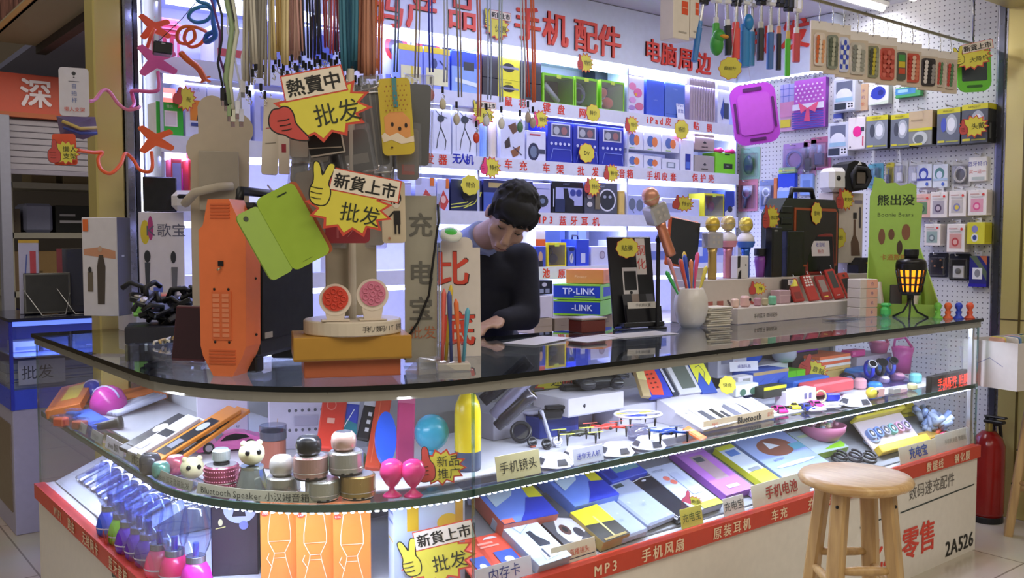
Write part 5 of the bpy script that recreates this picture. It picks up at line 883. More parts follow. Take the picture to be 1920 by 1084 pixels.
for i, (x, c, lb) in enumerate(((-.075, 'e8e4de', 'white rolled cable pack'), (-.02, '2a2a2c', 'black film sleeve'), (.05, 'd8d0c0', 'cream tube'))):
    q = V((3.945, 2.13, T))+MX.Rotation(R(-62), 3, 'Z') @ V((x, -.07, 0)); g = G(); g.box(-.025, -.006, .0, .025, .006, .13, mt(c, .4), .003) if i == 1 else g.cyl(.014, .0, .14, mt(c, .4), 16); tg(g.ob('cable_pack', loc=(q.x, q.y, T+.0065), rot=(R(-12), R(8*i-8), R(-60))), lb+' standing in the lime green display tray', 'cable pack')
lp = at(1706, 596, Z=T)
ln = E('flame_lantern', 'black flame-effect lantern with glowing orange windows on three bent legs', 'lantern', (lp.x, lp.y, T)); m = mpp(lp); k = m*1.0
g = G(); hz = lambda y: (596-y)*m
g.cyl(13*m, hz(480), hz(468), BLK, 24); g.lathe([(0, hz(484)), (12*m, hz(484)), (12*m, hz(478)), (10*m, hz(475))], BLK, 24); g.lathe([(0, hz(492)), (27*m, hz(494)), (25*m, hz(488)), (12*m, hz(484)), (0, hz(484))], mt('1a1714', .3), 28); g.lathe([(27*m, hz(506)), (27.5*m, hz(500)), (27*m, hz(494))], mt('16130f', .3), 28); g.lathe([(0, hz(553)), (17*m, hz(553)), (19*m, hz(546)), (0, hz(546))], BLK, 24); g.ob('housing', ln)
g = G(); ri = 22*m
g.lathe([(16*m, hz(546)), (22.5*m, hz(506))], mt('ff8a1c', e=2.2), 24); g.ob('flame_core', ln)
g = G()
for q in range(14):
    a = q*2*pi/14; g.tube([(18.5*m*cos(a), 18.5*m*sin(a), hz(547)), (26*m*cos(a), 26*m*sin(a), hz(505))], 2.2*m, BLK, 6)
for y, r_ in ((533, 21.4), (520, 23.4)): g.tube([(r_*m*cos(q*pi/12), r_*m*sin(q*pi/12), hz(y)) for q in range(24)], 1.8*m, BLK, 6, True)
g.ob('cage', ln)
for q in range(3): a = q*2*pi/3-.6; g = G(); g.tube([(4*m*cos(a), 4*m*sin(a), hz(556)), (5*m*cos(a), 5*m*sin(a), hz(570)), (14*m*cos(a), 14*m*sin(a), hz(585)), (34*m*cos(a), 34*m*sin(a), hz(595.2))], 1.9*m, BLK, 8); g.ell((34*m*cos(a), 34*m*sin(a), hz(595)), 2.4*m, BLK, 8); g.ob('leg', ln)
g = G(); g.cyl(6*m, hz(560), hz(553), BLK, 16); g.ob('leg_hub', ln)
pl = bpy.data.lights.new('lantern_glow', 'POINT'); pl.energy = .25; pl.color = (1, .5, .15); pl.shadow_soft_size = .01; po = bpy.data.objects.new('lantern_glow', pl); COL.objects.link(po); po.location = (lp.x, lp.y, T+hz(525)); 
for px, c, lb in ((1758, '7ac84a', 'green suction man toy, leftmost of the four beside the lantern'), (1777, 'e86a38', 'orange suction man toy beside the green one'), (1797, '2f4ac8', 'blue suction man toy'), (1818, 'e05a38', 'red-orange suction man toy, nearest the counter end')):
    p = at(px, 597, Z=T); p.x = min(p.x, 3.985); g = G(); g.lathe([(0, 0), (.022, 0), (.02, .004), (.010, .014), (.013, .026), (.008, .036), (.014, .044), (.016, .055), (.010, .066), (0, .068)], mt(c, .35), 20); g.ell((.016, 0, .028), (.007, .005, .005), mt(c, .35), 8); g.ell((-.016, 0, .028), (.007, .005, .005), mt(c, .35), 8); tg(g.ob('suction_toy', loc=(p.x, p.y, T)), lb, 'toy')
p = at(1660, 594, Z=T); g = G(); g.box(-.022, -.02, 0, .022, .02, .045, mt('5ad070', .35), .012); g.box(-.015, -.022, .045, .015, .018, .06, mt('5ad070', .35), .006); tg(g.ob('cable_winder', loc=(p.x, p.y, T)), 'bright green cable winder left of the lantern', 'gadget')
p = at(1722, 592, Z=T); g = G(); g.poly(star(0, .04, .036, .036, 5, .5, R(90)), -.008, .008, mt('e8508a', .4)); tg(g.ob('star_holder', loc=(p.x+.02, p.y+.05, T-.0), rot=(R(-18), 0, R(-60))), 'pink star-shaped phone holder behind the lantern leg', 'phone holder')
p = at(1682, 591, Z=T); g = G(); g.box(-.024, -.02, 0, .024, .02, .012, mt('d8502c', .4), .004); tg(g.ob('clip', loc=(p.x-.03, p.y+.06, T)), 'small orange-red clip lying behind the lantern', 'clip')
for i, px in enumerate((1540, 1580, 1612)): p = at(px, 598, Z=T); g = G(); g.box(-.05, -.03, 0, .05, .03, .012, BLIS, .002); g.box(-.04, -.022, .003, .04, .022, .006, mt(('8a8a8e', '6a6a70', 'b0a8a8')[i])); tg(g.ob('clear_case', loc=(p.x, 2.15, T), rot=(0, 0, R(-6))), 'flat clear plastic case lying before the low white platform, %s' % ('left', 'middle', 'right')[i], 'case')
# ================================================================ ON THE MIDDLE SHELF
MZ = .7172
def tile(fl, fr, bl, th, label, col, spec='', plane=None, name='product_box', cat='box', bev=.0015, **kw):
    """flat pack lying on an inclined plane, its upper face seen between three corners (near left, near right, far left)"""
    P, n = plane; n = n.normalized(); P = P+n*th
    def hit(q): d = ray(*q); return CO+d*((P-CO).dot(n)/d.dot(n))
    a, b, c = hit(fl), hit(fr), hit(bl); ex = (b-a).normalized(); ez = n.cross(ex)
    w_, h_ = (b-a).length, max(.01, (c-a).dot(ez)); M = MX(((ex.x, -n.x, ez.x), (ex.y, -n.y, ez.y), (ex.z, -n.z, ez.z)))
    loc = (a+b)/2-n*(th-.0008)
    return carton(label, tuple(loc), (w_, h_, th), col, spec, rot=M.to_euler(), name=name, cat=cat, bev=bev, **kw)
def lean(Y, deg, z=MZ): return (V((0, Y, z)), V((0, -sin(R(deg)), cos(R(deg)))))         # board leaning back from the line Y
def leanx(X, deg, z=MZ): return (V((X, 0, z)), V((-sin(R(deg)), 0, cos(R(deg)))))
FLAT = (V((0, 0, MZ)), V((0, 0, 1)))
def sp_at(px, py, z=MZ): p = at(px, py, Z=z); return p, mpp(p)
def put(g, name, p, label, cat, rz=0, group=None, rx=0, ry=0, scale=None):
    return tg(g.ob(name, loc=tuple(p), rot=(rx, ry, rz)), label, cat, group)
# --- left end
tile((84, 772), (150, 757), (76, 735), .03, 'orange and yellow flat box at the far left of the glass shelf', 'd8742c', 'r .3 .3 .8 .9 e8d040;r .1 .1 .25 .9 b85820', plane=leanx(.80, 12))
for px, py, c, r_, lb in ((180, 752, '2a3ab8', 26, 'deep blue dome speaker with a light band behind the pink dome'), (204, 774, 'd848b0', 33, 'pink dome speaker with a light band on the left of the glass shelf')):
    p, m = sp_at(px, py); o = E('dome_speaker', lb, 'speaker', tuple(p), (0, 0, R(-60))); g = G(); r = r_*m; g.lathe([(0, 0), (r*.8, 0), (r, r*.35), (r*.96, r*.8), (r*.7, r*1.3), (r*.3, r*1.52), (0, r*1.56)], mt(c, .25), 26); g.ob('dome', o)
    g = G(); g.tube([(r*1.0*cos(t), -.2*r, r*.75+r*.78*sin(t)) for t in [R(15+15*k) for k in range(11)]], .004, mt('c8c0f0', .3), 6); g.ob('band', o)
tile((228, 752), (312, 728), (215, 712), .04, 'orange slotted box behind the pink dome', 'd07038', 'r .1 .2 .9 .3 a85020;r .1 .5 .9 .6 a85020;r .2 .7 .7 .85 e8d8c8', plane=leanx(1.02, 8))
tile((172, 800), (212, 790), (160, 768), .016, 'small blue lens box among the clear toy packs', '2f5ac8', 'r .1 .2 .9 .8 4a78e0', plane=leanx(.80, 8))
for k, (px, py, c) in enumerate(((115, 800, 'e0683c'), (138, 788, '3a62b8'), (150, 806, 'c86a50'))):
    p, m = sp_at(px, py); g = G(); g.box(-.022, -.016, .002, .022, .016, .03, mt(c, .4), .004); g.box(-.026, -.02, 0, .026, .02, .038, BLIS, .003); put(g, 'toy_pack', p, ('orange', 'blue', 'rust red')[k]+' toy in a clear pack at the left end of the glass shelf', 'toy pack', R(-60))
p, m = sp_at(180, 792); g = G(); g.lathe([(0, 0), (.022, 0), (.034, .012), (.036, .016), (.030, .012), (0, .008)], mt('2a5ad0', .3), 26); put(g, 'dish', V((p.x-.03, p.y+.03, p.z)), 'small blue round dish before the domes', 'dish')
p, m = sp_at(204, 806); g = G(); g.M = MX.Rotation(R(80), 4, 'Y'); g.lathe([(0, -.05), (.010, -.05), (.013, -.02), (.016, .02), (.021, .03), (.021, .042), (0, .044)], mt('38332f', .35), 20); put(g, 'car_charger', V((p.x, p.y, p.z+.017)), 'dark grey car charger lying beside the blue dish', 'charger', R(-30))
p, m = sp_at(262, 770)
for k in range(5): q = V((p.x-.03+.006*k, p.y+.03-.02*k, p.z+.0085)); g = G(); g.rod((-.10, .02, .0), (.11, .0, .035), .0085, mt('d0d4f0' if k % 2 == 0 else 'dfe3fa', .3), 10); put(g, 'cable_tube', q, 'pale blue-striped cable tube in the row behind the charger packs', 'tube', R(28), 'striped cable tubes')
# --- charger packs leaning in a fan, pink car
PKS = [((222, 838), (246, 848), (296, 760), '3c3a3e', 'black charger pack, leftmost of the fan of packs', 'e .4 .6 .3 .12 c8c4c8;r .1 .1 .9 .3 222'), ((238, 845), (262, 854), (318, 765), 'd8d4dc', 'white cable pack with black band, second in the fan', 'r .1 .45 .9 .6 2a2a2e;r .1 .1 .6 .3 b8b4bc'), ((256, 850), (276, 858), (338, 770), 'e6e2e2', 'white cable pack with yellow cable, third in the fan', 'l d8c890 .02 .3 .1 .6 .9;r .2 .5 .8 .6 9a9aa8'),
       ((270, 856), (296, 866), (372, 742), 'e08a30', 'orange charger pack with black window, fourth in the fan', 'r .2 .1 .85 .75 1e1c1e;e .5 .6 .25 .08 c8ccd8;r .3 .2 .7 .35 8a8c98'), ((296, 864), (322, 872), (408, 752), 'e08a30', 'orange charger pack with black window, rightmost in the fan', 'r .2 .1 .85 .75 1e1c1e;e .5 .55 .25 .1 b8c4e0;r .3 .2 .7 .35 8a8c98')]
for k, (fl, fr, bl, c, lb, sp_) in enumerate(PKS): tile(fl, fr, bl, .012, lb, c, sp_, plane=(V((.93, 2.45, MZ+.002+.0145*(k % 2))), V((-.22, -.26, .94))), name='charger_pack', cat='charger pack')
def car(px, py, L, col, label, rz, z=MZ):
    p, m = sp_at(px, py, z); o = E('toy_car', label, 'toy car', tuple(p), (0, 0, rz)); W_, Hh = L*.44, L*.26; g = G(); M1 = mt(col, .2)
    prof = [(-.5, .09), (-.49, .2), (-.40, .235), (-.22, .25), (-.08, .42), (.10, .46), (.26, .42), (.42, .32), (.49, .3), (.5, .12), (.47, .06), (-.47, .05)]
    n = len(prof); cab = lambda z: 1-.32*max(0, (z-.26)/.2); vs = [(x*L, -W_/2*cab(z), z*L*.62) for x, z in prof]+[(x*L, W_/2*cab(z), z*L*.62) for x, z in prof]
    g.add(vs, [tuple(range(n-1, -1, -1)), tuple(range(n, 2*n))]+[(i, (i+1) % n, (i+1) % n+n, i+n) for i in range(n)], M1); g.ob('body', o)
    g = G(); gl = mt('1a1420', .1)
    for s in (-1, 1): P = [(-.14, .285), (-.04, .40), (.09, .435), (.25, .395), (.30, .33), (.1, .29)]; g.add([(x*L, s*(W_/2*cab(z)+.0008), z*L*.62) for x, z in P], [tuple(range(6)) if s < 0 else tuple(range(5, -1, -1))], gl)
    g.add([(x*L, y*W_/2*.8*cab(z), z*L*.62+.001) for x, z, y in ((-.2, .265, -1), (-.2, .265, 1), (-.09, .41, 1), (-.09, .41, -1))], [(0, 1, 2, 3)], gl); g.ob('window', o)
    for x in (-.31, .31):
        for s in (-1, 1): g = G(); g.M = MX.Translation((x*L, s*W_*.46, L*.085)) @ MX.Rotation(pi/2, 4, 'X'); g.cyl(L*.085, -L*.03, L*.03, BLK, 20); g.cyl(L*.055, -L*.033, L*.033, mt('b0a8b0', .3, .7), 10); g.ob('wheel', o)
    return o
car(428, 842, .19, 'f47cc8', 'glossy pink toy sports car in front of the white cartons', R(-15))
# --- white cartons behind
def mbox(px0, px1, py0, py1, Y, label, col, spec='', d=.10, rz=0, **kw):
    a, b = at(px0, py1, Y=Y), at(px1, py1, Y=Y); z1 = at((px0+px1)/2, py0, Y=Y).z; z0 = max(MZ, (a.z+b.z)/2)
    return carton(label, ((a.x+b.x)/2, Y+d, z0), ((b.x-a.x)*(1-.1*(rz != 0)), max(.015, min(z1, .955)-z0), d), col, spec, rot=(0, 0, rz), **kw)
carton('plain white carton behind the pink toy car', (1.12, 2.86, MZ), (.15, .145, .12), 'dcd6ee', 't .8 .3 .08 5a5a80 RF', rot=(0, 0, R(-24)))
carton('white carton printed with rows of small grey icons', (1.245, 2.60, MZ), (.17, .16, .10), 'd8d2ee', ''.join('e %.2f %.2f .025 .03 5a5a6a;' % (.34+.11*(i % 6), .72-.36*(i//6)) for i in range(12))+'r .42 .44 .82 .62 b0aac8;l c8a070 .01 .1 .2 .14 .6', rot=(0, 0, R(-22)))
p, m = sp_at(532, 850); o = E('jar', 'brown-red ribbed jar with a clear lid behind the stacked speakers', 'jar', (1.06, 2.36, MZ)); r = .036
G().cyl(r*.94, 0, .075, mt('9a5a4a', .4), 26).ob('jar_body', o); G().cyl(r, .0755, .098, mt('4a4a58', .3), 26).ob('dark_rim', o); G().cyl(r*1.02, .098, .115, tint('c8ccd8'), 26).ob('lid', o)
# --- red, blue and pink flat packs leaning at the back of the bend
LP = (V((1.33, 2.12, MZ)), V((-.26, -.62, .74)))
for fl, fr, bl, th, c, lb, sp_, nm, ct in (((592, 838), (640, 842), (630, 742), .022, 'd03a2c', 'red leaning pack with embossed outlines, left of the leaning row', 'o .4 .8 .2 .1 e08070;r .3 .45 .6 .55 e0a090', 'product_box', 'box'), ((622, 812), (668, 816), (648, 748), .012, '3a4ab8', 'blue phone box with a white line picture in the leaning row', 'p 2a7a8a 0 0 1 0 1 .3 0 .5;l e8f0f8 .02 .4 .1 .8 .7;r 0 .85 1 1 d8dcf0', 'product_box', 'box'),
                                 ((668, 822), (692, 826), (690, 752), .012, '26262e', 'dark phone box with white dashes in the leaning row', 'r .5 .2 .8 .3 d8d8e0;r .5 .4 .8 .5 d8d8e0;r .5 .6 .8 .7 d8d8e0;r 0 .86 1 1 d8d8e4', 'product_box', 'box'), ((684, 874), (714, 878), (716, 738), .022, 'cc4a30', 'long red-orange plank power bank in the leaning row', 'r .3 .05 .35 .95 e07050', 'power_bank', 'power bank'),
                                 ((742, 878), (776, 880), (760, 738), .022, 'e0508e', 'long pink plank power bank, right end of the leaning row', 'r .0 .86 1 1 e878a8', 'power_bank', 'power bank')):
    tile(fl, fr, bl, th, lb, c, sp_, plane=LP, name=nm, cat=ct, bev=.004)
P_, n_ = LP; n_ = n_.normalized(); c = at(723, 822, Y=2.05); g = G(); g.poly([(x*.027, z*.075) for x, z in elp(0, 0, 1, 1, 28)], -.008, .008, mt('2a56d0', .2)); tg(g.ob('power_bank', loc=tuple(c), rot=(R(-40), R(8), R(-22))), 'blue surfboard-shaped power bank between the red and pink planks', 'power bank')
p, m = sp_at(636, 838); g = G(); g.cyl(.055, 0, .03, mt('5f7a4a', .4), 28); put(g, 'tin', (1.215, 2.235, MZ), 'flat green round tin behind the stacked speakers', 'tin')
# --- front row of small speakers
def mini(g, r, h, col, c=(0, 0), z=0, top=None):
    M1 = mt(col, .22, .45); x, y = c
    g.lathe([(0, z), (r*.7, z), (r*.95, z+h*.2), (r, z+h*.5), (r*.93, z+h*.8), (r*.72, z+h*.97), (r*.62, z+h)], M1, 28, True, (x, y, 0)); g.lathe([(r*.62, z+h), (r*.58, z+h*.97), (0, z+h*.97)], mt(top or '3a3a3e', .4), 28, True, (x, y, 0))
def row(px, py): p = at(px, py, Z=MZ); return p, mpp(p)
def cyl_speaker(px, py, wpx, hpx, col, label, z=MZ, ring=True, loc=None):
    p, m = row(px, py) if loc is None else (V(loc), mpp(loc)); p.z = z; o = E('cylinder_speaker', label, 'speaker', tuple(p), (0, 0, face(p))); r, h = wpx*m/2, hpx*m*.97
    g = G(); g.cyl(r, .004, h, mt(col, .25, .6), 36, b=.003); g.ob('shell', o); g = G(); g.cyl(r*.9, 0, .004, BLK, 28); g.ob('foot', o)
    g = G(); g.lathe([(r+.0006, h*.3), (r+.0012, h*.32), (r+.0006, h*.34)], mt('e8e0dc', .2, .8), 36)
    if ring: g.box(-.012, -r-.001, h*.1, -.004, -r*.985, h*.16, BLK); g.box(.008, -r-.0005, h*.1, .016, -r*.96, h*.16, BLK)
    g.ob('ring_line', o)
    g = G(); g.cyl(r*.86, h, h+.001, mt('d0ccca', .3, .7), 32); g.ob('top_grille', o)
    return o, r, h+.0012, p
def mini_sp(loc, r, h, col, label, top=None): g = G(); mini(g, r, h, col, top=top); return tg(g.ob('mini_speaker', loc=tuple(loc)), label, 'speaker')
def cat_ball(loc, r, label, ears=True):
    o = E('animal_speaker', label, 'speaker', tuple(loc), (0, 0, face(loc, R(8)))); g = G(); g.ell((0, 0, r*.95), (r, r*.95, r*.95), mt('e2dbb0', .3), 22)
    if ears: g.ell((-r*.6, 0, r*1.72), r*.26, mt('e2dbb0', .3), 10); g.ell((r*.6, 0, r*1.72), r*.26, mt('e2dbb0', .3), 10)
    g.ob('body', o)
    for s in (-1, 1): G().ell((s*r*.42, -r*.82, r*1.15), (r*.2, r*.14, r*.22), BLKG, 12).ob('eye', o)
    return o
p, m = row(282, 888); mini_sp(p, 20*m, 38*m, '6a6a78', 'dark grey round mini speaker, first of the front row on the left')
p, m = row(302, 896); mini_sp(p, 17*m, 30*m, '8accc0', 'mint round mini speaker beside the dark grey one', top='d8e8e4')
p, m = row(330, 888); mini_sp(p, 19*m, 34*m, 'e8809a', 'pink round mini speaker left of the cream animal ball', top='f0c8d0')
p, m = row(361, 898); cat_ball(p, 22*m, 'cream animal-eared ball speaker with black eyes, standing on the glass shelf')
o, r, h, p = cyl_speaker(416, 915, 64, 46, 'b8607a', 'pink studded round speaker with a silver cap', ring=False); g = G(); [g.ell((r*cos(a), r*sin(a), z), .0022, mt('d88aa0', .25, .5), 6) for a in [k*pi/22 for k in range(-44, 0)] for z in (h*.2, h*.4, h*.6, h*.8)]; s_ = g.ob('stud', o); s_['kind'] = 'stuff'; g = G(); g.cyl(.020, h, h+.006, BLK, 24); g.cyl(.022, h+.006, h+.040, mt('c8d0d0', .2, .6), 24, b=.006); g.ob('silver_cap', o)
p, m = row(473, 922); o = E('stand_speaker', 'silver fluted cone speaker under the cream animal head', 'speaker', tuple(p)); r = 30*m; g = G(); g.lathe([(0, 0), (r*1.1, 0), (r*1.05, .01), (r*.7, 44*m), (r*.72, 50*m), (0, 50*m)], mt('b8c0bc', .12, .9), 14, False); g.ob('cone', o)
cat_ball((p.x, p.y, p.z+50*m+.0005), 24*m, 'cream animal-eared ball speaker sitting on the silver cone')
o, r, h, p = cyl_speaker(532, 930, 62, 40, 'b4b4ac', 'silver cylinder speaker under the white mini speaker'); mini_sp((p.x-.004, p.y, MZ+h), 23*mpp(p), 37*mpp(p), 'd8d4d0', 'white mini speaker on a silver cylinder, left of the stacks', top='b0b0b8')
o1, r1, h1, pA = cyl_speaker(605, 936, 64, 40, 'b8b8ae', 'silver cylinder speaker at the bottom, below the two stacked pairs')
o2, r2_, h2_, pB = cyl_speaker(671, 932, 66, 46, 'b89a62', 'gold cylinder speaker at the bottom right of the stack')
m = mpp(pA); zA = MZ+max(h1, h2_)+.0005
mA = (pA+pB)/2
o3, r3, h3, pC = cyl_speaker(0, 0, 64, 44, 'c09a94', 'rose gold cylinder speaker stacked under the black mini speaker', z=MZ+h1+.0005, loc=(pA.x-.020, pA.y+.020, MZ))
o4, r4, h4, pD = cyl_speaker(0, 0, 64, 44, 'b4b4b0', 'silver cylinder speaker stacked under the rose mini speaker', z=MZ+h2_+.0005, loc=(pB.x-.022, pB.y+.016, MZ))
mini_sp((pC.x-.005, pC.y, MZ+h1+.0005+h3), 24*m, 36*m, '2c2c30', 'black mini speaker on top of the rose gold cylinder', top='1c1c20'); mini_sp((pD.x-.006, pD.y, MZ+h2_+.0005+h4), 24*m, 36*m, 'd0aca0', 'rose mini speaker on top of the silver cylinder', top='3a3a40')
for px, lb in ((735, 'left'), (775, 'right')):
    p, m = row(px, 930); p.z = MZ; r = 23*m; g = G(); g.lathe([(0, 0), (r*.8, 0), (r*.7, .004), (r*.25, .014), (r*.22, .022), (r*.5, .03), (r*.97, r*1.75), (r, r*2.1), (r*.8, r*2.75), (r*.4, r*3.0), (0, r*3.02)], mt('ec3f8e', .2), 28); put(g, 'goblet_speaker', p, 'hot pink goblet-shaped speaker, %s of the pair' % lb, 'speaker')
# plain round turquoise and yellow capsule gadgets (no faces)
p = V((1.385, 2.07, MZ)); o = E('ball_speaker', 'plain turquoise ball gadget on a lime green foot ring beside the pink plank', 'gadget', tuple(p)); r = .047
g = G(); g.ell((0, 0, .098), (r, r, r*1.05), mt('3fa8c8', .25), 28); g.rod((0, 0, .01), (0, 0, .06), .016, mt('3fa0c8', .3), 16); g.ob('body', o); g = G(); g.cyl(.032, 0, .014, mt('a8d83a', .3), 28); g.ob('foot_ring', o)
p = V((1.455, 2.0, MZ)); o = E('capsule_speaker', 'plain yellow capsule-shaped gadget with a slate blue base', 'gadget', tuple(p)); r = .036
g = G(); g.lathe([(r*.98, .05), (r, .07), (r, .15), (r*.9, .178), (r*.6, .203), (0, .214)], mt('e8d028', .25), 28); g.ob('body', o); g = G(); g.lathe([(0, 0), (r*.95, 0), (r, .012), (r, .05), (r*.98, .052)], mt('44506c', .4), 28); g.ob('base', o)
# --- edge labels on the left and the bend
def strip_label(o0, z0, z1, i0, i1, label, col, s, size, tc='3a3a36', bold=False):
    P = outl(o0); n = 24; seg = []
    acc = [0]
    for a, b in zip(P, P[1:]): acc.append(acc[-1]+math.dist(a, b))
    def pt(d):
        for k in range(len(P)-1):
            if d <= acc[k+1] or k == len(P)-2: t = (d-acc[k])/(acc[k+1]-acc[k]); return V((P[k][0]+(P[k+1][0]-P[k][0])*t, P[k][1]+(P[k+1][1]-P[k][1])*t, 0)), V((P[k+1][0]-P[k][0], P[k+1][1]-P[k][1], 0)).normalized()
    g = G(); vs = []
    for k in range(n+1):
        q, t = pt(i0+(i1-i0)*k/n); nn = V((t.y, -t.x, 0))
        for z, off in ((z0, .0), (z1, -.006)): vs += [q-nn*(-off), q-nn*(-off)-nn*.0015]
        vs[-4:] = [V((*vs[-4].xy, z0)), V((*vs[-3].xy, z0)), V((*vs[-2].xy, z1)), V((*vs[-1].xy, z1))]
    for k in range(n): a = k*4; g.add(vs[a:a+8], [(0, 4, 6, 2), (3, 7, 5, 1), (2, 6, 7, 3), (1, 5, 4, 0)], mt(col, .4))
    X = i0+(i1-i0)*.5-sum(glyph(c, bold)[2] for c in s)*size/2
    for c in s:
        a = glyph(c, bold)[2]*size; q, t = pt(X+a/2); nn = V((t.y, -t.x, 0))
        g.M = MX.Translation((q.x+nn.x*.0012, q.y+nn.y*.0012, (z0+z1)/2)) @ MX.Rotation(atan2(t.y, t.x), 4, 'Z'); g.txt(c, 0, 0, size, mt(tc), 0, bold); g.M = MX(); X += a
    return tg(g.ob('shelf_label', loc=(0, 0, 0)), label, 'label')
TL = .12
strip_label(.030, MZ+.001, MZ+.036, TL+.84, TL+1.06, 'cream shelf label reading PISEN before the fan of charger packs', 'd6cfb0', 'PISEN', .034, '2c2c2a', True)
strip_label(.030, MZ+.001, MZ+.036, TL+.64, TL+.82, 'white shelf label with small black lettering left of the PISEN label', 'ddd6dc', 'pisen 数码', .024, '3a3a3a', True)
strip_label(.030, MZ+.001, MZ+.03, TL+.48, TL+.60, 'grey shelf label with barcode lines at the left of the glass shelf', 'a8a4a0', '手机配件', .018, '5a5654')
strip_label(.030, MZ+.001, MZ+.03, TL+.3, TL+.42, 'grey shelf label at the far left end of the glass shelf', 'a8a4a0', '充电器', .018, '5a5654')
strip_label(.030, MZ+.001, MZ+.026, TL+1.31, TL+1.64, 'long grey-cream shelf label reading Bluetooth Speaker on the bend', 'b8b4a0', 'Bluetooth Speaker 小汉姆音箱', .022, '3a3a34')
strip_label(.030, MZ+.001, MZ+.026, TL+1.09, TL+1.29, 'grey-cream shelf label with faint lettering, before the pink mini speaker', 'b4b0a0', 'Bluetooth 蓝牙音箱批发', .018, '7a7668')
# ---------------------------------------------------------------- middle shelf, right half
def tube_lens(label, a, b, r, c, Y0_=2.1, Y1_=2.05):
    q0, q1 = at(*a, Y=Y0_), at(*b, Y=Y1_); q0.z = max(q0.z, MZ+r); o = E('lens_tube', label, 'lens', tuple(q0)); d = q1-q0; g = G(); g.tube([(0, 0, 0), d*.15, d*.16, d*.8, d*.82, d], [r*.8, r*.8, r*.92, r*.92, r, r], mt(c, .25, .3), 20); g.ob('barrel', o)
    g = G(); u = d.normalized(); g.tube([d+u*.0005, d+u*.003], [r*.99, r*.96], mt('b8b0c0', .2, .7), 20); g.tube([d+u*.003, d+u*.0035], [r*.8, r*.8], mt('0a0a14', .05), 20); g.ob('front_ring', o); return o
tube_lens('black telephoto lens tube with an orange ring, topmost of the lens tubes', (905, 752), (992, 678), .024, '26222a', 2.22, 2.14)
tube_lens('silver telephoto lens tube in the middle of the lens tubes', (925, 778), (996, 705), .02, '8a86a0', 2.12, 2.04)
tube_lens('dark telephoto lens tube lowest of the lens tubes', (932, 800), (998, 738), .02, '3a3640', 2.05, 1.98)
p = at(977, 830, Z=MZ); g = G(); M1 = mt('2a2a32', .3); g.M = MX.Rotation(R(60), 4, 'X') @ MX.Rotation(R(-20), 4, 'Y'); g.lathe([(.030, -.01), (.034, -.006), (.034, .006), (.030, .01), (.024, .008), (.022, -.008), (.030, -.01)], M1, 28); g.lathe([(0, .002), (.022, .002)], mt('303040', .05), 24); put(g, 'wide_lens', (p.x, p.y, MZ+.033), 'black ring-shaped wide lens leaning before the white bottle', 'lens', R(-20))
for px, py, c, lb in ((998, 838, '2a2a30', 'black clip lens with rust-coloured foot'), (1025, 842, '26262c', 'black clip lens beside the orange-footed one'), (1045, 838, 'c8c8d8', 'silver clip lens near the black and green drone')):
    p = at(px, py, Z=MZ); o = E('clip_lens', lb, 'lens', tuple(p), (0, 0, R(-20))); g = G(); g.M = MX.Translation((0, 0, .016)) @ MX.Rotation(R(60), 4, 'X'); g.lathe([(0, -.006), (.015, -.006), (.016, 0), (.014, .006), (.011, .004), (0, .002)], mt(c, .25, .3), 20); g.ob('lens', o); g = G(); g.box(-.008, -.012, 0, .008, .012, .006, mt('a04a38' if 'rust' in lb else c, .4), .002); g.ob('clip', o)
p = at(998, 815, Z=MZ); o = E('hexagon_bottle', 'white hexagonal bottle-shaped holder behind the clip lenses', 'holder', (p.x, p.y, MZ)); g = G(); g.lathe([(0, 0), (.024, 0), (.034, .03), (.026, .055), (.02, .06), (.02, .068)], mt('c8c8e8', .2), 6, False); g.ob('body', o); G().lathe([(.02, .068), (.036, .070), (.036, .076), (0, .076)], mt('b0b0cc', .2), 24).ob('flange', o)
g = G(); g.box(-.004, -.01, 0, .004, .01, .1, mt('d8d8ec', .2), .002); p = at(1032, 825, Z=MZ); put(g, 'white_stick', (p.x, p.y, MZ), 'white flat stick leaning right of the hexagonal bottle', 'stick', R(-20), ry=R(-18))
mbox(1012, 1085, 780, 822, 2.16, 'dark blue box under the black camera clamps', '2a3888', 'r .1 .2 .9 .8 22307a', d=.07)
def gadget(px, py, Y, label, parts, name='camera_clamp', cat='clamp', z=None, rz=-20):
    p = at(px, py, Y=Y); p.z = MZ if z is None else z; o = E(name, label, cat, tuple(p), (0, 0, R(rz)))
    for nm, f in parts: g = G(); f(g); g.ob(nm, o)
    return o
B1 = mt('1c1c20', .35)
gadget(1040, 800, 2.14, 'black jointed camera clamp lying on the dark blue box, left one', [('jaw', lambda g: (g.box(-.05, -.02, 0, .02, .02, .03, B1, .006), g.box(-.03, -.015, .03, .06, .015, .042, B1, .003))), ('arm', lambda g: (g.tube([(.02, 0, .02), (.06, 0, .04), (.1, 0, .035)], .01, B1), g.ell((.06, 0, .04), .016, B1)))], z=at(1040, 782, Y=2.16).z)
gadget(1078, 778, 2.22, 'black long camera clamp reaching to the white riser', [('jaw', lambda g: g.box(-.05, -.025, 0, .09, .02, .04, B1, .008)), ('screw', lambda g: (g.rod((.0, 0, .04), (.0, 0, .07), .008, B1), g.ell((.0, 0, .07), (.02, .02, .006), B1)))], z=at(1040, 782, Y=2.16).z+.0435)
for i, (px, c, lb) in enumerate(((1015, '2a2a2e', 'black action camera in a clear case behind the lens tubes'), (1035, '3a3a40', 'dark action camera with yellow buttons'), (1062, '1a1a1e', 'tilted black phone clamp behind the yellow buttons'))):
    gadget(px, 745, 2.28, lb, [('body', lambda g, c=c: g.box(-.03, -.012, 0, .03, .012, .045, mt(c, .35), .006)), ('lens', lambda g, i=i: g.ell((.008, -.014, .025), (.012, .006, .012), mt('d8c020' if i == 1 else '0a0a10', .15)))], 'action_camera', 'camera', z=.80)
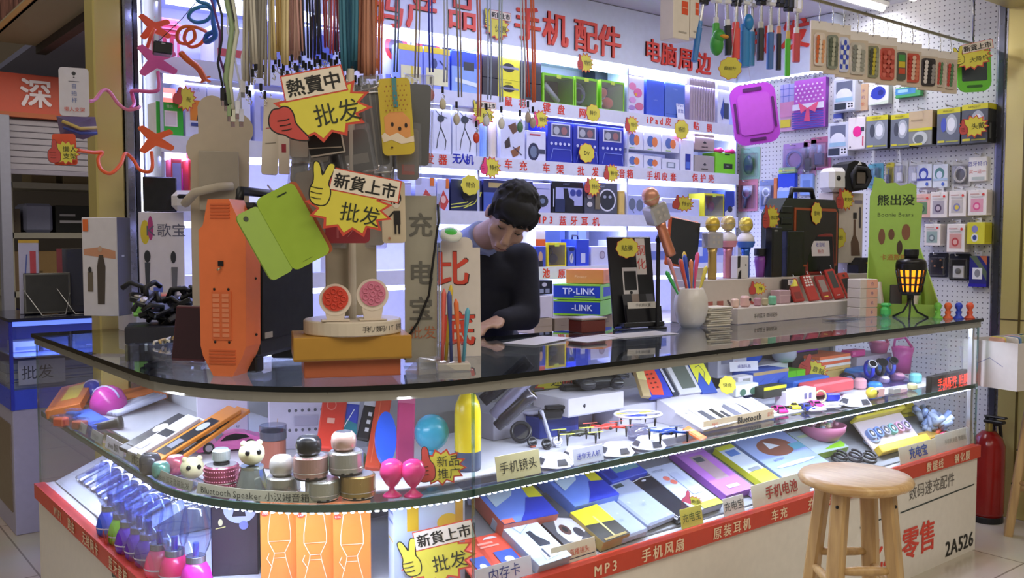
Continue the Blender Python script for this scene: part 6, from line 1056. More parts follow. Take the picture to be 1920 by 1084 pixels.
carton('grey low riser carrying the action cameras', (1.93, 2.40, MZ), (.42, .082, .17), '9a98a8', '')
mbox(1066, 1170, 741, 775, 2.10, 'white riser box under the black folded drone', 'd6d2e0', 'r 0 .02 1 .08 b0aec0', d=.17)
zr = at(1118, 741, Y=2.10).z
gadget(1122, 742, 2.17, 'black folded camera drone with red caps on the white riser', [('body', lambda g: (g.ell((0, 0, .03), (.085, .04, .026), B1), g.ell((-.05, -.03, .024), (.03, .02, .018), mt('3a3a40', .2)), g.ell((.05, -.035, .024), (.025, .02, .02), mt('26262c', .2)))), ('arm', lambda g: (g.tube([(-.08, .02, .04), (0, .03, .055), (.1, .0, .05)], .006, B1), g.tube([(-.06, -.03, .05), (.02, -.02, .058), (.09, -.04, .045)], .006, B1))), ('red_cap', lambda g: (g.cyl(.009, .05, .062, mt('c83a3a', .3), 14, (-.03, -.02)), g.cyl(.009, .048, .06, mt('c83a3a', .3), 14, (.05, -.02))))], 'camera_drone', 'drone', z=zr+.0005)
gadget(1165, 725, 2.25, 'dark round headphones leaning behind the folded drone', [('earcup', lambda g: (g.ell((0, 0, .04), (.03, .02, .034), mt('9aa0b4', .2, .3)), g.ell((.06, .0, .04), (.024, .018, .03), mt('2a2a30', .3)))), ('headband', lambda g: g.tube([(.06*.5+.045*cos(t), .01, .05+.05*sin(t)) for t in [R(10+20*k) for k in range(9)]], .006, B1))], 'headphones', 'headphones', z=zr+.0)
def led_sign(label, px0, px1, py0, py1, Y, rz, txt, size, col='ff3a1e'):
    a, b = at(px0, py1, Y=Y), at(px1, py1, Y=Y); z0, z1 = (a.z+b.z)/2, at((px0+px1)/2, py0, Y=Y).z; w_, h_ = (b-a).length, z1-z0
    o = E('led_sign', label, 'sign', ((a.x+b.x)/2, Y, z0), (0, 0, rz)); g = G(); g.box(-w_/2, -.012, 0, w_/2, .012, h_, mt('141012', .3), .002); g.ob('housing', o)
    g = G(); g.txt(txt, 0, h_/2, size*h_, mt(col, e=2.5), -.0125); g.ob('glowing_lettering', o); return o
led_sign('small glowing red LED sign behind the folded drone', 1073, 1119, 688, 712, 2.3, R(-5), '欢迎光临', .55)
# drones on octagonal white stands
def octo(px, py, label, s=1.0):
    p = at(px, py, Z=MZ); p.y = max(p.y, Y0+.075); r = .058*s; g = G(); g.lathe([(0, 0), (r, 0), (r*.62, .028*s), (0, .028*s)], mt('d8d6e4', .25), 8, False)
    for k in range(8): a = (k+.5)*pi/4; mid = r*.81*cos(pi/8)+.0012; g.M = MX.Rotation(a+pi/2, 4, 'Z') @ MX.Translation((0, -mid, .014*s)) @ MX.Rotation(-atan2(r*.38, .028*s), 4, 'X'); g.poly([(-.017*s, -.009*s), (.017*s, -.009*s), (.013*s, .009*s), (-.013*s, .009*s)], -.001, -.0005, mt('4a4a52', .3)) if k % 2 else None
    g.M = MX(); return tg(g.ob('display_stand', loc=(p.x, p.y, MZ), rot=(0, 0, R(10))), label, 'stand'), p
def drone(p, z, label, cb, cp, s=1.0, ringed=False, rz=-20):
    o = E('mini_drone', label, 'drone', (p.x, p.y, z), (0, 0, R(rz))); M1, M2 = mt(cb, .25), mt(cp, .35); k = s
    g = G(); g.ell((0, 0, .026*k), (.026*k, .018*k, .009*k), M1); g.ell((0, -.016*k, .024*k), (.006*k, .006*k, .005*k), BLKG, 10); g.ob('body', o)
    for sx in (-1, 1):
        for sy in (-1, 1): g = G(); x, y = sx*.042*k, sy*.032*k; g.tube([(sx*.015*k, sy*.01*k, .026*k), (x, y, .026*k)], .0035*k, M1, 6); g.rod((x, y, .03*k), (x, y, .0), .0042*k, BLK, 8, .002*k); g.ob('arm', o); g = G(); g.hull([(x-.022*k, y-.002, .0315*k), (x+.022*k, y-.003, .032*k), (x-.022*k, y+.003, .033*k), (x+.022*k, y+.002, .0335*k)], M2); g.ob('rotor_blade', o)
    if ringed: g = G(); g.tube([(.075*k*cos(a), .06*k*sin(a), .034*k) for a in [t*pi/16 for t in range(32)]], .004*k, mt('e0e0ec', .25), 6, True); g.tube([(-.07*k, 0, .034*k), (.07*k, 0, .034*k)], .0025, mt('e0e0ec', .25), 6); g.ob('guard_ring', o)
    return o
for i, (px, py) in enumerate(((1040, 870), (1160, 850), (1085, 858), (1222, 838))):
    so, p = octo(px, py, ('white octagonal drone stand nearest the handwritten lens card', 'white octagonal drone stand under the red drone', 'white octagonal drone stand under the black and green drone', 'white octagonal drone stand nearest the bluetooth tray')[i], .95)
for px, py, cb, cp, lb, rg in ((1082, 828, '2a2e22', 'c8d84a', 'black mini drone with lime green rotor blades', False), (1140, 815, 'c83a34', 'd85a50', 'red mini drone between the black and the blue-ringed one', False), (1196, 805, '2a3ac0', 'e8c830', 'blue mini drone inside a white guard ring', True), (1253, 825, '2a52b8', '2a3a6a', 'blue mini drone with dark rotor blades, near the bluetooth tray', False)):
    p = at(px, py, Z=MZ+.032); drone(p, MZ+.0295 if not rg else MZ+.05, lb, cb, cp, 1.05, rg) if not rg else drone(p, MZ+.045, lb, cb, cp, 1.0, True)
    if rg: tg(G().lathe([(0, 0), (.03, 0), (.034, .02), (.03, .044), (0, .044)], tint('c8c8d8'), 24).ob('clear_stand', loc=(p.x, p.y, MZ)), 'clear round stand under the ringed drone', 'stand')
gadget(1262, 805, 2.12, 'lime green handle gadget behind the dark-bladed blue drone', [('body', lambda g: g.ell((0, 0, .012), (.05, .014, .011), mt('b0d830', .3)))], 'handle_gadget', 'gadget')
gadget(1290, 790, 2.17, 'dark computer mouse beside the bluetooth tray', [('shell', lambda g: g.ell((0, 0, .016), (.055, .032, .018), mt('34323a', .3))), ('wheel', lambda g: g.ell((-.03, 0, .031), (.008, .004, .004), BLK))], 'computer_mouse', 'mouse')
gadget(1245, 780, 2.3, 'black folded earphones behind the ringed drone', [('earcup', lambda g: (g.ell((-.03, 0, .02), (.02, .014, .02), B1), g.ell((.03, 0, .02), (.02, .014, .02), B1))), ('cable', lambda g: g.tube([(-.03, 0, .03), (0, .0, .045), (.03, 0, .03)], .003, B1))], 'earphones', 'earphones')
# leaning phones and packs behind
LR = lean(2.10, 52, .79)
for fl, fr, bl, th, c, lb, sp_, nm, ct in (((1206, 742), (1222, 744), (1180, 690), .016, 'b09a70', 'gold brush-like gadget in the leaning row behind the drones', 'r 0 .6 1 1 d0c48a', 'brush_gadget', 'gadget'), ((1222, 748), (1262, 742), (1190, 686), .014, '2a3ab8', 'blue phone case holding a red-orange controller-like pad', 'p d84a34 .1 .1 .6 .05 .75 .4 .75 .9 .25 .95 .1 .6;'+''.join('e %.2f %.2f .05 .025 5a1c14;' % (.3+.2*(k % 2), .3+.13*(k//2)) for k in range(8)), 'phone_case', 'phone case'),
                                     ((1264, 742), (1274, 740), (1232, 682), .01, '20283c', 'slim black and white pack edge-on in the leaning row', 'r .0 .1 .4 .9 c8c8e0', 'product_box', 'box'), ((1276, 740), (1316, 735), (1248, 678), .012, 'c8c8d2', 'white framed phone with a grey screen in the leaning row', 'r .2 .15 .85 .9 5a625c', 'phone', 'phone'), ((1318, 738), (1346, 736), (1285, 674), .012, '3050b0', 'yellow and blue earphone pack at the right of the leaning row', 'p dada40 0 .3 .9 1 0 1;p dada40 .3 .9 1 .9 1 .4 .6 .2;l 5a5e58 .02 .3 .75 .6 .8 .75 .6 .5 .4', 'product_box', 'box')):
    tile(fl, fr, bl, th, lb, c, sp_, plane=LR, name=nm, cat=ct)
carton('white step carton under the leaning phones', (at(1270, 742, Y=2.1).x, 2.40, MZ), (.52, .072, .28), 'c4c2d4', '')
# bluetooth tray with packs
TRP = (V((0, 1.93, MZ+.012)), V((0, -.34, .94)))
ta, tb = at(1325, 812, Y=1.90).x, at(1456, 775, Y=1.90).x
bt = E('display_tray', 'white card tray of earpiece packs with a Bluetooth label', 'tray', ((ta+tb)/2, 1.915, MZ)); w_ = tb-ta
g = G(); g.add([(x, y, z) for x in (-w_/2, w_/2) for y, z in ((0, 0), (0, .008), (.2, .082), (.2, 0))], [(3, 2, 1, 0), (4, 5, 6, 7), (0, 1, 5, 4), (1, 2, 6, 5), (2, 3, 7, 6), (3, 0, 4, 7)], mt('d6d2de', .4)); g.ob('wedge', bt)
g = G(); g.box(-w_/2, -.004, 0, w_/2, -.001, .034, mt('c4b090', .5)); g.txt('Bluetooth', .05, .017, .03, mt('2a2622'), -.0045, True); g.txt('蓝牙', w_*.44, .017, .015, mt('c85a40'), -.0045); g.txt('特价', -w_*.35, .017, .016, mt('c85a40'), -.0045); g.ob('label_strip', bt)
for k, (px, c) in enumerate(((1308, 'd8d4d8'), (1332, 'c0bcc8'), (1354, 'e0dce0'), (1376, 'b8b8c4'), (1400, 'dcd8dc'), (1424, 'e4e0e2'))):
    tile((px+12, 806-5.5*k), (px+33, 800-5.5*k), (px-16, 765-4*k), .006, ('white earpiece pack, first in the Bluetooth tray', 'earpiece pack with dark grey piece, second in the Bluetooth tray', 'earpiece pack with two black pieces, third in the Bluetooth tray', 'grey earpiece pack, fourth in the Bluetooth tray', 'earpiece pack with slim blade piece, fifth in the Bluetooth tray', 'striped earpiece pack, last in the Bluetooth tray')[k], c, ('e .5 .8 .1 .04 888', 'p 4a4a54 .2 .2 .8 .1 .7 .8 .3 .8', 'p 1e1e26 .1 .3 .5 .2 .5 .8 .2 .8;p 2a2a38 .6 .2 .9 .1 .9 .6 .65 .6', 'p 6a6a7a .2 .1 .8 .2 .7 .9 .3 .8', 'p 4a4a5a .4 .1 .6 .5 .45 .9', 'l 9a9aa8 .02 .1 .1 .9 .7;l 9a9aa8 .02 .1 .3 .9 .9')[k], plane=(V((0, 1.915, MZ+.009)), V((0, -.3473, .9377))), name='earpiece_pack', cat='earpiece pack')
tile((1316, 826), (1326, 820), (1302, 792), .008, 'orange earpiece pack leaning left of the Bluetooth tray', 'e07030', 'r .2 .2 .8 .8 f09050', plane=lean(1.9, 25))
# right end crowd: simple shapes by seen rectangles
def blk(px0, px1, py0, py1, Y, label, col, spec='', d=.06, **kw): return mbox(px0, px1, py0, py1, Y, label, col, spec, d=d, **kw)
blk(1346, 1400, 664, 706, 2.26, 'white phone dock with a pink dial behind the bluetooth tray', 'c4c4d4', 'e .6 .4 .2 .25 c05a78;r .1 .6 .5 .9 7a7a90', d=.05)
blk(1384, 1412, 706, 726, 2.14, 'small white charger box with a grey socket', 'dcd8e2', 'r .3 .3 .8 .8 9a9a98', d=.05)
blk(1380, 1422, 721, 742, 2.04, 'white box with two dark green round windows', 'd8dce0', 'e .3 .35 .14 .3 4a6a58;e .75 .35 .14 .3 4a6a58', d=.06)
blk(1412, 1478, 695, 729, 2.16, 'blue fabric box with a tan lid edge', '4a64c0', 'r 0 .82 1 1 b09a70;l 3a50a8 .03 .1 .3 .3 .6;l 5a78d0 .03 .4 .3 .6 .6;l 3a50a8 .03 .7 .3 .9 .6', d=.1)
blk(1475, 1510, 695, 726, 2.22, 'bright green cube box in the crowded right end of the shelf', '6cc828', 'r .5 0 .53 1 58b020', d=.08)
carton('violet box standing on a plinth at the back of the shelf', (at(1514, 672, Y=2.32).x, 2.39, .845), (.19, .10, .06), '7438bc', 'e .5 .4 .02 .04 c8b0f0')
carton('dark plinth under the violet box', (at(1514, 672, Y=2.32).x, 2.39, MZ), (.19, .127, .06), '3a3438', '')
def rnd(px, py, Y, r, h, col, label, name='round_speaker', cat='speaker', z=None, b=None, top=None, rx=0):
    p = at(px, py, Y=Y); p.z = z if z is not None else MZ; g = G(); g.cyl(r, 0, h, mt(col, .3), 28, b=b or r*.3)
    if top: g.cyl(r*.8, h, h+.001, mt(top, .3), 24)
    return put(g, name, p, label, cat, rx=rx)
carton('white step carton under the blue round speaker and the grey cup', (at(1444, 700, Y=2.28).x, 2.41, MZ), (.28, .105, .12), 'd0cede', '')
g = G(); g.M = MX.Rotation(R(90), 4, 'X'); g.cyl(.05, 0, .085, mt('2a5ad0', .3), 30, b=.012); g.lathe([(.036, .0852), (.04, .087), (.044, .0852)], mt('1c48b0', .3), 30); put(g, 'round_speaker', (at(1424, 680, Y=2.28).x, 2.36, MZ+.1065+.05), 'royal blue barrel speaker lying behind the blue fabric box', 'speaker', R(-28))
g = G(); g.lathe([(0, 0), (.038, 0), (.05, .02), (.052, .06), (.046, .075), (.04, .07), (0, .06)], mt('b8c0d4', .2), 28); put(g, 'bowl_speaker', (at(1470, 690, Y=2.3).x, 2.3, MZ+.1065), 'pale grey bowl-shaped speaker right of the blue barrel speaker', 'speaker')
blk(1432, 1474, 724, 745, 2.0, 'black box with a bright yellow top near the toy cars', '2e302a', 'r 0 .72 1 1 d0d028', d=.05)
blk(1474, 1530, 731, 757, 1.98, 'white adapter box with two slots', 'd8d4e0', 'r .6 .3 .68 .7 6a6a90;r .75 .3 .83 .7 6a6a90', d=.05)
blk(1490, 1558, 710, 735, 2.08, 'blue rectangular speaker with rounded edges', '2f5cb0', 'r .05 .05 .95 .12 244c9a', d=.08, bev=.008)
blk(1528, 1602, 716, 738, 2.0, 'coral red rectangular speaker with rounded edges', 'c85058', 'r .05 .05 .95 .12 b04048', d=.08, bev=.008)
blk(1612, 1664, 690, 714, 2.14, 'steel blue rounded cube speaker', '3a70b8', 'r .05 .8 .95 .9 5a90d0', d=.08, bev=.008)
for k, (c, lb) in enumerate((('d8b878', 'tan booklet, bottom of the stack behind the blue bag'), ('f0ece8', 'white booklet, second in the stack behind the blue bag'), ('e8704a', 'orange booklet in the stack behind the blue bag'), ('f2eee8', 'white booklet, fourth in the stack behind the blue bag'), ('f08050', 'bright orange booklet, top of the stack behind the blue bag'))):
    carton(lb, (at(1570, 690, Y=2.24).x+.004*(k % 2), 2.40, MZ+.05+k*.0125), (.24, .012, .15), c, '', name='booklet', cat='booklet', bev=.001)
carton('brown envelope box under the booklet stack', (at(1570, 690, Y=2.24).x, 2.41, MZ), (.26, .0495, .17), 'c0a868', '')
carton('hot pink flat box right of the booklet stack', (at(1608, 682, Y=2.26).x+.03, 2.33, MZ+.085), (.11, .03, .06), 'd84898', 'r 0 .4 .2 .8 f080b8', bev=.005)
carton('pale mauve plinth under the hot pink flat box and the pink basket', (at(1640, 690, Y=2.26).x, 2.39, MZ), (.30, .084, .13), 'b8b0c4', '')
g = G(); g.ell((0, 0, .028), (.036, .022, .028), mt('2230b8', .35)); g.box(-.034, -.02, 0, .034, .02, .03, mt('2230b8', .35), .008); put(g, 'pouch', at(1568, 712, Y=2.1).xy.to_3d()+V((0, 0, MZ)), 'deep blue soft pouch before the booklet stack', 'pouch', R(-20))
g = G(); g.M = MX.Rotation(R(90), 4, 'X'); g.cyl(.03, -.02, .02, mt('24242e', .35), 24); g.cyl(.02, .0202, .022, mt('6a6a90', .3), 24); put(g, 'round_speaker', (at(1596, 712, Y=2.1).x, 2.12, MZ+.031), 'black round speaker facing out beside the blue pouch', 'speaker', R(-30))
for px, py, Y, r, h, c, lb in ((1612, 740, 2.06, .026, .045, 'd8a0a8', 'rose round mini speaker on the coral speaker end'), (1640, 735, 2.02, .03, .03, '3a80c8', 'flat sky blue round speaker right of the rose one'), (1655, 728, 2.08, .028, .032, 'e8d8dc', 'white-pink round speaker'), (1682, 722, 2.08, .032, .034, 'd8a0b8', 'pale pink round speaker behind the duck-yellow one'), (1716, 722, 2.0, .026, .042, '80ccd0', 'mint heart-like round speaker before the watches'), (1710, 744, 1.92, .02, .026, 'd8d09a', 'cream round mini speaker at the right front')):
    rnd(px, py, Y, r, h, c, lb+(' on the right half of the glass shelf' if len(lb.split()) < 4 else ''))
g = G(); g.ell((0, 0, .022), (.024, .022, .022), mt('e8d048', .3), 18); g.ell((.008, -.019, .026), (.007, .005, .008), BLK, 10); put(g, 'round_speaker', (at(1668, 752, Z=MZ).x, 1.91, MZ), 'yellow ball speaker with one black dot at the right front', 'speaker')
for px, c, lb in ((1652, 'd8a8a0', 'small rose gold block speaker left of the yellow ball'), (1682, '9a9690', 'small silver block speaker right of the yellow ball'), (1694, 'd8b0b4', 'small pink block speaker right of the silver block')):
    blk(px-7, px+7, 728, 752, 1.90, lb, c, '', d=.024, bev=.003)
octo(1618, 760, 'white octagonal stand at the right front with two dark windows', 1.15)
g = G(); g.tube([(.022*cos(t*pi/10), 0, .024+.022*sin(t*pi/10)) for t in range(20)], .004, mt('e0d8a0', .2, .5), 8, True); put(g, 'ring', (at(1536, 755, Z=MZ).x, 1.98, MZ), 'upright cream-gold ring beside the white adapter box', 'ring', R(-30))
g = G(); g.box(-.03, -.012, 0, .03, .012, .03, mt('2a34a8', .35), .005); put(g, 'blue_clip', (at(1562, 752, Z=MZ).x, 1.975, MZ), 'small deep blue clip before the coral speaker', 'clip', R(-25))
def small_car(px, py, c, label): return car(px, py, .075, c, label, R(60))
small_car(1462, 772, 'e8409a', 'hot pink miniature toy car standing on a black clip'); small_car(1486, 765, 'e8e040', 'yellow miniature toy car beside the hot pink one'); small_car(1512, 768, '2a3aa0', 'dark blue miniature toy car lying right of the yellow one'); small_car(1530, 762, 'd850a0', 'magenta miniature toy car, rightmost of the toy cars')
for k in range(3): p = at(1560+26*k, 775-6*k, Z=MZ); g = G(); g.box(-.035, -.02, 0, .035, .02, .008, mt(('e0dce4', 'd0ccd8', 'e4e0e8')[k], .3), .003); g.tube([(-.03, -.01, .009), (0, .006, .011), (.03, -.006, .009)], .003, mt('d8d4dc', .3), 6); put(g, 'cable_pack', (p.x, max(p.y, 1.9), MZ), 'coiled white cable pack lying at the shelf edge, %s' % ('left', 'middle', 'right')[k], 'cable pack', R(-20))
# baskets and watches
for px, py, c, lb in ((1655, 672, 'e878b0', 'left pink basket-shaped phone holder'), (1708, 668, 'e060b8', 'right pink basket-shaped phone holder')):
    p = at(px, py, Y=2.28 if px < 1700 else 2.15); o = E('basket_holder', lb, 'holder', (p.x, 2.3 if px < 1700 else 2.19, MZ+.085 if px < 1700 else MZ), (0, 0, R(-30))); zz = 0 if px < 1700 else .075; g = G(); g.lathe([(0, zz), (.035, zz), (.048, zz+.05), (.044, zz+.05), (.032, zz+.006), (0, zz+.006)] if zz == 0 else [(0, 0), (.035, 0), (.04, .07), (.05, .12), (.046, .12), (.03, .08), (0, .08)], mt(c, .35), 24); g.ob('basket', o); g = G(); zt_ = .05 if zz == 0 else .12; g.tube([(-.045, 0, zt_), (-.04, 0, zt_+.035), (.01, 0, zt_+.045), (.045, 0, zt_)], .006, mt(c, .35), 8); g.ob('handle', o)
p = at(1722, 712, Y=2.0); ws = tg(G().hull([(-.14, -.05, 0), (.14, -.05, 0), (.14, .07, 0), (-.14, .07, 0), (-.14, .07, .05), (.14, .07, .05), (-.14, -.03, .012), (.14, -.03, .012)], tint('d8d4ee')).ob('watch_stand', loc=(3.70, 2.06, MZ), rot=(0, 0, R(-4))), 'clear wedge stand under the smart watches', 'stand')
for k, (px, py, c, cb, lb) in enumerate(((1712, 670, 'd0d0d8', '2a38c0', 'smart watch with white dial and blue strap, left on the clear stand'), (1738, 672, '1c1c22', '26262c', 'black smart watch with red-edged strap, middle of the clear stand'), (1764, 662, '3a3a48', '4a58c0', 'smart watch with a blue strap, right of the clear stand'))):
    p = at(px, py, Y=2.08); o = E('smart_watch', lb, 'watch', (3.60+.085*k, 2.07, MZ+.0415), (R(-20), 0, R(-30))); g = G(); g.M = MX.Translation((0, -.03, .045)) @ MX.Rotation(R(70), 4, 'X'); g.cyl(.019, 0, .009, mt(c, .25, .4), 24); g.cyl(.015, .009, .0095, mt('101018', .1), 24); g.ob('watch_face', o)
    g = G(); g.tube([(0, .0+.03*cos(a)*1.0, .032+.032*sin(a)) for a in [t*pi/10 for t in range(20)]], .008, mt(cb, .4), 6, True); g.ob('strap', o)
led_sign('long glowing red LED sign at the right end of the shelf', 1738, 1822, 698, 730, 1.90, R(2), '手机配件 贴膜', .62)
# ================================================================ LOWER DECK OF THE COUNTER
SLP = (V((0, SL0[0], SL0[1])), V((0, -sin(SLA), cos(SLA))))
LFP = (V((X0+.05, 0, .462)), V((-sin(SLA), 0, cos(SLA))))
def sl(*a, **k): return tile(*a, plane=SLP, **k)
DZ = .4535
# red memory cards at the left, in front
for fl, fr, bl, lb in (((890, 1090), (945, 1078), (872, 1012), 'red memory card blister with a blue card, left one'), ((930, 1076), (1000, 1058), (902, 1005), 'red memory card blister with a blue card, right one')):
    sl(fl, fr, bl, .006, lb, 'e0523c', 'r .1 .75 .5 .8 f0a090;r .1 .66 .6 .7 f0a090;p d8d0d0 .4 .92 .6 .92 .7 .86 .3 .86;r .3 .05 .8 .5 3a5ab8;e .55 .25 .12 .08 d8e0f8;r .35 .05 .75 .12 c8d0e8', name='memory_card_pack', cat='memory card pack')
def tent(px0, px1, py0, py1, Y, label, col, txt, tc, size, rz=0, bold=False, z=None, extra=''):
    """upright card at the front edge"""
    a, b = at(px0, py1, Y=Y), at(px1, py1, Y=Y); pm = (px0+px1)/2; z0 = (a.z+b.z)/2 if z is None else z; z1 = at(pm, py0, Y=Y).z; w_, h_ = b.x-a.x, abs(z1-z0)
    return carton(label, ((a.x+b.x)/2, Y, z0), (w_, h_, .002), col, extra+'%s .5 .5 %.2f %s %s' % ('b' if bold else 't', size, tc, txt), rot=(R(-10), 0, rz), name='price_card', cat='card', bev=.0004)
tent(893, 998, 1056, 1090, Y0+.03, 'white card with blue writing, memory card, at the glass seam', 'dcdce8', '内存卡', '2c3a8a', .72, z=DZ)
tent(1036, 1118, 1018, 1060, Y0+.03, 'cream card with red handwriting and a black line', 'd8ccb0', '手机直播镜头', 'c8503c', .36, z=DZ+.0, extra='l 22304a .05 .05 .15 .95 .2;')
tent(1278, 1318, 952, 982, Y0+.03, 'small yellow starred card with green writing', 'c8c050', '充电宝', '4a5a20', .5, z=DZ)
tent(1358, 1396, 932, 966, Y0+.03, 'small white card reading power bank in black', 'd8d4cc', '充电宝', '2a3038', .6, z=DZ)
tent(1412, 1518, 898, 948, Y0+.03, 'long cream card with dark red lettering, phone battery', 'd2cbb4', '手机电池', 'a8342a', .62, bold=True, z=DZ)
tent(1688, 1756, 832, 866, Y0+.03, 'cream card with blue lettering, power bank, below the round holders', 'd8d0b8', '充电宝', '2a52b0', .75, bold=True, z=DZ)
tent(1757, 1826, 808, 846, Y0+.03, 'long cream card with faint grey lettering at the counter end', 'cfcabc', '手机充电器 数据线', '8a8478', .3, z=DZ)
# packs lying on the sloping board
sl((945, 985), (1048, 964), (920, 905), .045, 'blue drone box with a yellow corner, left of the pair', '6a8ae0', 'p e0d830 .75 .5 1 .4 1 1 .82 1;p 2a3ab0 .3 0 1 0 1 .45 .7 .5 .5 .2;p c8e0f0 .1 .4 .5 .6 .7 .9 .1 .8;e .88 .8 .06 .08 3a4a60;r 0 0 .2 .1 d86a50', side='c86a58')
sl((1078, 950), (1162, 928), (1032, 882), .045, 'blue drone box with a yellow corner, right of the pair', '6a8ae0', 'p e0d830 .75 .5 1 .4 1 1 .82 1;p 2a3ab0 .3 0 1 0 1 .45 .7 .5 .5 .2;p c8e0f0 .1 .4 .5 .6 .7 .9 .1 .8;e .88 .8 .06 .08 3a4a60')
sl((1148, 905), (1215, 885), (1120, 865), .03, 'blue blister box with a green panel behind the silver power bank', '3a52c8', 'r .3 .3 .95 .95 7ab0b8;r .05 .1 .25 .5 2a38a0')
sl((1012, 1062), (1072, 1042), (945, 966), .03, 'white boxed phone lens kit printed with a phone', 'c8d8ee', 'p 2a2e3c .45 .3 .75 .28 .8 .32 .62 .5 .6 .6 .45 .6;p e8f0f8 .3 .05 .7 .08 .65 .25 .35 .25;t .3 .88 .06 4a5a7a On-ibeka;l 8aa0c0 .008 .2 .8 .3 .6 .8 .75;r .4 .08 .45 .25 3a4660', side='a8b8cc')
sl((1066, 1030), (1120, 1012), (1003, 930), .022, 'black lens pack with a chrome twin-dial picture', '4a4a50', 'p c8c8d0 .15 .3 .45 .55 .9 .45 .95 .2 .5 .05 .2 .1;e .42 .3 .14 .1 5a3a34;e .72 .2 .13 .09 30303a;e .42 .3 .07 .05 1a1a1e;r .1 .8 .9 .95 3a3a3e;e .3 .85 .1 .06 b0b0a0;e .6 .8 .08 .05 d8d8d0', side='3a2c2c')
sl((1132, 1018), (1182, 1000), (1106, 950), .034, 'yellow and black screwdriver box between lens pack and power bank', '2e2c24', 'p dcd42c 0 .55 1 .45 1 1 0 1;l d8d080 .05 .5 .1 .5 .7;r .1 .02 .9 .08 b09a50', side='b0985a')
sl((1168, 1010), (1218, 992), (1118, 932), .026, 'silver power bank with a small display, lower of the two', 'a8b4d0', 'r .3 .86 .6 .94 3a4648;t .5 .35 .1 8090b8 W', bev=.006, r=.25, name='power_bank', cat='power bank')
sl((1218, 985), (1268, 965), (1160, 902), .026, 'silver power bank with a small display, upper of the two', 'a4b0cc', 'r .3 .86 .6 .94 3a4648;t .5 .4 .1 8090b8 W', bev=.006, r=.25, name='power_bank', cat='power bank')
sl((1272, 975), (1312, 958), (1212, 890), .022, 'dark phone-like power bank with a silver rim', '2a2c34', 'l c8ccd8 .015 .08 .04 .06 .94 .5 .97 .94 .94 .92 .04 .08 .04;e .5 .9 .1 .02 c8ccd8', bev=.005, r=.15, name='power_bank', cat='power bank')
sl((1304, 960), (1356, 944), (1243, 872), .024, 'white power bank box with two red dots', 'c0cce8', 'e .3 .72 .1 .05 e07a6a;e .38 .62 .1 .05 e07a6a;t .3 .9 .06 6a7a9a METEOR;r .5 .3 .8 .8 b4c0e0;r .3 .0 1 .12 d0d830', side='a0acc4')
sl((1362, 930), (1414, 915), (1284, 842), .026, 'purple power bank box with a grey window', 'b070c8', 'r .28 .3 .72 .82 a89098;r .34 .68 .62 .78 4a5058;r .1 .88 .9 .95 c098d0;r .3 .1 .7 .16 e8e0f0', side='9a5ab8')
sl((1412, 925), (1424, 921), (1340, 836), .02, 'lilac and white edge-on pack between purple and yellow-green boxes', 'b898d8', 'r .2 .3 .8 .7 3a3a78;r .2 .75 .8 .95 e0d8f0')
sl((1432, 908), (1462, 898), (1358, 836), .024, 'yellow-green and white battery box', 'c8d4e4', 'r 0 0 1 .3 d8dc38;r 0 .9 1 1 d0d440;r .2 .72 .8 .86 5a80c8;r .2 .3 .8 .38 8a9098', side='c8cc30')
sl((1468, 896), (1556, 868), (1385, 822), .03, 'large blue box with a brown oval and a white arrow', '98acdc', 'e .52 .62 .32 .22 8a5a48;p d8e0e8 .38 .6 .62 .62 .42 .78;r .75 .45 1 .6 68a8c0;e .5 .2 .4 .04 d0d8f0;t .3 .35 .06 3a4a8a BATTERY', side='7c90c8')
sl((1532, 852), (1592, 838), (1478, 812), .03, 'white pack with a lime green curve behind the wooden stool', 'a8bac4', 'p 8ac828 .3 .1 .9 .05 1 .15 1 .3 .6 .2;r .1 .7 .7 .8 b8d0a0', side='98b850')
# bowl of small colourful goods, round cable holders, mixed bunches
p = at(1588, 850, Z=.52); o = E('plastic_bowl', 'pink plastic bowl of colourful odds and ends', 'bowl', (p.x, 2.03, .56), (0, 0, 0)); g = G(); g.lathe([(0, 0), (.06, 0), (.085, .03), (.09, .055), (.086, .055), (.07, .02), (0, .012)], mt('c87a98', .4), 30); g.ob('bowl', o)
random.seed(11); g = G()
for i in range(46): a, r_ = random.uniform(0, 6.28), .07*math.sqrt(random.random()); g.ell((r_*cos(a), r_*sin(a), .04+.03*random.random()), (.013, .010, .008), mt(random.choice(['b0a8b8', 'c8b898', '8a98a8', 'b88a98', '98b088', 'd0c0b8'])), 8)
o2 = g.ob('small_goods', o); o2['kind'] = 'stuff'
for k, (px, py, c, lb) in enumerate(((1572, 868, '1c1c20', 'black coiled cable left of the round cable holders'), (1600, 866, '2a2630', 'black coiled cable beside the round cable holders'), (1626, 868, '1a1a1e', 'black coiled cable right under the round cable holders'), (1540, 806, '5a9a58', 'green coiled cable behind the pink bowl'), (1612, 800, 'b07898', 'dusty pink coiled cable right of the pink bowl'), (1632, 836, '8a98b8', 'grey-blue coiled cable between the bowl and the tray'))):
    d = ray(px, py); q = CO+d*((SLP[0]-CO).dot(SLP[1])/d.dot(SLP[1])); g = G(); g.tube([(.035*cos(t*.5)*(1-.012*t), .03*sin(t*.5)*(1-.012*t), .006+.0012*t+.013*sin(t*.5)*0) for t in range(30)], .005, mt(c, .4), 6); put(g, 'coiled_cable', (q.x, q.y, q.z+.002), lb, 'cable', rx=SLA)
hb = E('cable_holder_box', 'clear-lidded yellow tray of six round cable holders', 'tray', (at(1692, 858, Y=1.90).x, 1.90, .486), (R(-44), 0, 0)); w_ = .36
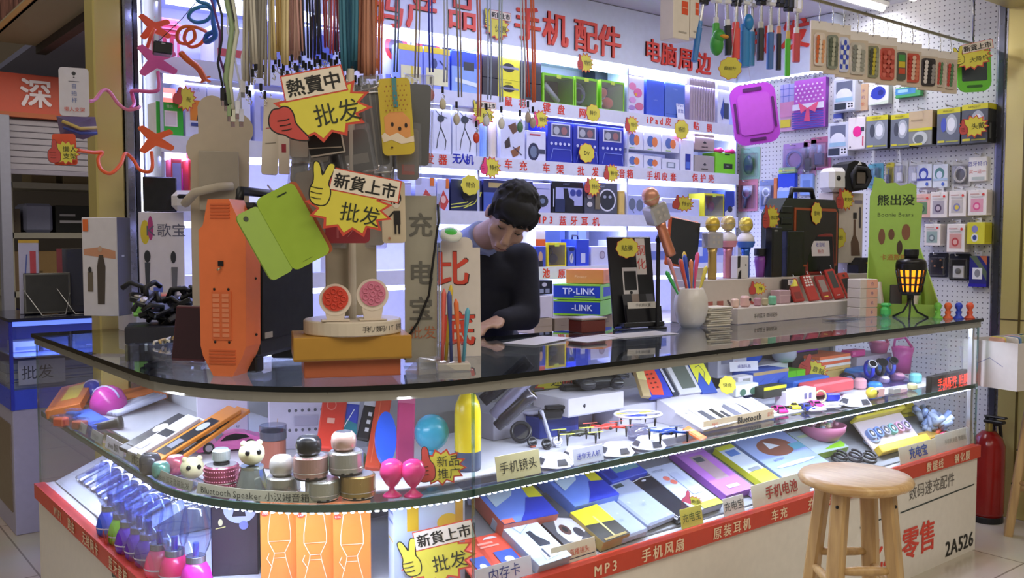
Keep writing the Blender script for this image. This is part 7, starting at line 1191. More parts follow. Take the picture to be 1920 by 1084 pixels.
g = G(); g.box(-w_/2, 0, 0, w_/2, .012, .16, mt('c8bcc0', .4), .003); g.box(-w_/2-.008, -.03, -.004, w_/2+.008, 0, .03, mt('d8b838', .4), .003); g.box(-w_/2-.008, -.03, .16, w_/2+.008, .012, .172, mt('d8cc40', .4), .003); g.ob('tray', hb)
for k, c in enumerate(('7a90c8', '5a80d0', '8a8fa8', '70b0b0', 'c890b0', 'b0a0d0')): g = G(); x = -w_/2+.035+k*.054; g.M = MX.Translation((x, -.006, .09)) @ MX.Rotation(R(90), 4, 'X'); g.cyl(.024, -.006, .012, mt(c, .4), 22); g.lathe([(.008, .0122), (.013, .014), (.016, .0122)], mt('26262c'), 20); g.lathe([(0, .0122), (.008, .0124)], mt('e8e8f0'), 16); g.ob('cable_holder', hb)
def onsl(px, py): d = ray(px, py); n = SLP[1]; return CO+d*((SLP[0]-CO).dot(n)/d.dot(n))
for k, (px, py, c, lb) in enumerate(((1650, 792, 'd8c830', 'left'), (1690, 783, 'e0d040', 'middle'), (1726, 776, 'd0c028', 'right'))):
    p = onsl(px, py); g = G(); g.hull([(-.035, 0, 0), (.035, 0, 0), (-.01, 0, .085), (.035, 0, .035), (-.035, .015, 0), (.035, .015, 0), (-.01, .015, .085)], mt(c, .4)); g.tube([(0, -.004, .025), (.03, -.02, .035), (.06, -.01, .024)], .009, mt(c, .4), 8); put(g, 'yellow_clip', (min(p.x, 3.93), min(p.y, 2.28), min(p.z, .652)), lb+' bright yellow plastic clip at the back of the right lower deck', 'clip', R(-20))
p = onsl(1742, 800); g = G(); g.box(-.06, -.01, 0, .06, .01, .035, mt('4a4a50', .4), .003); put(g, 'dark_bar', (p.x, p.y, p.z+.04), 'dark grey bar gadget among the pale cables', 'gadget', R(20), ry=R(30))
for i in range(16):
    p = onsl(1752+9*(i % 8), 806-4*(i % 8)+12*(i//8)); g = G(); g.tube([(-.06, 0, 0), (-.02, .01, .035), (.02, -.01, .022), (.06, 0, .055)], .013, mt(('a8b8d8', '98a8cc', 'b8c8e0', '88a0d0')[i % 4], .35), 8); put(g, 'cable_pack', (min(p.x, 3.92), min(p.y, 2.26), p.z+.012+.012*(i % 3)), 'pale blue bagged cable in the heap at the right end of the lower deck', 'cable pack', R(30*i), 'bagged cables on the lower deck')
for k, (c, lb) in enumerate((('f0507a', 'hot pink'), ('e8684a', 'coral'), ('5ac060', 'green'), ('f06a9a', 'rose pink'), ('3a4a6a', 'navy'))): p = at(1752+3*k, 826-3*k, Y=1.93); g = G(); g.tube([(-.04, 0, 0), (0, 0, .002), (.045, 0, 0), (.055, 0, 0)], [.007, .009, .006, .002], mt(c, .35), 8); put(g, 'marker_pen', (p.x+.01*k, 1.90+.02*k, .50+.016*k), lb+' stubby pen in the small bunch by the round holders', 'pen', R(10), ry=R(-10))
g = G(); g.hull([(-.09, -.03, 0), (.09, -.03, 0), (.09, .03, 0), (-.09, .03, 0), (-.09, .03, .06), (.09, .03, .06), (.09, -.03, .05), (-.09, -.03, .05)], mt('b8923a', .4)); put(g, 'gold_box', (3.86, 1.92, DZ+.001), 'gold open-topped carton at the far right of the lower deck', 'box')
# ---------------------------------------------------------------- bend of the lower deck: boxes
def stand_box(center, w_, h_, d, rz, label, col, spec='', **kw): return carton(label, (center[0], center[1], DZ), (w_, h_, d), col, spec, rot=(0, 0, rz), **kw)
LMP = 'l f0d0b0 .008 .3 .9 .28 .86 .2 .6 .2 .5 .36 .36 .34 .3 .16 0;l f0d0b0 .008 .3 .9 .7 .9 .72 .86 .8 .6 .8 .5 .64 .36 .66 .3 .84 0;l f0d0b0 .006 .36 .3 .64 .3;l f0d0b0 .006 .36 .36 .64 .36;l f0d0b0 .005 .21 .5 .79 .5;l f0d0b0 .008 .3 .2 .16 .3 .22 .36;e .12 .83 .1 .03 d8402c;t .13 .83 .03 f8e0d0 0.4m;t .5 .96 .04 f0c8a0 复古煤油灯'
q = [at(px, 1010, Y=Y) for px, Y in ((521, 2.20), (588, 2.13), (657, 2.06))]
for k, (pt, lb) in enumerate(zip(q, ('left', 'middle', 'right'))):
    stand_box((pt.x+.03, pt.y+.05), .094, .222, .06, R(-27), lb+' orange box with a white oil lamp outline', 'd87a30', LMP, side='c86c28')
pt = at(438, 1010, Y=2.34); stand_box((pt.x+.03, pt.y+.04), .118, .232, .07, R(-30), 'dark violet box with a round silhouette picture, left of the orange boxes', '3a3038', 'e .62 .76 .36 .16 b8c0e8;p 2a2430 .45 .68 .75 .68 .68 .86 .55 .88;p 2a2430 .7 .75 .95 .72 .85 .8;e .2 .62 .05 .04 d8d0a0;l d8d080 .01 .1 .55 .3 .57;r 0 .97 1 1 c8c83a;e .7 .58 .1 .05 7a80b8', lspec='r 0 0 1 1 4a5ac8;p b8c8f0 .3 .2 .7 .2 .6 .8 .4 .8')
pt = at(795, 1010, Y=1.96); stand_box((pt.x+.03, pt.y+.05), .185, .236, .075, R(-20), 'large white carton with plain yellow drawings behind the starburst card', 'b9c6d8', 'r .18 .62 .34 .9 d8b028;r .62 .45 .9 .68 d8b840;e .76 .68 .16 .1 d8b840;r .86 .55 .97 .95 c8a040;e .5 .5 .08 .05 8a9ab0;e .66 .5 .06 .05 98a8c0;l a0aec4 .004 .4 .9 .75 .92', lspec='r .1 .5 .9 .52 d8c060;r .1 .8 .9 .82 8090c8;r .1 .7 .9 .72 8090c8', side='c8d4e4')
# white flat box and blue packs behind the memory cards
stand_box((1.62, 2.16), .13, .15, .05, R(-12), 'tall pale blue box standing between the large carton and the drone boxes', 'a8bce0', '')
# ---------------------------------------------------------------- left: colour-based glass lamps in a curved row
LC = ['2a52d0', '8ac830', '6a2ab8', '6426b0', '5a24a8', 'f0608a', 'f83a78', 'e83ab8']
LN = ['blue-based glass lamp, farthest of the row', 'lime-green-based glass lamp in the row', 'first violet-based glass lamp, next to the lime one', 'second violet-based glass lamp, middle of three', 'third violet-based glass lamp, next to the pink ones', 'salmon-pink-based glass lamp after the violet ones', 'hot-pink-based glass lamp, second from the near end', 'magenta-pink-based glass lamp, nearest of the row']
LPX = [(207, 975), (229, 990), (243, 1006), (262, 1018), (280, 1030), (300, 1050), (328, 1062), (368, 1075)]
for (px, py), c, lb in zip(LPX, LC, LN):
    p = at(px, py, Z=.5); o = E('glass_lamp', lb, 'lamp', (p.x, p.y, DZ))
    g = G(); g.lathe([(0, 0), (.030, 0), (.038, .012), (.040, .03), (.034, .055), (.023, .078), (0, .08)], mt(c, .22), 28); g.lathe([(.0403, .028), (.0407, .03), (.0403, .032)], mt('d8d0e8'), 28); g.ob('coloured_base', o)
    g = G(); g.cyl(.0245, .076, .093, mt('9a9aa8', .25, .7), 26); g.ob('metal_ring', o)
    g = G(); g.lathe([(.022, .093), (.030, .108), (.038, .135), (.0385, .15), (.034, .18), (.026, .215), (.024, .225), (0, .227)], LAMPGL, 28); g.lathe([(.0388, .149), (.0392, .151), (.0388, .153)], tint('e8ecff'), 28); g.ob('glass_shade', o)
    g = G(); g.cyl(.008, .093, .125, mt('3a4aa0', .3), 12); g.ob('bulb', o)
# bagged cables lying on the left slope
random.seed(5)
for k in range(9):
    y = 3.46-.075*k; g = G(); g.box(-.026, -.10, 0, .026, .10, .012, mt(('b8c8f0', '8aa0e0', 'd0d8f8', '7088d8')[k % 4], .3), .004); g.box(-.016, -.07, .0121, .016, .03, .013, mt(('3a4a9a', 'e8ecff', '5a70c0')[k % 3], .3)); g.box(-.02, .06, .0121, .02, .09, .013, mt('d8a0b8' if k % 4 == 0 else 'c8d0f0')); g.box(-.03, -.105, -.001, .03, .105, .016, BLIS, .004)
    t = tg(g.ob('cable_pack', loc=(X0+.05+.15*cos(SLA)-sin(SLA)*.003, y, .462+.15*sin(SLA)+.003), rot=(R(0), 0, 0)), ('bagged blue-white cable on the left sloping board, %s' % ('farthest of the row', 'second from the far end', 'third from the far end', 'fourth from the far end', 'middle of the row', 'fourth from the lamps', 'third from the lamps', 'second from the lamps', 'nearest to the lamps')[k]), 'cable pack', None)
    M = MX(((0, cos(SLA), -sin(SLA)), (-1, 0, 0), (0, sin(SLA), cos(SLA)))); t.rotation_euler = M.to_euler()
for k, (px, py) in enumerate(((172, 905), (165, 925), (185, 935))):
    p = at(px, py, Z=.50); g = G(); g.box(-.03, -.04, 0, .03, .04, .01, mt('e6eaf8', .3), .003); t = tg(g.ob('white_pack', loc=(X0+.09+.0*k, 3.02-.1*k, .485+.0), rot=(0, 0, 0)), 'shiny white pack at the front of the left sloping board, %s' % ('far', 'middle', 'near')[k], 'pack'); t.rotation_euler = M.to_euler(); t.location = (X0+.05+.032, 3.05-.11*k, .462+.017)
# ================================================================ LANYARDS AND CABLES HANGING FROM THE RAIL
random.seed(21)
def strap(px, py, col, label, group, r=.003, clip='202024', Y=None, flat=True, sway=0., bead=None, tail=None):
    """one strap or cable looped over the rail and hanging to a seen lower end"""
    Y = RY+random.uniform(-.03, .05) if Y is None else Y; b = at(px, py, Y=Y); x0 = b.x+sway; L = RZ-b.z
    o = E('lanyard', label, 'lanyard', (b.x, Y, b.z), (0, 0, random.uniform(-.6, .1)), group); g = G()
    n = 8; P = []
    for i in range(n+1): t = i/n; P.append(((x0-b.x)*t+.006*sin(3*t+px), .004*sin(5*t+px*.3), .02+(L-.02)*t))
    P += [(P[-1][0], P[-1][1]-.008, L+.009), (P[-1][0], P[-1][1]-.016, L+.004), (P[-1][0], P[-1][1]-.017, L-.02)]
    m = mt(col, .55)
    if flat:
        m0 = g.M; g.M = MX.Diagonal((1, .35, 1, 1)); g.tube(P, r, m, 6); g.M = m0
        g.M = MX.Translation((.006, -.006, 0)) @ MX.Diagonal((1, .35, 1, 1)); g.tube(P[:-3], r*.9, m, 6); g.M = MX()
    else: g.tube(P, r, m, 6)
    g.ob('strap', o)
    g = G(); g.cyl(.0036, -.010, .008, mt(clip, .35, .3), 8, (.0, 0)); g.tube([(0, 0, -.012), (.005, 0, -.018), (.003, 0, -.027), (-.003, 0, -.022)], .0016, HOOK, 6); g.ob('clip', o)
    if bead: g = G(); g.ell((0, 0, -.04), (.010, .008, .016), mt(bead, .35), 12); g.ob('pendant', o)
    return o
def bunch(px0, px1, n, py0, py1, cols, label, group, r=.003, flat=True, clip='202024', **k):
    for i in range(n): px = px0+(px1-px0)*(i+.5)/n; strap(px+random.uniform(-1.5, 1.5), random.uniform(py0, py1), cols[i % len(cols)], label, group, r, clip, flat=flat, **k)
bunch(462, 500, 8, 120, 190, ['b8b2a4', '8f8a80', 'c4beb0', '9c9890'], 'grey lanyard in the bunch left of the cream ones, with a black bead end', 'grey lanyards', .0035, clip='151515')
bunch(510, 540, 6, 112, 142, ['d8c48c', 'cfae6a', 'e0cc98'], 'cream-yellow lanyard in the bunch above the red fist card', 'cream-yellow lanyards', .0038)
bunch(541, 566, 5, 105, 145, ['d0a89c', 'c89a92', 'dab8ac'], 'pale pink lanyard in the bunch next to the cream-yellow ones', 'pale pink lanyards', .0038)
bunch(567, 602, 7, 108, 128, ['26263a', '1a1a22', '2c3a7a', '6a4a40'], 'black or navy lanyard with a black rubber end, above the red fist card', 'black and navy lanyards', .0028, clip='0c0c0e')
bunch(603, 640, 7, 96, 124, ['9a3040', 'c8b8b8', '3a3a78', 'b04a58', '58607a'], 'thin red, navy or white lanyard left of the teal ones', 'mixed thin lanyards', .0026)
bunch(641, 670, 5, 128, 150, ['3a7890', '2f6a86', '4a88a0'], 'teal blue lanyard in the bunch between the red and the salmon ones', 'teal lanyards', .0048)
bunch(671, 696, 5, 145, 168, ['c08468', 'b87a60', 'cc9478'], 'salmon brown lanyard in the bunch right of the teal ones', 'salmon lanyards', .0048)
bunch(700, 718, 3, 140, 165, ['d8703c', 'e07a48', 'c8603c'], 'thin orange lanyard between the salmon bunch and the fox case', 'orange lanyards', .0026)
for px, py, c, lb, bd in ((741, 150, '6a7a9a', 'grey-blue lanyard ending at the fox phone case', None), (779, 160, '8a7a68', 'grey-brown lanyard with a cream charm right of the fox case', 'c8b8a0'), (808, 150, '2a3ab0', 'blue lanyard with a red and white doll charm', 'c84a50'), (830, 168, 'b8c0e0', 'pale lavender lanyard with a small cream charm', 'd0c8b0'), (856, 196, '8a8480', 'thick grey lanyard with a cream bead over the drone boxes', 'c8c0b4'), (893, 232, 'c87a68', 'thin coral lanyard with a red bell pendant', 'e05040'), (912, 200, 'a0b0d8', 'pale blue lanyard before the starburst card', 'd8d8e8'), (940, 205, 'a8b8c8', 'pale green-grey lanyard with a white bead', 'e0e0e0'), (975, 212, 'c0d0e8', 'whitish lanyard with a leaf pendant', '5a8a70')):
    strap(px, py, c, lb, None, .0028, bead=bd)
for px, py, c, lb in ((990, 195, 'c84a3c', 'red lanyard, left of the pair before the header sign'), (999, 205, 'd86a40', 'orange-red lanyard, right of the pair before the header sign')): strap(px, py, c, lb, None, .0032, bead='b8a8a0', sway=-.02)
# round charging cables at the left of the rail
def cable(px, py, col, label, r=.003, sw=0., Y=2.16, group=None):
    b = at(px, py, Y=Y); L = RZ-b.z; g = G(); P = [(.0, 0, 0)]+[(sw*sin(pi*t/10)+.008*sin(t*1.7+px), .006*cos(t*1.3), L*t/10) for t in range(1, 11)]+[(0, -.01, L+.009), (0, -.018, L-.01)]
    o = E('hanging_cable', label, 'cable', (b.x, Y, b.z), (0, 0, 0), group); g.tube(P, r, mt(col, .4), 8); g.ob('cable', o); g = G(); g.box(-.006, -.003, -.03, .006, .003, .001, mt(col, .35), .001); g.box(-.0045, -.002, -.042, .0045, .002, -.03, mt('b8b8bc', .25, .8)); g.ob('plug', o); return o
for px, py, c, r, sw, lb in ((418, 165, '16161a', .003, -.01, 'black charging cable, leftmost of the hanging cables'), (424, 175, '1c1c22', .003, .015, 'second black charging cable beside the leftmost one'), (430, 195, '8fa57c', .0065, .0, 'thick pale green cable bundle beside the black cables'), (436, 205, 'd0d2c0', .006, .006, 'thick cream cable bundle right of the green one'), (445, 190, 'e0e4f0', .0025, .05, 'thin white earphone cable bowing to the right'), (452, 205, 'd0d4e8', .0025, -.03, 'thin white earphone cable bowing to the left'), (425, 150, '5a2a6a', .0028, -.04, 'dark violet cable bowing to the left of the black ones'), (455, 150, 'e4e4ec', .0025, .02, 'short thin white cable beside the grey lanyards')):
    cable(px, py, c, lb, r, sw)
# ================================================================ FLEXIBLE HOLDERS AND DUMMY PHONE AT THE PILLAR
def flex(pix, rpx, col, label, Y=3.35, feet=None, head=None, name='flexible_holder', lift=.03):
    c = at(*pix[0], Y=Y); m = mpp(c); o = E(name, label, 'phone holder', tuple(c)); g = G()
    P = [at(px, py, Y=Y-lift*sin(i*1.1))-c for i, (px, py) in enumerate(pix)]
    Q = []                                                             # smooth the seen path
    for i in range(len(P)-1):
        p0, p1, p2, p3 = P[max(0, i-1)], P[i], P[i+1], P[min(len(P)-1, i+2)]
        for k in range(5): t = k/5; Q.append(.5*((2*p1)+(p2-p0)*t+(2*p0-5*p1+4*p2-p3)*t*t+(3*p1-p0-3*p2+p3)*t**3))
    Q.append(P[-1]); M1 = mt(col, .35); g.tube(Q, rpx*m, M1, 8); g.ob('bendy_arm', o)
    if feet:
        for (fx_, fy_, s) in feet:
            f = at(fx_, fy_, Y=Y)-c; g = G(); g.M = MX.Translation(f)
            pts = []
            for k in range(4):
                a = R(35+90*k)+.15*k; pts += [(s*m*cos(a-.16), s*m*sin(a-.16)*.8), (s*m*1.05*cos(a), s*m*1.05*sin(a)*.8), (s*m*cos(a+.16), s*m*sin(a+.16)*.8), (s*m*.34*cos(a+R(45)), s*m*.3*sin(a+R(45)))]
            g.poly(pts, -.004, .004, M1); g.ob('splayed_foot', o)
    return o
flex([(262, 200), (258, 203), (240, 206), (222, 195), (205, 172), (192, 170), (178, 187), (166, 190)], 3.2, 'd8789a', 'pink bendy holder curling from the post to the white dummy phone', 3.4)
flex([(296, 135), (298, 165), (285, 172), (250, 170), (248, 178), (252, 195), (246, 203)], 3.5, 'd8609a', 'pink bendy holder with splayed gripping feet beside the LED batten', 3.42, feet=[(292, 115, 42)])
flex([(276, 90), (283, 68), (290, 55)], 3.5, 'e8603c', 'short orange-red bendy holder with splayed feet at the top by the LED batten', 3.44, feet=[(288, 52, 34)])
flex([(284, 285), (286, 310), (280, 322), (262, 318), (250, 300), (235, 288), (226, 308), (208, 325), (190, 318), (184, 298), (192, 286), (175, 286), (145, 282)], 3.4, 'e8602c', 'orange bendy holder coiling across the gold pillar', 3.36, feet=[(290, 262, 38)])
flex([(388, 60), (370, 52), (345, 50), (333, 62), (335, 78), (352, 82), (365, 72), (362, 55), (350, 58), (346, 75), (358, 88), (376, 82), (386, 68)], 3.4, 'f0702c', 'orange bendy coil hanging above the white boxes on the left', 3.3)
flex([(340, 100), (352, 112), (372, 128), (384, 150)], 6, 'd8652c', 'orange ridged clip arm pointing down to the shelf on the left', 3.3, feet=[(384, 148, 12)])
flex([(400, 20), (385, 12), (362, 18), (354, 32), (368, 42), (388, 38), (398, 22), (390, 8), (372, 2), (360, -20)], 3.6, '3a86b8', 'blue bendy coil hanging at the top left', 3.25)
flex([(402, 0), (400, 40), (404, 66), (394, 76), (386, 78), (388, 66), (400, 60)], 5, '2f6ac0', 'blue bendy arm hanging down beside the cables at the top left', 3.25)
c = at(139, 173, Y=3.38); m = mpp(c); o = E('dummy_phone', 'white dummy phone back with handwriting, held beside the gold pillar', 'phone', tuple(c), (0, 0, R(-14))); g = G(); w_, h_ = 51*m, 90*m; g.poly(rr(w_, h_, .012), -.006, .006, mt('d8d4dc', .3)); deco(g, w_, h_, 'e .5 .88 .07 .04 2a2a30;e .5 .8 .03 .015 5a5a60;r .32 .71 .68 .722 6a6a78;t .5 .62 .11 6a7ab0 自;t .5 .47 .11 6a7ab0 拍;t .5 .33 .11 6a7ab0 杆;t .5 .14 .1 d8604a 懒人支架', -.006, 0, -h_/2); g.ob('back_shell', o)
c = at(145, 235, Y=3.44); m = mpp(c); g = G(); g.hull([(-36*m, 0, 14*m), (32*m, 0, 18*m), (36*m, 0, -14*m), (10*m, 0, -26*m), (-30*m, 0, -20*m), (-10*m, -.03, 0), (10*m, .02, -8*m)], mt('6a5a78', .4)); g.tube([(-30*m, -.031, 4*m), (0, -.034, -8*m), (30*m, -.031, -4*m)], .006, mt('c8b060', .4), 6); g.tube([(-28*m, -.03, -8*m), (0, -.03, -16*m), (30*m, -.03, -14*m)], .005, mt('3a4a98', .4), 6); g.tube([(0, 0, 14*m), (0, .02, 60*m), (.03, .06, 110*m)], .0015, mt('d0d0d0'), 6); tg(g.ob('goods_bag', loc=tuple(c)), 'bag of colourful goods hanging under the white dummy phone', 'bag')
c = at(305, 92, Y=3.3); m = mpp(c); g = G(); g.box(-17*m, -.03, -11*m, 17*m, .03, 11*m, mt('101014', .35), .004); deco(g, 34*m, 22*m, 'r .4 .8 .6 .88 c0c0c8', -.03, 0, -11*m); g.tube([(-10*m, 0, 11*m), (30*m, 0, 60*m), (70*m, 0, 120*m)], .0015, mt('2a2a2e'), 6); tg(g.ob('mini_projector', loc=tuple(c), rot=(0, R(4), R(-15))), 'small black box device hanging among the orange and pink holders', 'device')
c = at(338, 85, Y=3.42); m = mpp(c); g = G(); g.box(-26*m, -.05, -40*m, 26*m, .05, 40*m, mt('c8485a', .2), .02)
for k in range(4): g.box(-25*m, -.0515, (8+9*k)*m, 25*m, -.05, (11+9*k)*m, mt('e08a94', .3))
for x in (-14, 0, 14): g.box((x-3)*m, -.0512, -36*m, (x+3)*m, -.05, 0, mt('e8d0d4', .3))
tg(g.ob('red_case', loc=(c.x, 3.6, up('A')+40*m+.0)), 'glossy red ribbed case standing on the top left shelf', 'case')
SB('C', 320, 342, 297, 'red and lavender slim box beside the black tablet on the left', 'c84a58', 'r .1 .1 .9 .9 9a9ae0;r 0 0 .12 1 d84a50', d=.06, yf=3.515)
SB('C', 352, 388, 285, 'bright red box with white lettering on the left of the third row', 'e04048', 't .6 .75 .14 f8e0e0 哈喽;r .1 .1 .9 .6 d03a48', d=.12)
p = at(336, 345, Y=3.50); g = G(); g.hull([(-.03, 0, 0), (.035, 0, 0), (-.035, 0, .06), (.03, 0, .14), (0, .03, .0), (0, .03, .1), (-.01, -.02, .05)], mt('d84ad0', .3)); tg(g.ob('plastic_bag', loc=(p.x, 3.55, up('C'))), 'bright magenta plastic bag beside the red box on the left', 'bag')
# ================================================================ THE MAN BEHIND THE COUNTER
bp = at(897, 470, Y=2.78); TH = face(bp, R(4))
man = E('person', 'man in a dark navy sweater bending his head over the counter', 'person', (bp.x, bp.y, 0), (0, 0, TH))
SKIN, HAIR, NAVY = mt('b48e76', .5), mt('0b0908', .8), mt('0b0d1e', .85)
def soft(g, name, vox, it, parent=man):
    o = g.ob(name, parent); r = o.modifiers.new('r', 'REMESH'); r.mode = 'VOXEL'; r.voxel_size = vox; r.use_smooth_shade = True
    s = o.modifiers.new('s', 'SMOOTH'); s.factor = .5; s.iterations = it; return o
inv = (MX.Translation((bp.x, bp.y, 0)) @ MX.Rotation(TH, 4, 'Z')).inverted()
hw = at(957, 408, Y=2.52); HC = inv @ hw
HM = MX.Translation(HC) @ MX.Rotation(R(6), 4, 'Z') @ MX.Rotation(R(20), 4, 'Y') @ MX.Rotation(R(40), 4, 'X')
neck0 = HM @ V((0, .035, -.075)); chest = V((0, .03, 1.24)); nb = V((-.01, .0, 1.325))
def limb(g, a, b, ra, rb, m, n=14): g.tube([V(a).lerp(V(b), t/6) for t in range(7)], [ra+(rb-ra)*t/6 for t in range(7)], m, n); g.ell(a, ra, m, n); g.ell(b, rb, m, n)
SHL, ELB, HND = (V((.165, .02, 1.262)), V((-.165, .02, 1.262))), (V((.175, -.05, 1.05)), V((-.18, -.04, 1.06))), (V((.06, -.17, 1.045)), V((-.09, -.19, 1.045)))
g = G()                                                                # one continuous body
g.M = HM
g.ell((0, .012, .03), (.074, .092, .083), SKIN, 24); g.ell((0, -.012, -.035), (.062, .07, .078), SKIN, 24); g.ell((0, -.045, -.092), (.032, .03, .024), SKIN, 16)
g.tube([(0, -.078, .02), (0, -.096, -.02), (0, -.104, -.038)], [.011, .014, .016], SKIN, 12); g.ell((0, -.1, -.04), (.018, .014, .012), SKIN, 14)
g.ell((0, -.081, -.07), (.024, .013, .008), SKIN, 14); g.ell((0, -.078, -.082), (.022, .013, .008), SKIN, 14)
for s in (-1, 1): g.ell((s*.03, -.076, .022), (.022, .012, .009), SKIN, 14); g.ell((s*.042, -.056, -.03), (.022, .02, .026), SKIN, 14); g.ell((s*.077, .012, -.012), (.012, .02, .032), SKIN, 14); g.ell((s*.034, -.068, .0), (.016, .012, .011), SKIN, 12)
g.M = MX()
limb(g, nb, neck0, .056, .052, SKIN, 16); limb(g, (0, .06, .98), chest, .10, .12, SKIN); limb(g, (-.1, .03, 1.27), (.1, .03, 1.27), .07, .07, SKIN)
for i, s in enumerate((1, -1)):
    limb(g, SHL[i], ELB[i], .05, .04, SKIN); limb(g, ELB[i], HND[i], .038, .026, SKIN)
    d = (HND[i]-ELB[i]).normalized(); u = V((0, 0, 1)); sd = d.cross(u).normalized(); pc = HND[i]+d*.045
    for w in (-.022, -.007, .008, .022): limb(g, HND[i]+sd*w*.7, pc+sd*w-u*.006, .016, .013, SKIN, 10)
    for w, ln in ((-.03, .06), (-.010, .075), (.010, .07), (.03, .055)):
        k0 = pc+d*.022+sd*w*.95-u*.008; k1 = k0+d*ln*.5-u*.004; k2 = k1+d*ln*.42-u*.016; g.tube([k0-d*.015, k0, k1, k2], [.0095, .0095, .0088, .0075], SKIN, 10); g.ell(k2, .0076, SKIN, 10)
    t0 = HND[i]+d*.012-sd*s*.022; t1 = t0+d*.03-sd*s*.022-u*.008; t2 = t1+d*.028-sd*s*.004-u*.006; g.tube([t0, t1, t2], [.012, .0105, .008], SKIN, 10); g.ell(t2, .0082, SKIN, 10)
    limb(g, (s*.09, .12, .90), (s*.10, .05, .50), .07, .05, SKIN); limb(g, (s*.10, .05, .50), (s*.10, .10, .08), .048, .034, SKIN); limb(g, (s*.10, .10, .045), (s*.11, -.06, .035), .034, .03, SKIN)
limb(g, (0, .1, .92), (0, .06, 1.0), .12, .11, SKIN)
soft(g, 'body', .0065, 5)
g = G()                                                                # sweater
limb(g, (0, .10, .93), (0, .07, 1.08), .142, .15, NAVY, 20); limb(g, (0, .07, 1.08), (0, .03, 1.235), .15, .125, NAVY, 20); limb(g, (-.12, .02, 1.255), (.12, .02, 1.255), .072, .072, NAVY, 18); limb(g, (-.03, .03, 1.30), (.03, .03, 1.30), .075, .075, NAVY, 16)
g.ell((0, .02, 1.2), (.18, .115, .10), NAVY, 20)
for i in range(2): limb(g, SHL[i], ELB[i], .066, .055, NAVY, 16); limb(g, ELB[i], HND[i].lerp(ELB[i], .1), .054, .040, NAVY, 16)
soft(g, 'sweater', .011, 6)
g = G(); SH = mt('8a96c8', .6)                                          # shirt collar standing up around the neck
c0, c1 = nb+V((-.012, .03, -.03)), nb.lerp(neck0, .52)+V((-.012, .024, -.004)); g.tube([c0.lerp(c1, t/4) for t in range(5)], [.085, .082, .076, .070, .066], SH, 24)
for s in (1, -1): g.hull([tuple(nb+V(q)) for q in ((s*.012, -.075, -.01), (s*.06, -.05, .012), (s*.075, -.06, -.045), (s*.035, -.095, -.06), (s*.02, -.06, .012), (s*.06, -.03, -.02))], SH)
soft(g, 'shirt_collar', .006, 4)
g = G(); g.M = HM                                                      # hair: cap with a fringe and short tufts
g.ell((0, .02, .042), (.084, .102, .086), HAIR, 24); g.ell((0, .075, -.02), (.066, .042, .06), HAIR, 18); g.ell((0, -.05, .075), (.07, .055, .038), HAIR, 18)
random.seed(2)
for k in range(120):
    a, b = random.uniform(0, 2*pi), random.uniform(.05, 1.2); n = V((sin(b)*cos(a), sin(b)*sin(a), cos(b))); q = V((n.x*.082, .02+n.y*.10, .044+n.z*.084)); e = q+n*.008+V((random.uniform(-.008, .008), -.012, -.004)); g.tube([q-n*.01, q, e], [.010, .008, .003], HAIR, 6)
for k in range(15): x = -.07+.01*k; g.tube([(x, -.07+.03*abs(x)/.07, .085), (x*1.02, -.094+.035*abs(x)/.07, .058), (x*1.0+.004*sin(k*3), -.091+.035*abs(x)/.07, .030+.008*sin(k*2.1))], [.012, .010, .004], HAIR, 6)
for s in (-1, 1): g.tube([(s*.076, -.03, .05), (s*.079, -.022, .01), (s*.076, -.018, -.012)], [.014, .010, .005], HAIR, 8)
soft(g, 'hair', .005, 2)
for s in (-1, 1):
    g = G(); g.M = HM; g.tube([(s*.014, -.086, .03), (s*.03, -.0885, .036), (s*.048, -.079, .031)], [.003, .004, .002], HAIR, 8); g.ob('eyebrow', man)
    g = G(); g.M = HM; g.tube([(s*.018, -.0815, .003), (s*.031, -.0835, .0005), (s*.044, -.075, .004)], [.0014, .0026, .0014], mt('1c1512', .5), 8); g.ob('eyelid', man)
g = G(); g.M = HM; g.tube([(-.022, -.086, -.076), (0, -.0945, -.0755), (.022, -.086, -.076)], [.001, .0022, .001], mt('7a4a40', .5), 8); g.ob('mouth', man)
TR = mt('20222a', .7); g = G()
limb(g, (-.06, .11, .92), (.06, .11, .92), .12, .12, TR, 16)
for s in (1, -1): limb(g, (s*.09, .12, .88), (s*.10, .05, .50), .09, .07, TR, 16); limb(g, (s*.10, .05, .50), (s*.10, .10, .11), .066, .055, TR, 16)
soft(g, 'trousers', .014, 5)
for s in (1, -1): g = G(); limb(g, (s*.10, .12, .045), (s*.115, -.08, .04), .046, .042, BLK, 14); g.box(s*.107-.045, -.12, 0, s*.107+.045, .165, .018, BLK, .008); soft(g, 'shoe', .008, 3)
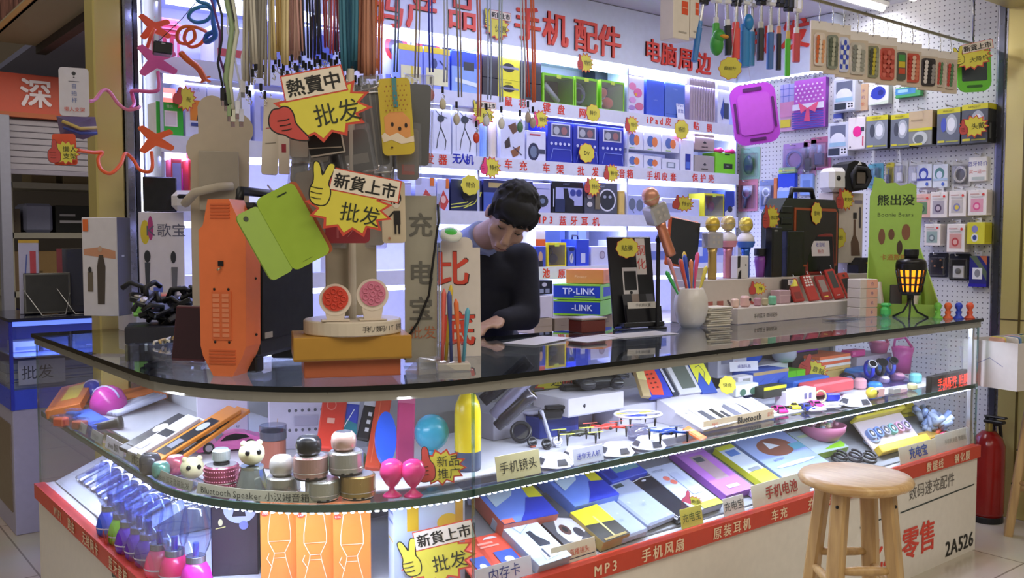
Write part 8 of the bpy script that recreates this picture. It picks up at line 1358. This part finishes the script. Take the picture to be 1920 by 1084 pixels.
# ================================================================ STOOLS, BOX, EXTINGUISHER
def _wood(nt, b, N, L):
    co = N('ShaderNodeTexCoord'); mp = N('ShaderNodeMapping'); mp.inputs['Scale'].default_value = (6, 60, 6); n = N('ShaderNodeTexNoise'); n.inputs['Scale'].default_value = 1.6; n.inputs['Detail'].default_value = 6
    L(co.outputs['Object'], mp.inputs[0]); L(mp.outputs[0], n.inputs['Vector']); cr = N('ShaderNodeValToRGB'); cr.color_ramp.elements[0].position = .3; cr.color_ramp.elements[0].color = (*lin('c09664'), 1); cr.color_ramp.elements[1].position = .75; cr.color_ramp.elements[1].color = (*lin('dcba84'), 1); L(n.outputs['Fac'], cr.inputs[0]); L(cr.outputs[0], b.inputs['Base Color']); b.inputs['Roughness'].default_value = .28
def _woodv(nt, b, N, L):
    co = N('ShaderNodeTexCoord'); mp = N('ShaderNodeMapping'); mp.inputs['Scale'].default_value = (40, 40, 2.5); n = N('ShaderNodeTexNoise'); n.inputs['Scale'].default_value = 1.6; n.inputs['Detail'].default_value = 6
    L(co.outputs['Object'], mp.inputs[0]); L(mp.outputs[0], n.inputs['Vector']); cr = N('ShaderNodeValToRGB'); cr.color_ramp.elements[0].position = .3; cr.color_ramp.elements[0].color = (*lin('a8865a'), 1); cr.color_ramp.elements[1].position = .75; cr.color_ramp.elements[1].color = (*lin('cdaa74'), 1); L(n.outputs['Fac'], cr.inputs[0]); L(cr.outputs[0], b.inputs['Base Color']); b.inputs['Roughness'].default_value = .38
WOOD, WOODV = node_mat('pine_seat', _wood), node_mat('pine_leg', _woodv)
def stool(x, y, hs, rot, label, rs=.150):
    o = E('bar_stool', label, 'stool', (x, y, 0), (0, 0, rot))
    g = G(); g.lathe([(0, hs-.03), (rs*.8, hs-.034), (rs*.97, hs-.022), (rs, hs-.012), (rs*.96, hs-.002), (rs*.85, hs), (0, hs)], WOOD, 48); g.ob('seat', o)
    tops, bots = [], []
    for k in range(4):
        a = k*pi/2; t, b = V((.088*cos(a), .088*sin(a), hs-.03)), V((.165*cos(a), .165*sin(a), 0)); tops.append(t); bots.append(b)
        ax, ay = V((cos(a), sin(a), 0)), V((-sin(a), cos(a), 0)); g = G(); pts = []
        for c_, s in ((t, .021), (b, .021)): pts += [c_+ax*i*s*.85+ay*j*s for i, j in ((-1, -.7), (-.7, -1), (.7, -1), (1, -.7), (1, .7), (.7, 1), (-.7, 1), (-1, .7))]
        g.hull([tuple(q) for q in pts], WOODV)
        for z in (.66, .41, .25):
            if z < hs: c_ = t.lerp(b, 1-z/hs); g.ell(tuple(c_+ax*.0175), (.005, .005, .005), BLK, 8)
        g.ob('leg', o)
    for k in range(4):
        for z in ((.22, .44) if k % 2 == 0 else (.26, .48)):
            a, b = tops[k].lerp(bots[k], 1-z/hs), tops[(k+1) % 4].lerp(bots[(k+1) % 4], 1-z/hs); g = G(); g.tube([a.lerp(b, .1), a.lerp(b, .3), a.lerp(b, .5), a.lerp(b, .7), a.lerp(b, .9)], [.010, .0125, .013, .0125, .010], WOODV, 12); g.ob('rung', o)
    return o
VA = atan2(V((2.28, 1.348)).y, 2.28)
s1 = stool(2.285, 1.352, .70, VA-pi/2-R(23), 'round-seated wooden bar stool standing before the counter')
s2 = stool(4.40, 1.655, .70, R(28), 'round-seated wooden bar stool at the counter end, carrying a white box')
wb = E('open_carton', 'white open carton of phone cases on the far wooden stool', 'box', (4.275, 1.755, .7008), (0, 0, R(-10))); w_, d_, h_ = .42, .25, .20
g = G(); M1 = mt('cfc8c4', .6)
g.box(-w_/2, -d_/2, 0, w_/2, d_/2, .006, M1)
for a in ((-w_/2, -d_/2, .006, -w_/2+.006, d_/2, h_), (w_/2-.006, -d_/2, .006, w_/2, d_/2, h_), (-w_/2+.006, -d_/2, .006, w_/2-.006, -d_/2+.006, h_), (-w_/2+.006, d_/2-.006, .006, w_/2-.006, d_/2, h_)): g.box(*a, M1)
deco(g, .3, .16, 'l 9a96a8 .02 .1 .5 .2 .7 .25 .45;l 9a96a8 .02 .3 .2 .5 .3 .55 .15 .7 .3', -d_/2)
g.M = MX.Rotation(-pi/2, 4, 'Z'); deco(g, .2, .16, 'l 8a88a0 .02 .2 .6 .5 .8 .8 .6', -w_/2); g.M = MX(); g.ob('box_body', wb)
g = G(); g.box(-.0, -.002, 0, .15, 0, .09, mt('e4dcd4')); g.txt('手机壳', .075, .05, .05, mt('c83a2c'), -.0025, True); g.ob('paper_label', wb).location = (-.035, -d_/2-.001, .105)
for k, c in enumerate(('e0a890', 'd8c850', 'e8e0d8', '6a90b8', 'd8a0b0', 'c8d0a0', 'e0d060', '3a6a80', 'e8d8c8')):
    q = V((4.275, 1.755, .7008+.0075))+MX.Rotation(R(-10), 3, 'Z') @ V((-.14+.035*k, .02*sin(k*2), 0)); g = G(); g.poly(rr(.075, .205, .012, 0, .103), -.005, .005, mt(c, .35)); g.M = MX.Rotation(0, 4, 'Z')
    tg(g.ob('phone_case', loc=tuple(q), rot=(R(-6), 0, R(74))), ('salmon', 'mustard', 'off-white', 'steel blue', 'dusty pink', 'pale green', 'yellow', 'dark teal', 'cream')[k]+' phone case standing in the open carton on the stool', 'phone case')
fe = E('fire_extinguisher', 'red fire extinguisher standing on the floor behind the counter end', 'fire extinguisher', (4.475, 1.965, 0))
g = G(); g.lathe([(0, .03), (.07, .03), (.074, .05), (.074, .36), (.06, .40), (.03, .43), (0, .43)], mt('8c1a16', .2), 32); g.ob('cylinder', fe); g = G(); g.cyl(.072, 0, .03, BLK, 28); g.ob('base_ring', fe)
g = G(); g.cyl(.016, .43, .47, mt('b0a060', .3, .8), 16); g.box(-.02, -.07, .47, .02, .02, .485, BLK, .004); g.box(-.015, -.08, .495, .015, .02, .505, BLK, .004); g.rod((0, .01, .48), (0, .01, .5), .008, BLK); g.ob('valve_handle', fe); g = G(); g.tube([(.02, 0, .46), (.07, -.02, .45), (.085, -.03, .3), (.082, -.02, .15)], .009, BLK, 8); g.ob('hose', fe)
# ================================================================ NEIGHBOUR ACROSS THE AISLE
nc = E('display_counter', 'neighbouring blue-lit glass display case on a white base at the left', 'display counter')
NB = mt('a7a3bc', .4)
g = G(); g.box(.83, 4.6, 0, 2.4, 5.15, .57, NB, .003); g.box(.825, 4.64, .1, .83, 5.1, .5, mt('7a6a58', .5)); g.ob('base', nc)
g = G(); g.box(.828, 4.594, .57, 2.4, 4.6, .66, mt('3a50d8', .3)); g.box(.824, 4.6, .57, .83, 5.15, .66, mt('3a50d8', .3)); g.ob('lower_rail', nc)
g = G(); g.box(.828, 4.594, .66, 2.4, 4.598, .965, GLASS); g.ob('front_glass', nc); g = G(); g.box(.826, 4.6, .66, .83, 5.15, .965, GLASS); g.ob('side_glass', nc)
g = G(); g.box(.824, 4.59, .57, .838, 4.604, .97, mt('2a36b8', .3)); g.ob('corner_post', nc)
g = G(); g.box(.82, 4.585, .968, 2.42, 5.16, .982, mt('22263c', .12), .002); g.ob('glass_top', nc)
g = G(); g.box(.84, 5.1, .572, 2.4, 5.14, .96, mt('5060c0', .4)); g.ob('back_panel', nc); g = G(); g.box(.85, 4.62, .80, 2.38, 5.08, .806, mt('9ab0f0', .2)); g.ob('inner_shelf', nc); g = G(); g.box(.84, 4.61, .945, 2.38, 4.64, .966, mt('6a86ff', e=1.2)); g.ob('led_tube', nc)
for k in range(7):
    carton(('pale blue pack in the neighbouring case, %s' % ('leftmost on its shelf', 'second from the left on its shelf', 'third on its shelf', 'fourth on its shelf', 'fifth on its shelf', 'sixth on its shelf', 'rightmost on its shelf')[k]), (.93+.13*k, 4.92, .807), (.11, .05+.012*(k % 3), .12), ('c8d4f4', 'a8bcf0', 'd8e0f8')[k % 3], 'r .1 .2 .9 .5 8aa0e0')
carton('white card with brush handwriting in the neighbouring case', (.98, 4.72, .662), (.20, .115, .004), 'c8c8dc', 't .4 .5 .6 1c1c24 批发', name='price_card', cat='card')
for k in range(4): carton('stacked white pack behind the handwritten card in the neighbouring case, %s' % ('bottom', 'second', 'third', 'top')[k], (1.1, 5.0, .572+.045*k), (.5, .043, .16), ('d0d8f4', 'b8c4ec')[k % 2], 'r .05 .2 .95 .35 7a90d8', name='white_pack', cat='pack')
def nt_(px, py0, py1, Y, w_, d_, label, col, spec='', rz=-.2, rx=0, name='tablet', cat='tablet', **kw):
    c = at(px, py1, Y=Y); z1 = at(px, py0, Y=Y).z; return carton(label, (c.x, Y, .9825), (w_, z1-.9825, d_), col, spec, rot=(rx, 0, rz), name=name, cat=cat, **kw)
nt_(90, 512, 585, 4.78, .20, .02, 'black tablet on a wire stand on the neighbouring case', '0e0f14', 'r .05 .05 .95 .95 06070c', rx=R(-12), r=.2)
nt_(152, 466, 585, 4.80, .20, .02, 'dark blue tablet with a red edge on the neighbouring case', '141a3a', 'r 0 0 .12 1 8a2a38;r .2 .1 1 .98 101634;e .7 .95 .03 .02 c8c8d8;r .6 .62 .75 .64 8a90b0', rx=R(-10), r=.2)
nt_(56, 450, 556, 4.86, .085, .04, 'white upright pack with red and orange print on the neighbouring case', 'c4c4e4', 'r 0 .96 1 1 d8b040;r .55 .5 .85 .85 c84a58;l 5a6ab8 .015 .4 .8 .3 .5;l 5a6ab8 .015 .3 .4 .45 .2', name='product_box', cat='box')
for px, Y, lb in ((88, 4.66, 'bent white wire stand before the black tablet on the neighbouring case'), (150, 4.66, 'bent white wire stand before the red-edged tablet on the neighbouring case')):
    p = at(px, 585, Y=Y); g = G(); g.tube([(-.06, .08, .12), (0, 0, .002), (.1, 0, .002), (.14, .08, .1)], .0025, HOOK, 6); tg(g.ob('wire_stand', loc=(p.x-.02, Y, .9835)), lb, 'stand')
# shop behind: sign, shutter, racks
sg2 = E('shop_sign', 'orange-red sign board with a white character over the shutter at the left', 'sign'); g = G(); g.box(.3, 6.5, 2.1, 2.9, 6.56, 2.372, mt('c24a34', .45), .004); g.box(.3, 6.495, 2.1, 2.9, 6.5, 2.13, mt('b0582c', .45)); p = at(68, 175, Y=6.49); g.txt('深', p.x, p.z, .19, mt('e6dcea'), 6.492, True); g.ob('board', sg2)
st2 = E('roller_shutter', 'half-raised grey roller shutter of the shop at the left', 'shutter'); g = G()
for k in range(8): g.box(.5, 6.54, 1.775+k*.04, 2.9, 6.556, 1.812+k*.04, mt('a3a0b0', .4), .004)
g.ob('slat_curtain', st2); g = G(); g.box(.5, 6.535, 1.745, 2.9, 6.56, 1.775, mt('8f8ca0', .4), .003); g.ob('bottom_bar', st2)
st(G().box(1.13, 6.42, 0, 1.19, 6.5, 2.1, mt('9295ac', .4), .003).ob('trim_5'))
rk = E('storage_rack', 'light steel storage rack full of cartons inside the shop at the left', 'rack'); RM = mt('a8a69c', .4)
for x in (1.28, 2.5):
    for y in (7.0, 7.4): G().box(x-.02, y-.02, 0, x+.02, y+.02, 2.0, RM).ob('post', rk)
for z in (.55, .98, 1.38, 1.72): G().box(1.26, 6.98, z-.04, 2.52, 7.42, z, RM).ob('shelf_board', rk)
for i, (px0, px1, z, h_, c, lb) in enumerate(((20, 41, 1.3805, .16, '6a5f50', 'dim brown carton on the rack at its left edge, upper shelf'), (44, 102, 1.3805, .2, '8f94b4', 'pale blue plastic sack on the upper rack shelf'), (104, 180, 1.3805, .19, '20221f', 'black open crate of parts on the upper rack shelf'), (18, 40, .9805, .27, '83705a', 'tan carton at the left of the middle rack shelf'), (42, 114, .9805, .27, '8a7048', 'large brown carton on the middle rack shelf'), (116, 180, .9805, .26, '17181c', 'black boxes on the middle rack shelf right of the carton'), (18, 40, .5505, .3, '1c2a9a', 'blue bin on the low rack shelf'), (45, 110, .5505, .22, '4a4a58', 'dim grey box on the low rack shelf'), (60, 110, 1.7205, .12, '7a6a4a', 'flat carton on top of the rack'), (120, 180, 1.7205, .13, '8a7a58', 'second flat carton on top of the rack'))):
    a, b = at(px0, 400, Y=7.02), at(px1, 400, Y=7.02); carton(lb, ((a.x+b.x)/2, 7.34, z), (b.x-a.x-.01, h_, .3), c, 'r .1 .35 .9 .45 c8c8d0;r .1 .6 .5 .68 b0b0b8' if 'crate' in lb else ('r .3 .45 .5 .5 5a4a30' if 'brown' in lb else ''), name='storage_box' if 'sack' not in lb else 'sack', cat='box' if 'sack' not in lb else 'sack', bev=.02 if 'sack' in lb else .003)
# ================================================================ STARBURST PRICE CARDS
YEL, RDC, INK, HRED = mt('dcd04a', .5), mt('cc4a36', .5), mt('1c1a16', .5), mt('c24a42', .5)
def outline(pts, k):
    n = len(pts); a = sum(pts[i][0]*pts[(i+1) % n][1]-pts[(i+1) % n][0]*pts[i][1] for i in range(n)); s = 1 if a > 0 else -1; o = []
    for i in range(n):
        p, q, r_ = pts[i-1], pts[i], pts[(i+1) % n]; d1, d2 = V((q[0]-p[0], q[1]-p[1])), V((r_[0]-q[0], r_[1]-q[1])); d1 = d1.normalized() if d1.length > 1e-7 else V((1, 0)); d2 = d2.normalized() if d2.length > 1e-7 else d1
        nn = V((d1.y+d2.y, -d1.x-d2.x))*s; nn = nn.normalized() if nn.length > 1e-6 else V((0, 0)); o.append((q[0]+nn.x*k, q[1]+nn.y*k))
    return o
def smooth(pts, n=2):
    for _ in range(n):
        q = []
        for i in range(len(pts)): a, b = pts[i], pts[(i+1) % len(pts)]; q += [(a[0]*.75+b[0]*.25, a[1]*.75+b[1]*.25), (a[0]*.25+b[0]*.75, a[1]*.25+b[1]*.75)]
        pts = q
    return pts
THUMB = [(-.16, -.42), (.12, -.40), (.2, -.3), (.2, .0), (.08, .12), (.06, .42), (-.02, .5), (-.1, .44), (-.1, .14), (-.2, .1), (-.26, -.06), (-.24, -.3)]
FIST = [(-.30, .14), (-.22, .22), (-.1, .2), (-.02, .24), (.1, .18), (.14, .02), (.12, -.12), (.22, -.30), (.36, -.52), (.16, -.48), (-.02, -.40), (-.12, -.3), (-.24, -.26), (-.36, -.14), (-.36, .02)]
VHAND = [(-.1, -.34), (.14, -.34), (.2, -.16), (.18, .0), (.1, .1), (.2, .44), (.14, .5), (.06, .46), (-.01, .16), (-.1, .44), (-.18, .48), (-.22, .42), (-.14, .08), (-.2, -.04), (-.18, -.22)]
def burst(px, py, wpx, label, kind='thumb', txt='特价', banner=None, Y=None, X=None, Z=None, tilt=0, off=0, hx=None, hz=None, hs=None, aspect=.8, pos=None, txt2=None, fc=None, loc=None, stem=None, yel=None, ph=.1, rz=None, thread=None):
    """die-cut card: red-edged yellow star, printed hand, written characters"""
    c = V(loc) if loc else at(px, py, X=X, Y=Y, Z=Z); m = mpp(c); w_ = wpx*m; o_ = w_*.5; g = G(); Ye = mt(yel, .5) if yel else YEL
    cloud = kind in ('cloud', 'cloudr')
    if cloud: S0 = smooth(star(0, 0, o_, o_*aspect, 9, .84, ph), 1); g.poly(S0, -.0006, .0006, RDC if kind == 'cloudr' else Ye); g.poly([(x*.96, z*.96) for x, z in S0], -.0010, -.0007, Ye)
    else: S0 = star(0, 0, o_*1.04, o_*aspect*1.04, 13, .74, ph); g.poly(S0, -.0006, .0006, RDC); g.poly(star(0, 0, o_*.92, o_*aspect*.9, 13, .76, ph), -.0012, -.0007, Ye)
    hd = {'thumb': THUMB, 'fist': FIST, 'v': VHAND}.get(kind)
    if hd:
        hs = hs or .62; hx = -.34 if hx is None else hx; hz = .0 if hz is None else hz
        H_ = [(x*w_*hs+hx*w_, z*w_*hs+hz*w_) for x, z in smooth(hd)]; g.poly(outline(H_, w_*.014), -.0017, -.0013, INK); g.poly(H_, -.0022, -.0018, mt(fc, .5) if fc else (HRED if kind != 'v' else Ye))
        if wpx > 40:
            for k in range(3): q = [(-.2+.02*k, -.02-.1*k), (-.06, -.03-.1*k), (.04, -.02-.1*k)]; P = [V((x*w_*hs+hx*w_, -.0026, z*w_*hs+hz*w_)) for x, z in q]; g.tube(P, w_*.006, INK, 4)
    if banner:
        n = len(banner); bw = .185*w_; cx = w_*(.14 if kind == 'v' else -.02); cz = o_*aspect*.82
        B = [(cx-bw*n/2-.03*w_, cz-bw*.62), (cx+bw*n/2+.03*w_, cz-bw*.62), (cx+bw*n/2+.02*w_, cz+bw*.68), (cx-bw*n/2-.02*w_, cz+bw*.68)]
        g.poly(outline(B, w_*.02), -.0015, -.0012, RDC); g.poly(B, -.0021, -.0016, mt('e8dcc8')); g.txt(banner, cx, cz, bw*1.0, INK, -.0026, True)
    if txt:
        tx = w_*(.14 if hd else 0); s = w_*(.24 if len(txt) <= 2 else .5/len(txt)); g.txt(txt, tx, -w_*(.06 if banner else 0)+(s*.5 if txt2 else 0), s, mt('2a3020'), -.0024)
        if txt2: g.txt(txt2, tx, -s*.55, s, mt('2a3020'), -.0024)
    if thread: g.tube([(0, .0, o_*aspect*.6), (0, .001, thread-c.z)], .0011, mt('d8d8d8'), 5)
    o = tg(g.ob('price_card', loc=tuple(c), rot=(0, R(-tilt), face(c, R(off)) if rz is None else rz)), label, 'price card')
    return o
burst(604, 205, 185, 'large yellow starburst card with a red fist and black banner on the case stand', 'fist', '批发', '熱賣中', Y=1.915, tilt=13, hx=-.36, hz=-.02, hs=.5, aspect=.64, ph=.0)
burst(655, 388, 160, 'large yellow starburst card with a victory hand hanging on the case stand', 'v', '批发', '新貨上市', Y=1.90, tilt=-11, hx=-.36, hz=.16, hs=.6, aspect=.68)
burst(828, 876, 92, 'yellow starburst card with a red thumb between the goblets and the yellow capsule', 'thumb', '新品', None, Y=1.865, tilt=4, hx=-.3, hz=.06, hs=.8, aspect=.75, txt2='推广')
burst(822, 1048, 140, 'large starburst card with victory hand before the white carton on the lower deck', 'v', '批发', '新貨上市', Y=1.905, tilt=12, hx=-.36, hz=.06, hs=.6, aspect=.72)
burst(932, 50, 60, 'starburst card with victory hand hanging before the header sign', 'v', '优惠', '新貨上市', Y=3.4885, rz=0, hx=-.36, hz=.2, aspect=.85)
burst(908, 215, 50, 'starburst card with victory hand on the second shelf edge', 'v', '特价', '新貨上市', Y=3.4975, rz=0, hx=-.38, hz=.2, aspect=.85)
burst(1825, 108, 64, 'starburst card with victory hand over the green drawing tablet', 'v', '大降价', '新貨上市', Y=RY-.05, tilt=8, hx=-.36, hz=.1, aspect=.7)
TGS = [(1098, 118, 36, 'small red-thumb starburst card at the header edge above the green boxes', 'thumb', 'A'), (1112, 212, 34, 'small yellow cloud card on the first shelf edge', 'cloudr', 'A'), (1014, 224, 34, 'yellow card with a pink hand under the first shelf edge', 'thumbp', 'A'), (1185, 234, 32, 'red-thumb starburst card under the tablet cases', 'thumb', 'A'), (1278, 243, 38, 'yellow cloud card with pink edge above the rose-brown boxes', 'cloudr', 'A'),
       (1100, 287, 38, 'yellow cloud card reading DV on the deep blue boxes', 'cloudr', 'B'), (921, 314, 40, 'yellow cloud card with a pink hand above the man', 'thumbp', 'B'), (882, 347, 40, 'yellow cloud card on the striped cable box', 'cloud', 'C'), (1147, 325, 34, 'red-thumb starburst card left of the speaker lettering', 'thumb', 'B'), (1112, 350, 36, 'red-thumb starburst card between rider box and controller box', 'thumb', 'C')]
for px, py, w_, lb, k, r_ in TGS:
    burst(px, py, w_*1.15, lb, {'thumbp': 'thumb'}.get(k, k), 'DV' if 'DV' in lb else '特价', None, Y=3.4975, rz=0, tilt=random.uniform(-8, 8), fc='e8407a' if k == 'thumbp' else None, aspect=.9, hs=.75)
burst(1369, 128, 46, 'yellow cloud card hanging among the selfie sticks', 'cloudr', '自拍杆', None, Y=2.05, tilt=-6, aspect=1.0, thread=RZ)
burst(1282, 382, 38, 'red-thumb starburst card on the tilted black tablet', 'thumb', '特价', None, Y=2.43, tilt=-10, hs=.75)
burst(1447, 408, 50, 'red-thumb starburst card on the rugged black case, left one', 'thumb', '送话筒', None, Y=2.431, rz=0, hs=.95, aspect=.95)
burst(1531, 400, 38, 'yellow and red cloud card on the rugged case screen corner', 'cloudr', '音响', None, Y=2.431, rz=0, aspect=1.2)
burst(1586, 374, 44, 'red-thumb starburst card on the white microphone carton', 'thumb', '麦克风', None, Y=2.452, rz=R(-10), hs=.95, aspect=.95)
burst(1574, 446, 38, 'yellow cloud card with a red hand low on the white microphone carton', 'cloudr', '特价', None, Y=2.452, rz=R(-10), aspect=1.1)
burst(1176, 465, 46, 'yellow cloud card reading film on the black film display', 'cloudr', '贴膜', None, Y=2.37, aspect=.9)
burst(1826, 237, 50, 'red-thumb starburst card on the rightmost headphone box', 'thumb', '头戴', None, X=4.49, tilt=6, aspect=.85)
burst(348, 185, 40, 'red-thumb starburst card hanging before the white boxes on the left', 'thumb', '批', None, Y=3.497, rz=0, tilt=-12, aspect=1.2, hs=.9)
c = at(120, 280, Y=3.36); g = G(); m = mpp(c); g.poly(rr(40*m, 58*m, .008), -.004, .004, mt('e0562c', .4)); tg(g.ob('orange_plate', loc=(c.x+.004, c.y+.006, c.z), rot=(0, R(-3), face(c))), 'orange-red plate at the end of the orange bendy holder', 'plate')
burst(123, 286, 50, 'red-thumb starburst card on the orange plate beside the shutter', 'thumb', '懒人', None, Y=3.34, txt2='支架', hx=-.36, hs=.95, aspect=.95)
burst(1422, 541, 30, 'tiny red-thumb starburst card on the white platform', 'thumb', '特', None, Y=2.36, hs=.9)
burst(1042, 714, 92, 'yellow starburst card with a red fist behind the folded drone', 'fist', '迷你', None, Y=2.34, hx=.34, hz=-.02, hs=.55, aspect=.55)
burst(1528, 692, 48, 'red-thumb starburst card leaning on the green cube', 'thumb', '音箱', None, Y=2.2, tilt=-20, hs=1.0, aspect=.7)
burst(1300, 940, 34, 'pink-thumb card on the white power bank box', 'thumb', '新登', None, Y=1.885, fc='e0607a', tilt=-8, hs=1.1, aspect=.6)
burst(1364, 722, 34, 'round yellow cloud card with black writing before the white phone dock', 'cloud', '快充', None, Y=2.02, aspect=1.1)
tent(932, 1014, 850, 885, Y0+.035, 'cream card with black writing, phone lens, on the glass shelf', 'cfc79a', '手机镜头', '22221c', .5, z=MZ)
tent(1076, 1132, 838, 862, Y0+.035, 'white card with blue writing, mini drone, on the glass shelf', 'd4d8ec', '迷你无人机', '2a3ab0', .4, z=MZ)
tent(1376, 1414, 678, 696, 2.2, 'white card with blue writing on the phone dock', 'e0e0f0', '桌面风扇', '2a2a90', .4, z=None, rz=R(-20))
tent(1810, 1824, 650, 690, 1.93, 'narrow white upright strip beside the red LED sign', 'd8d4e0', '价', '3a3a58', .2, z=MZ+.001, rz=R(-20))
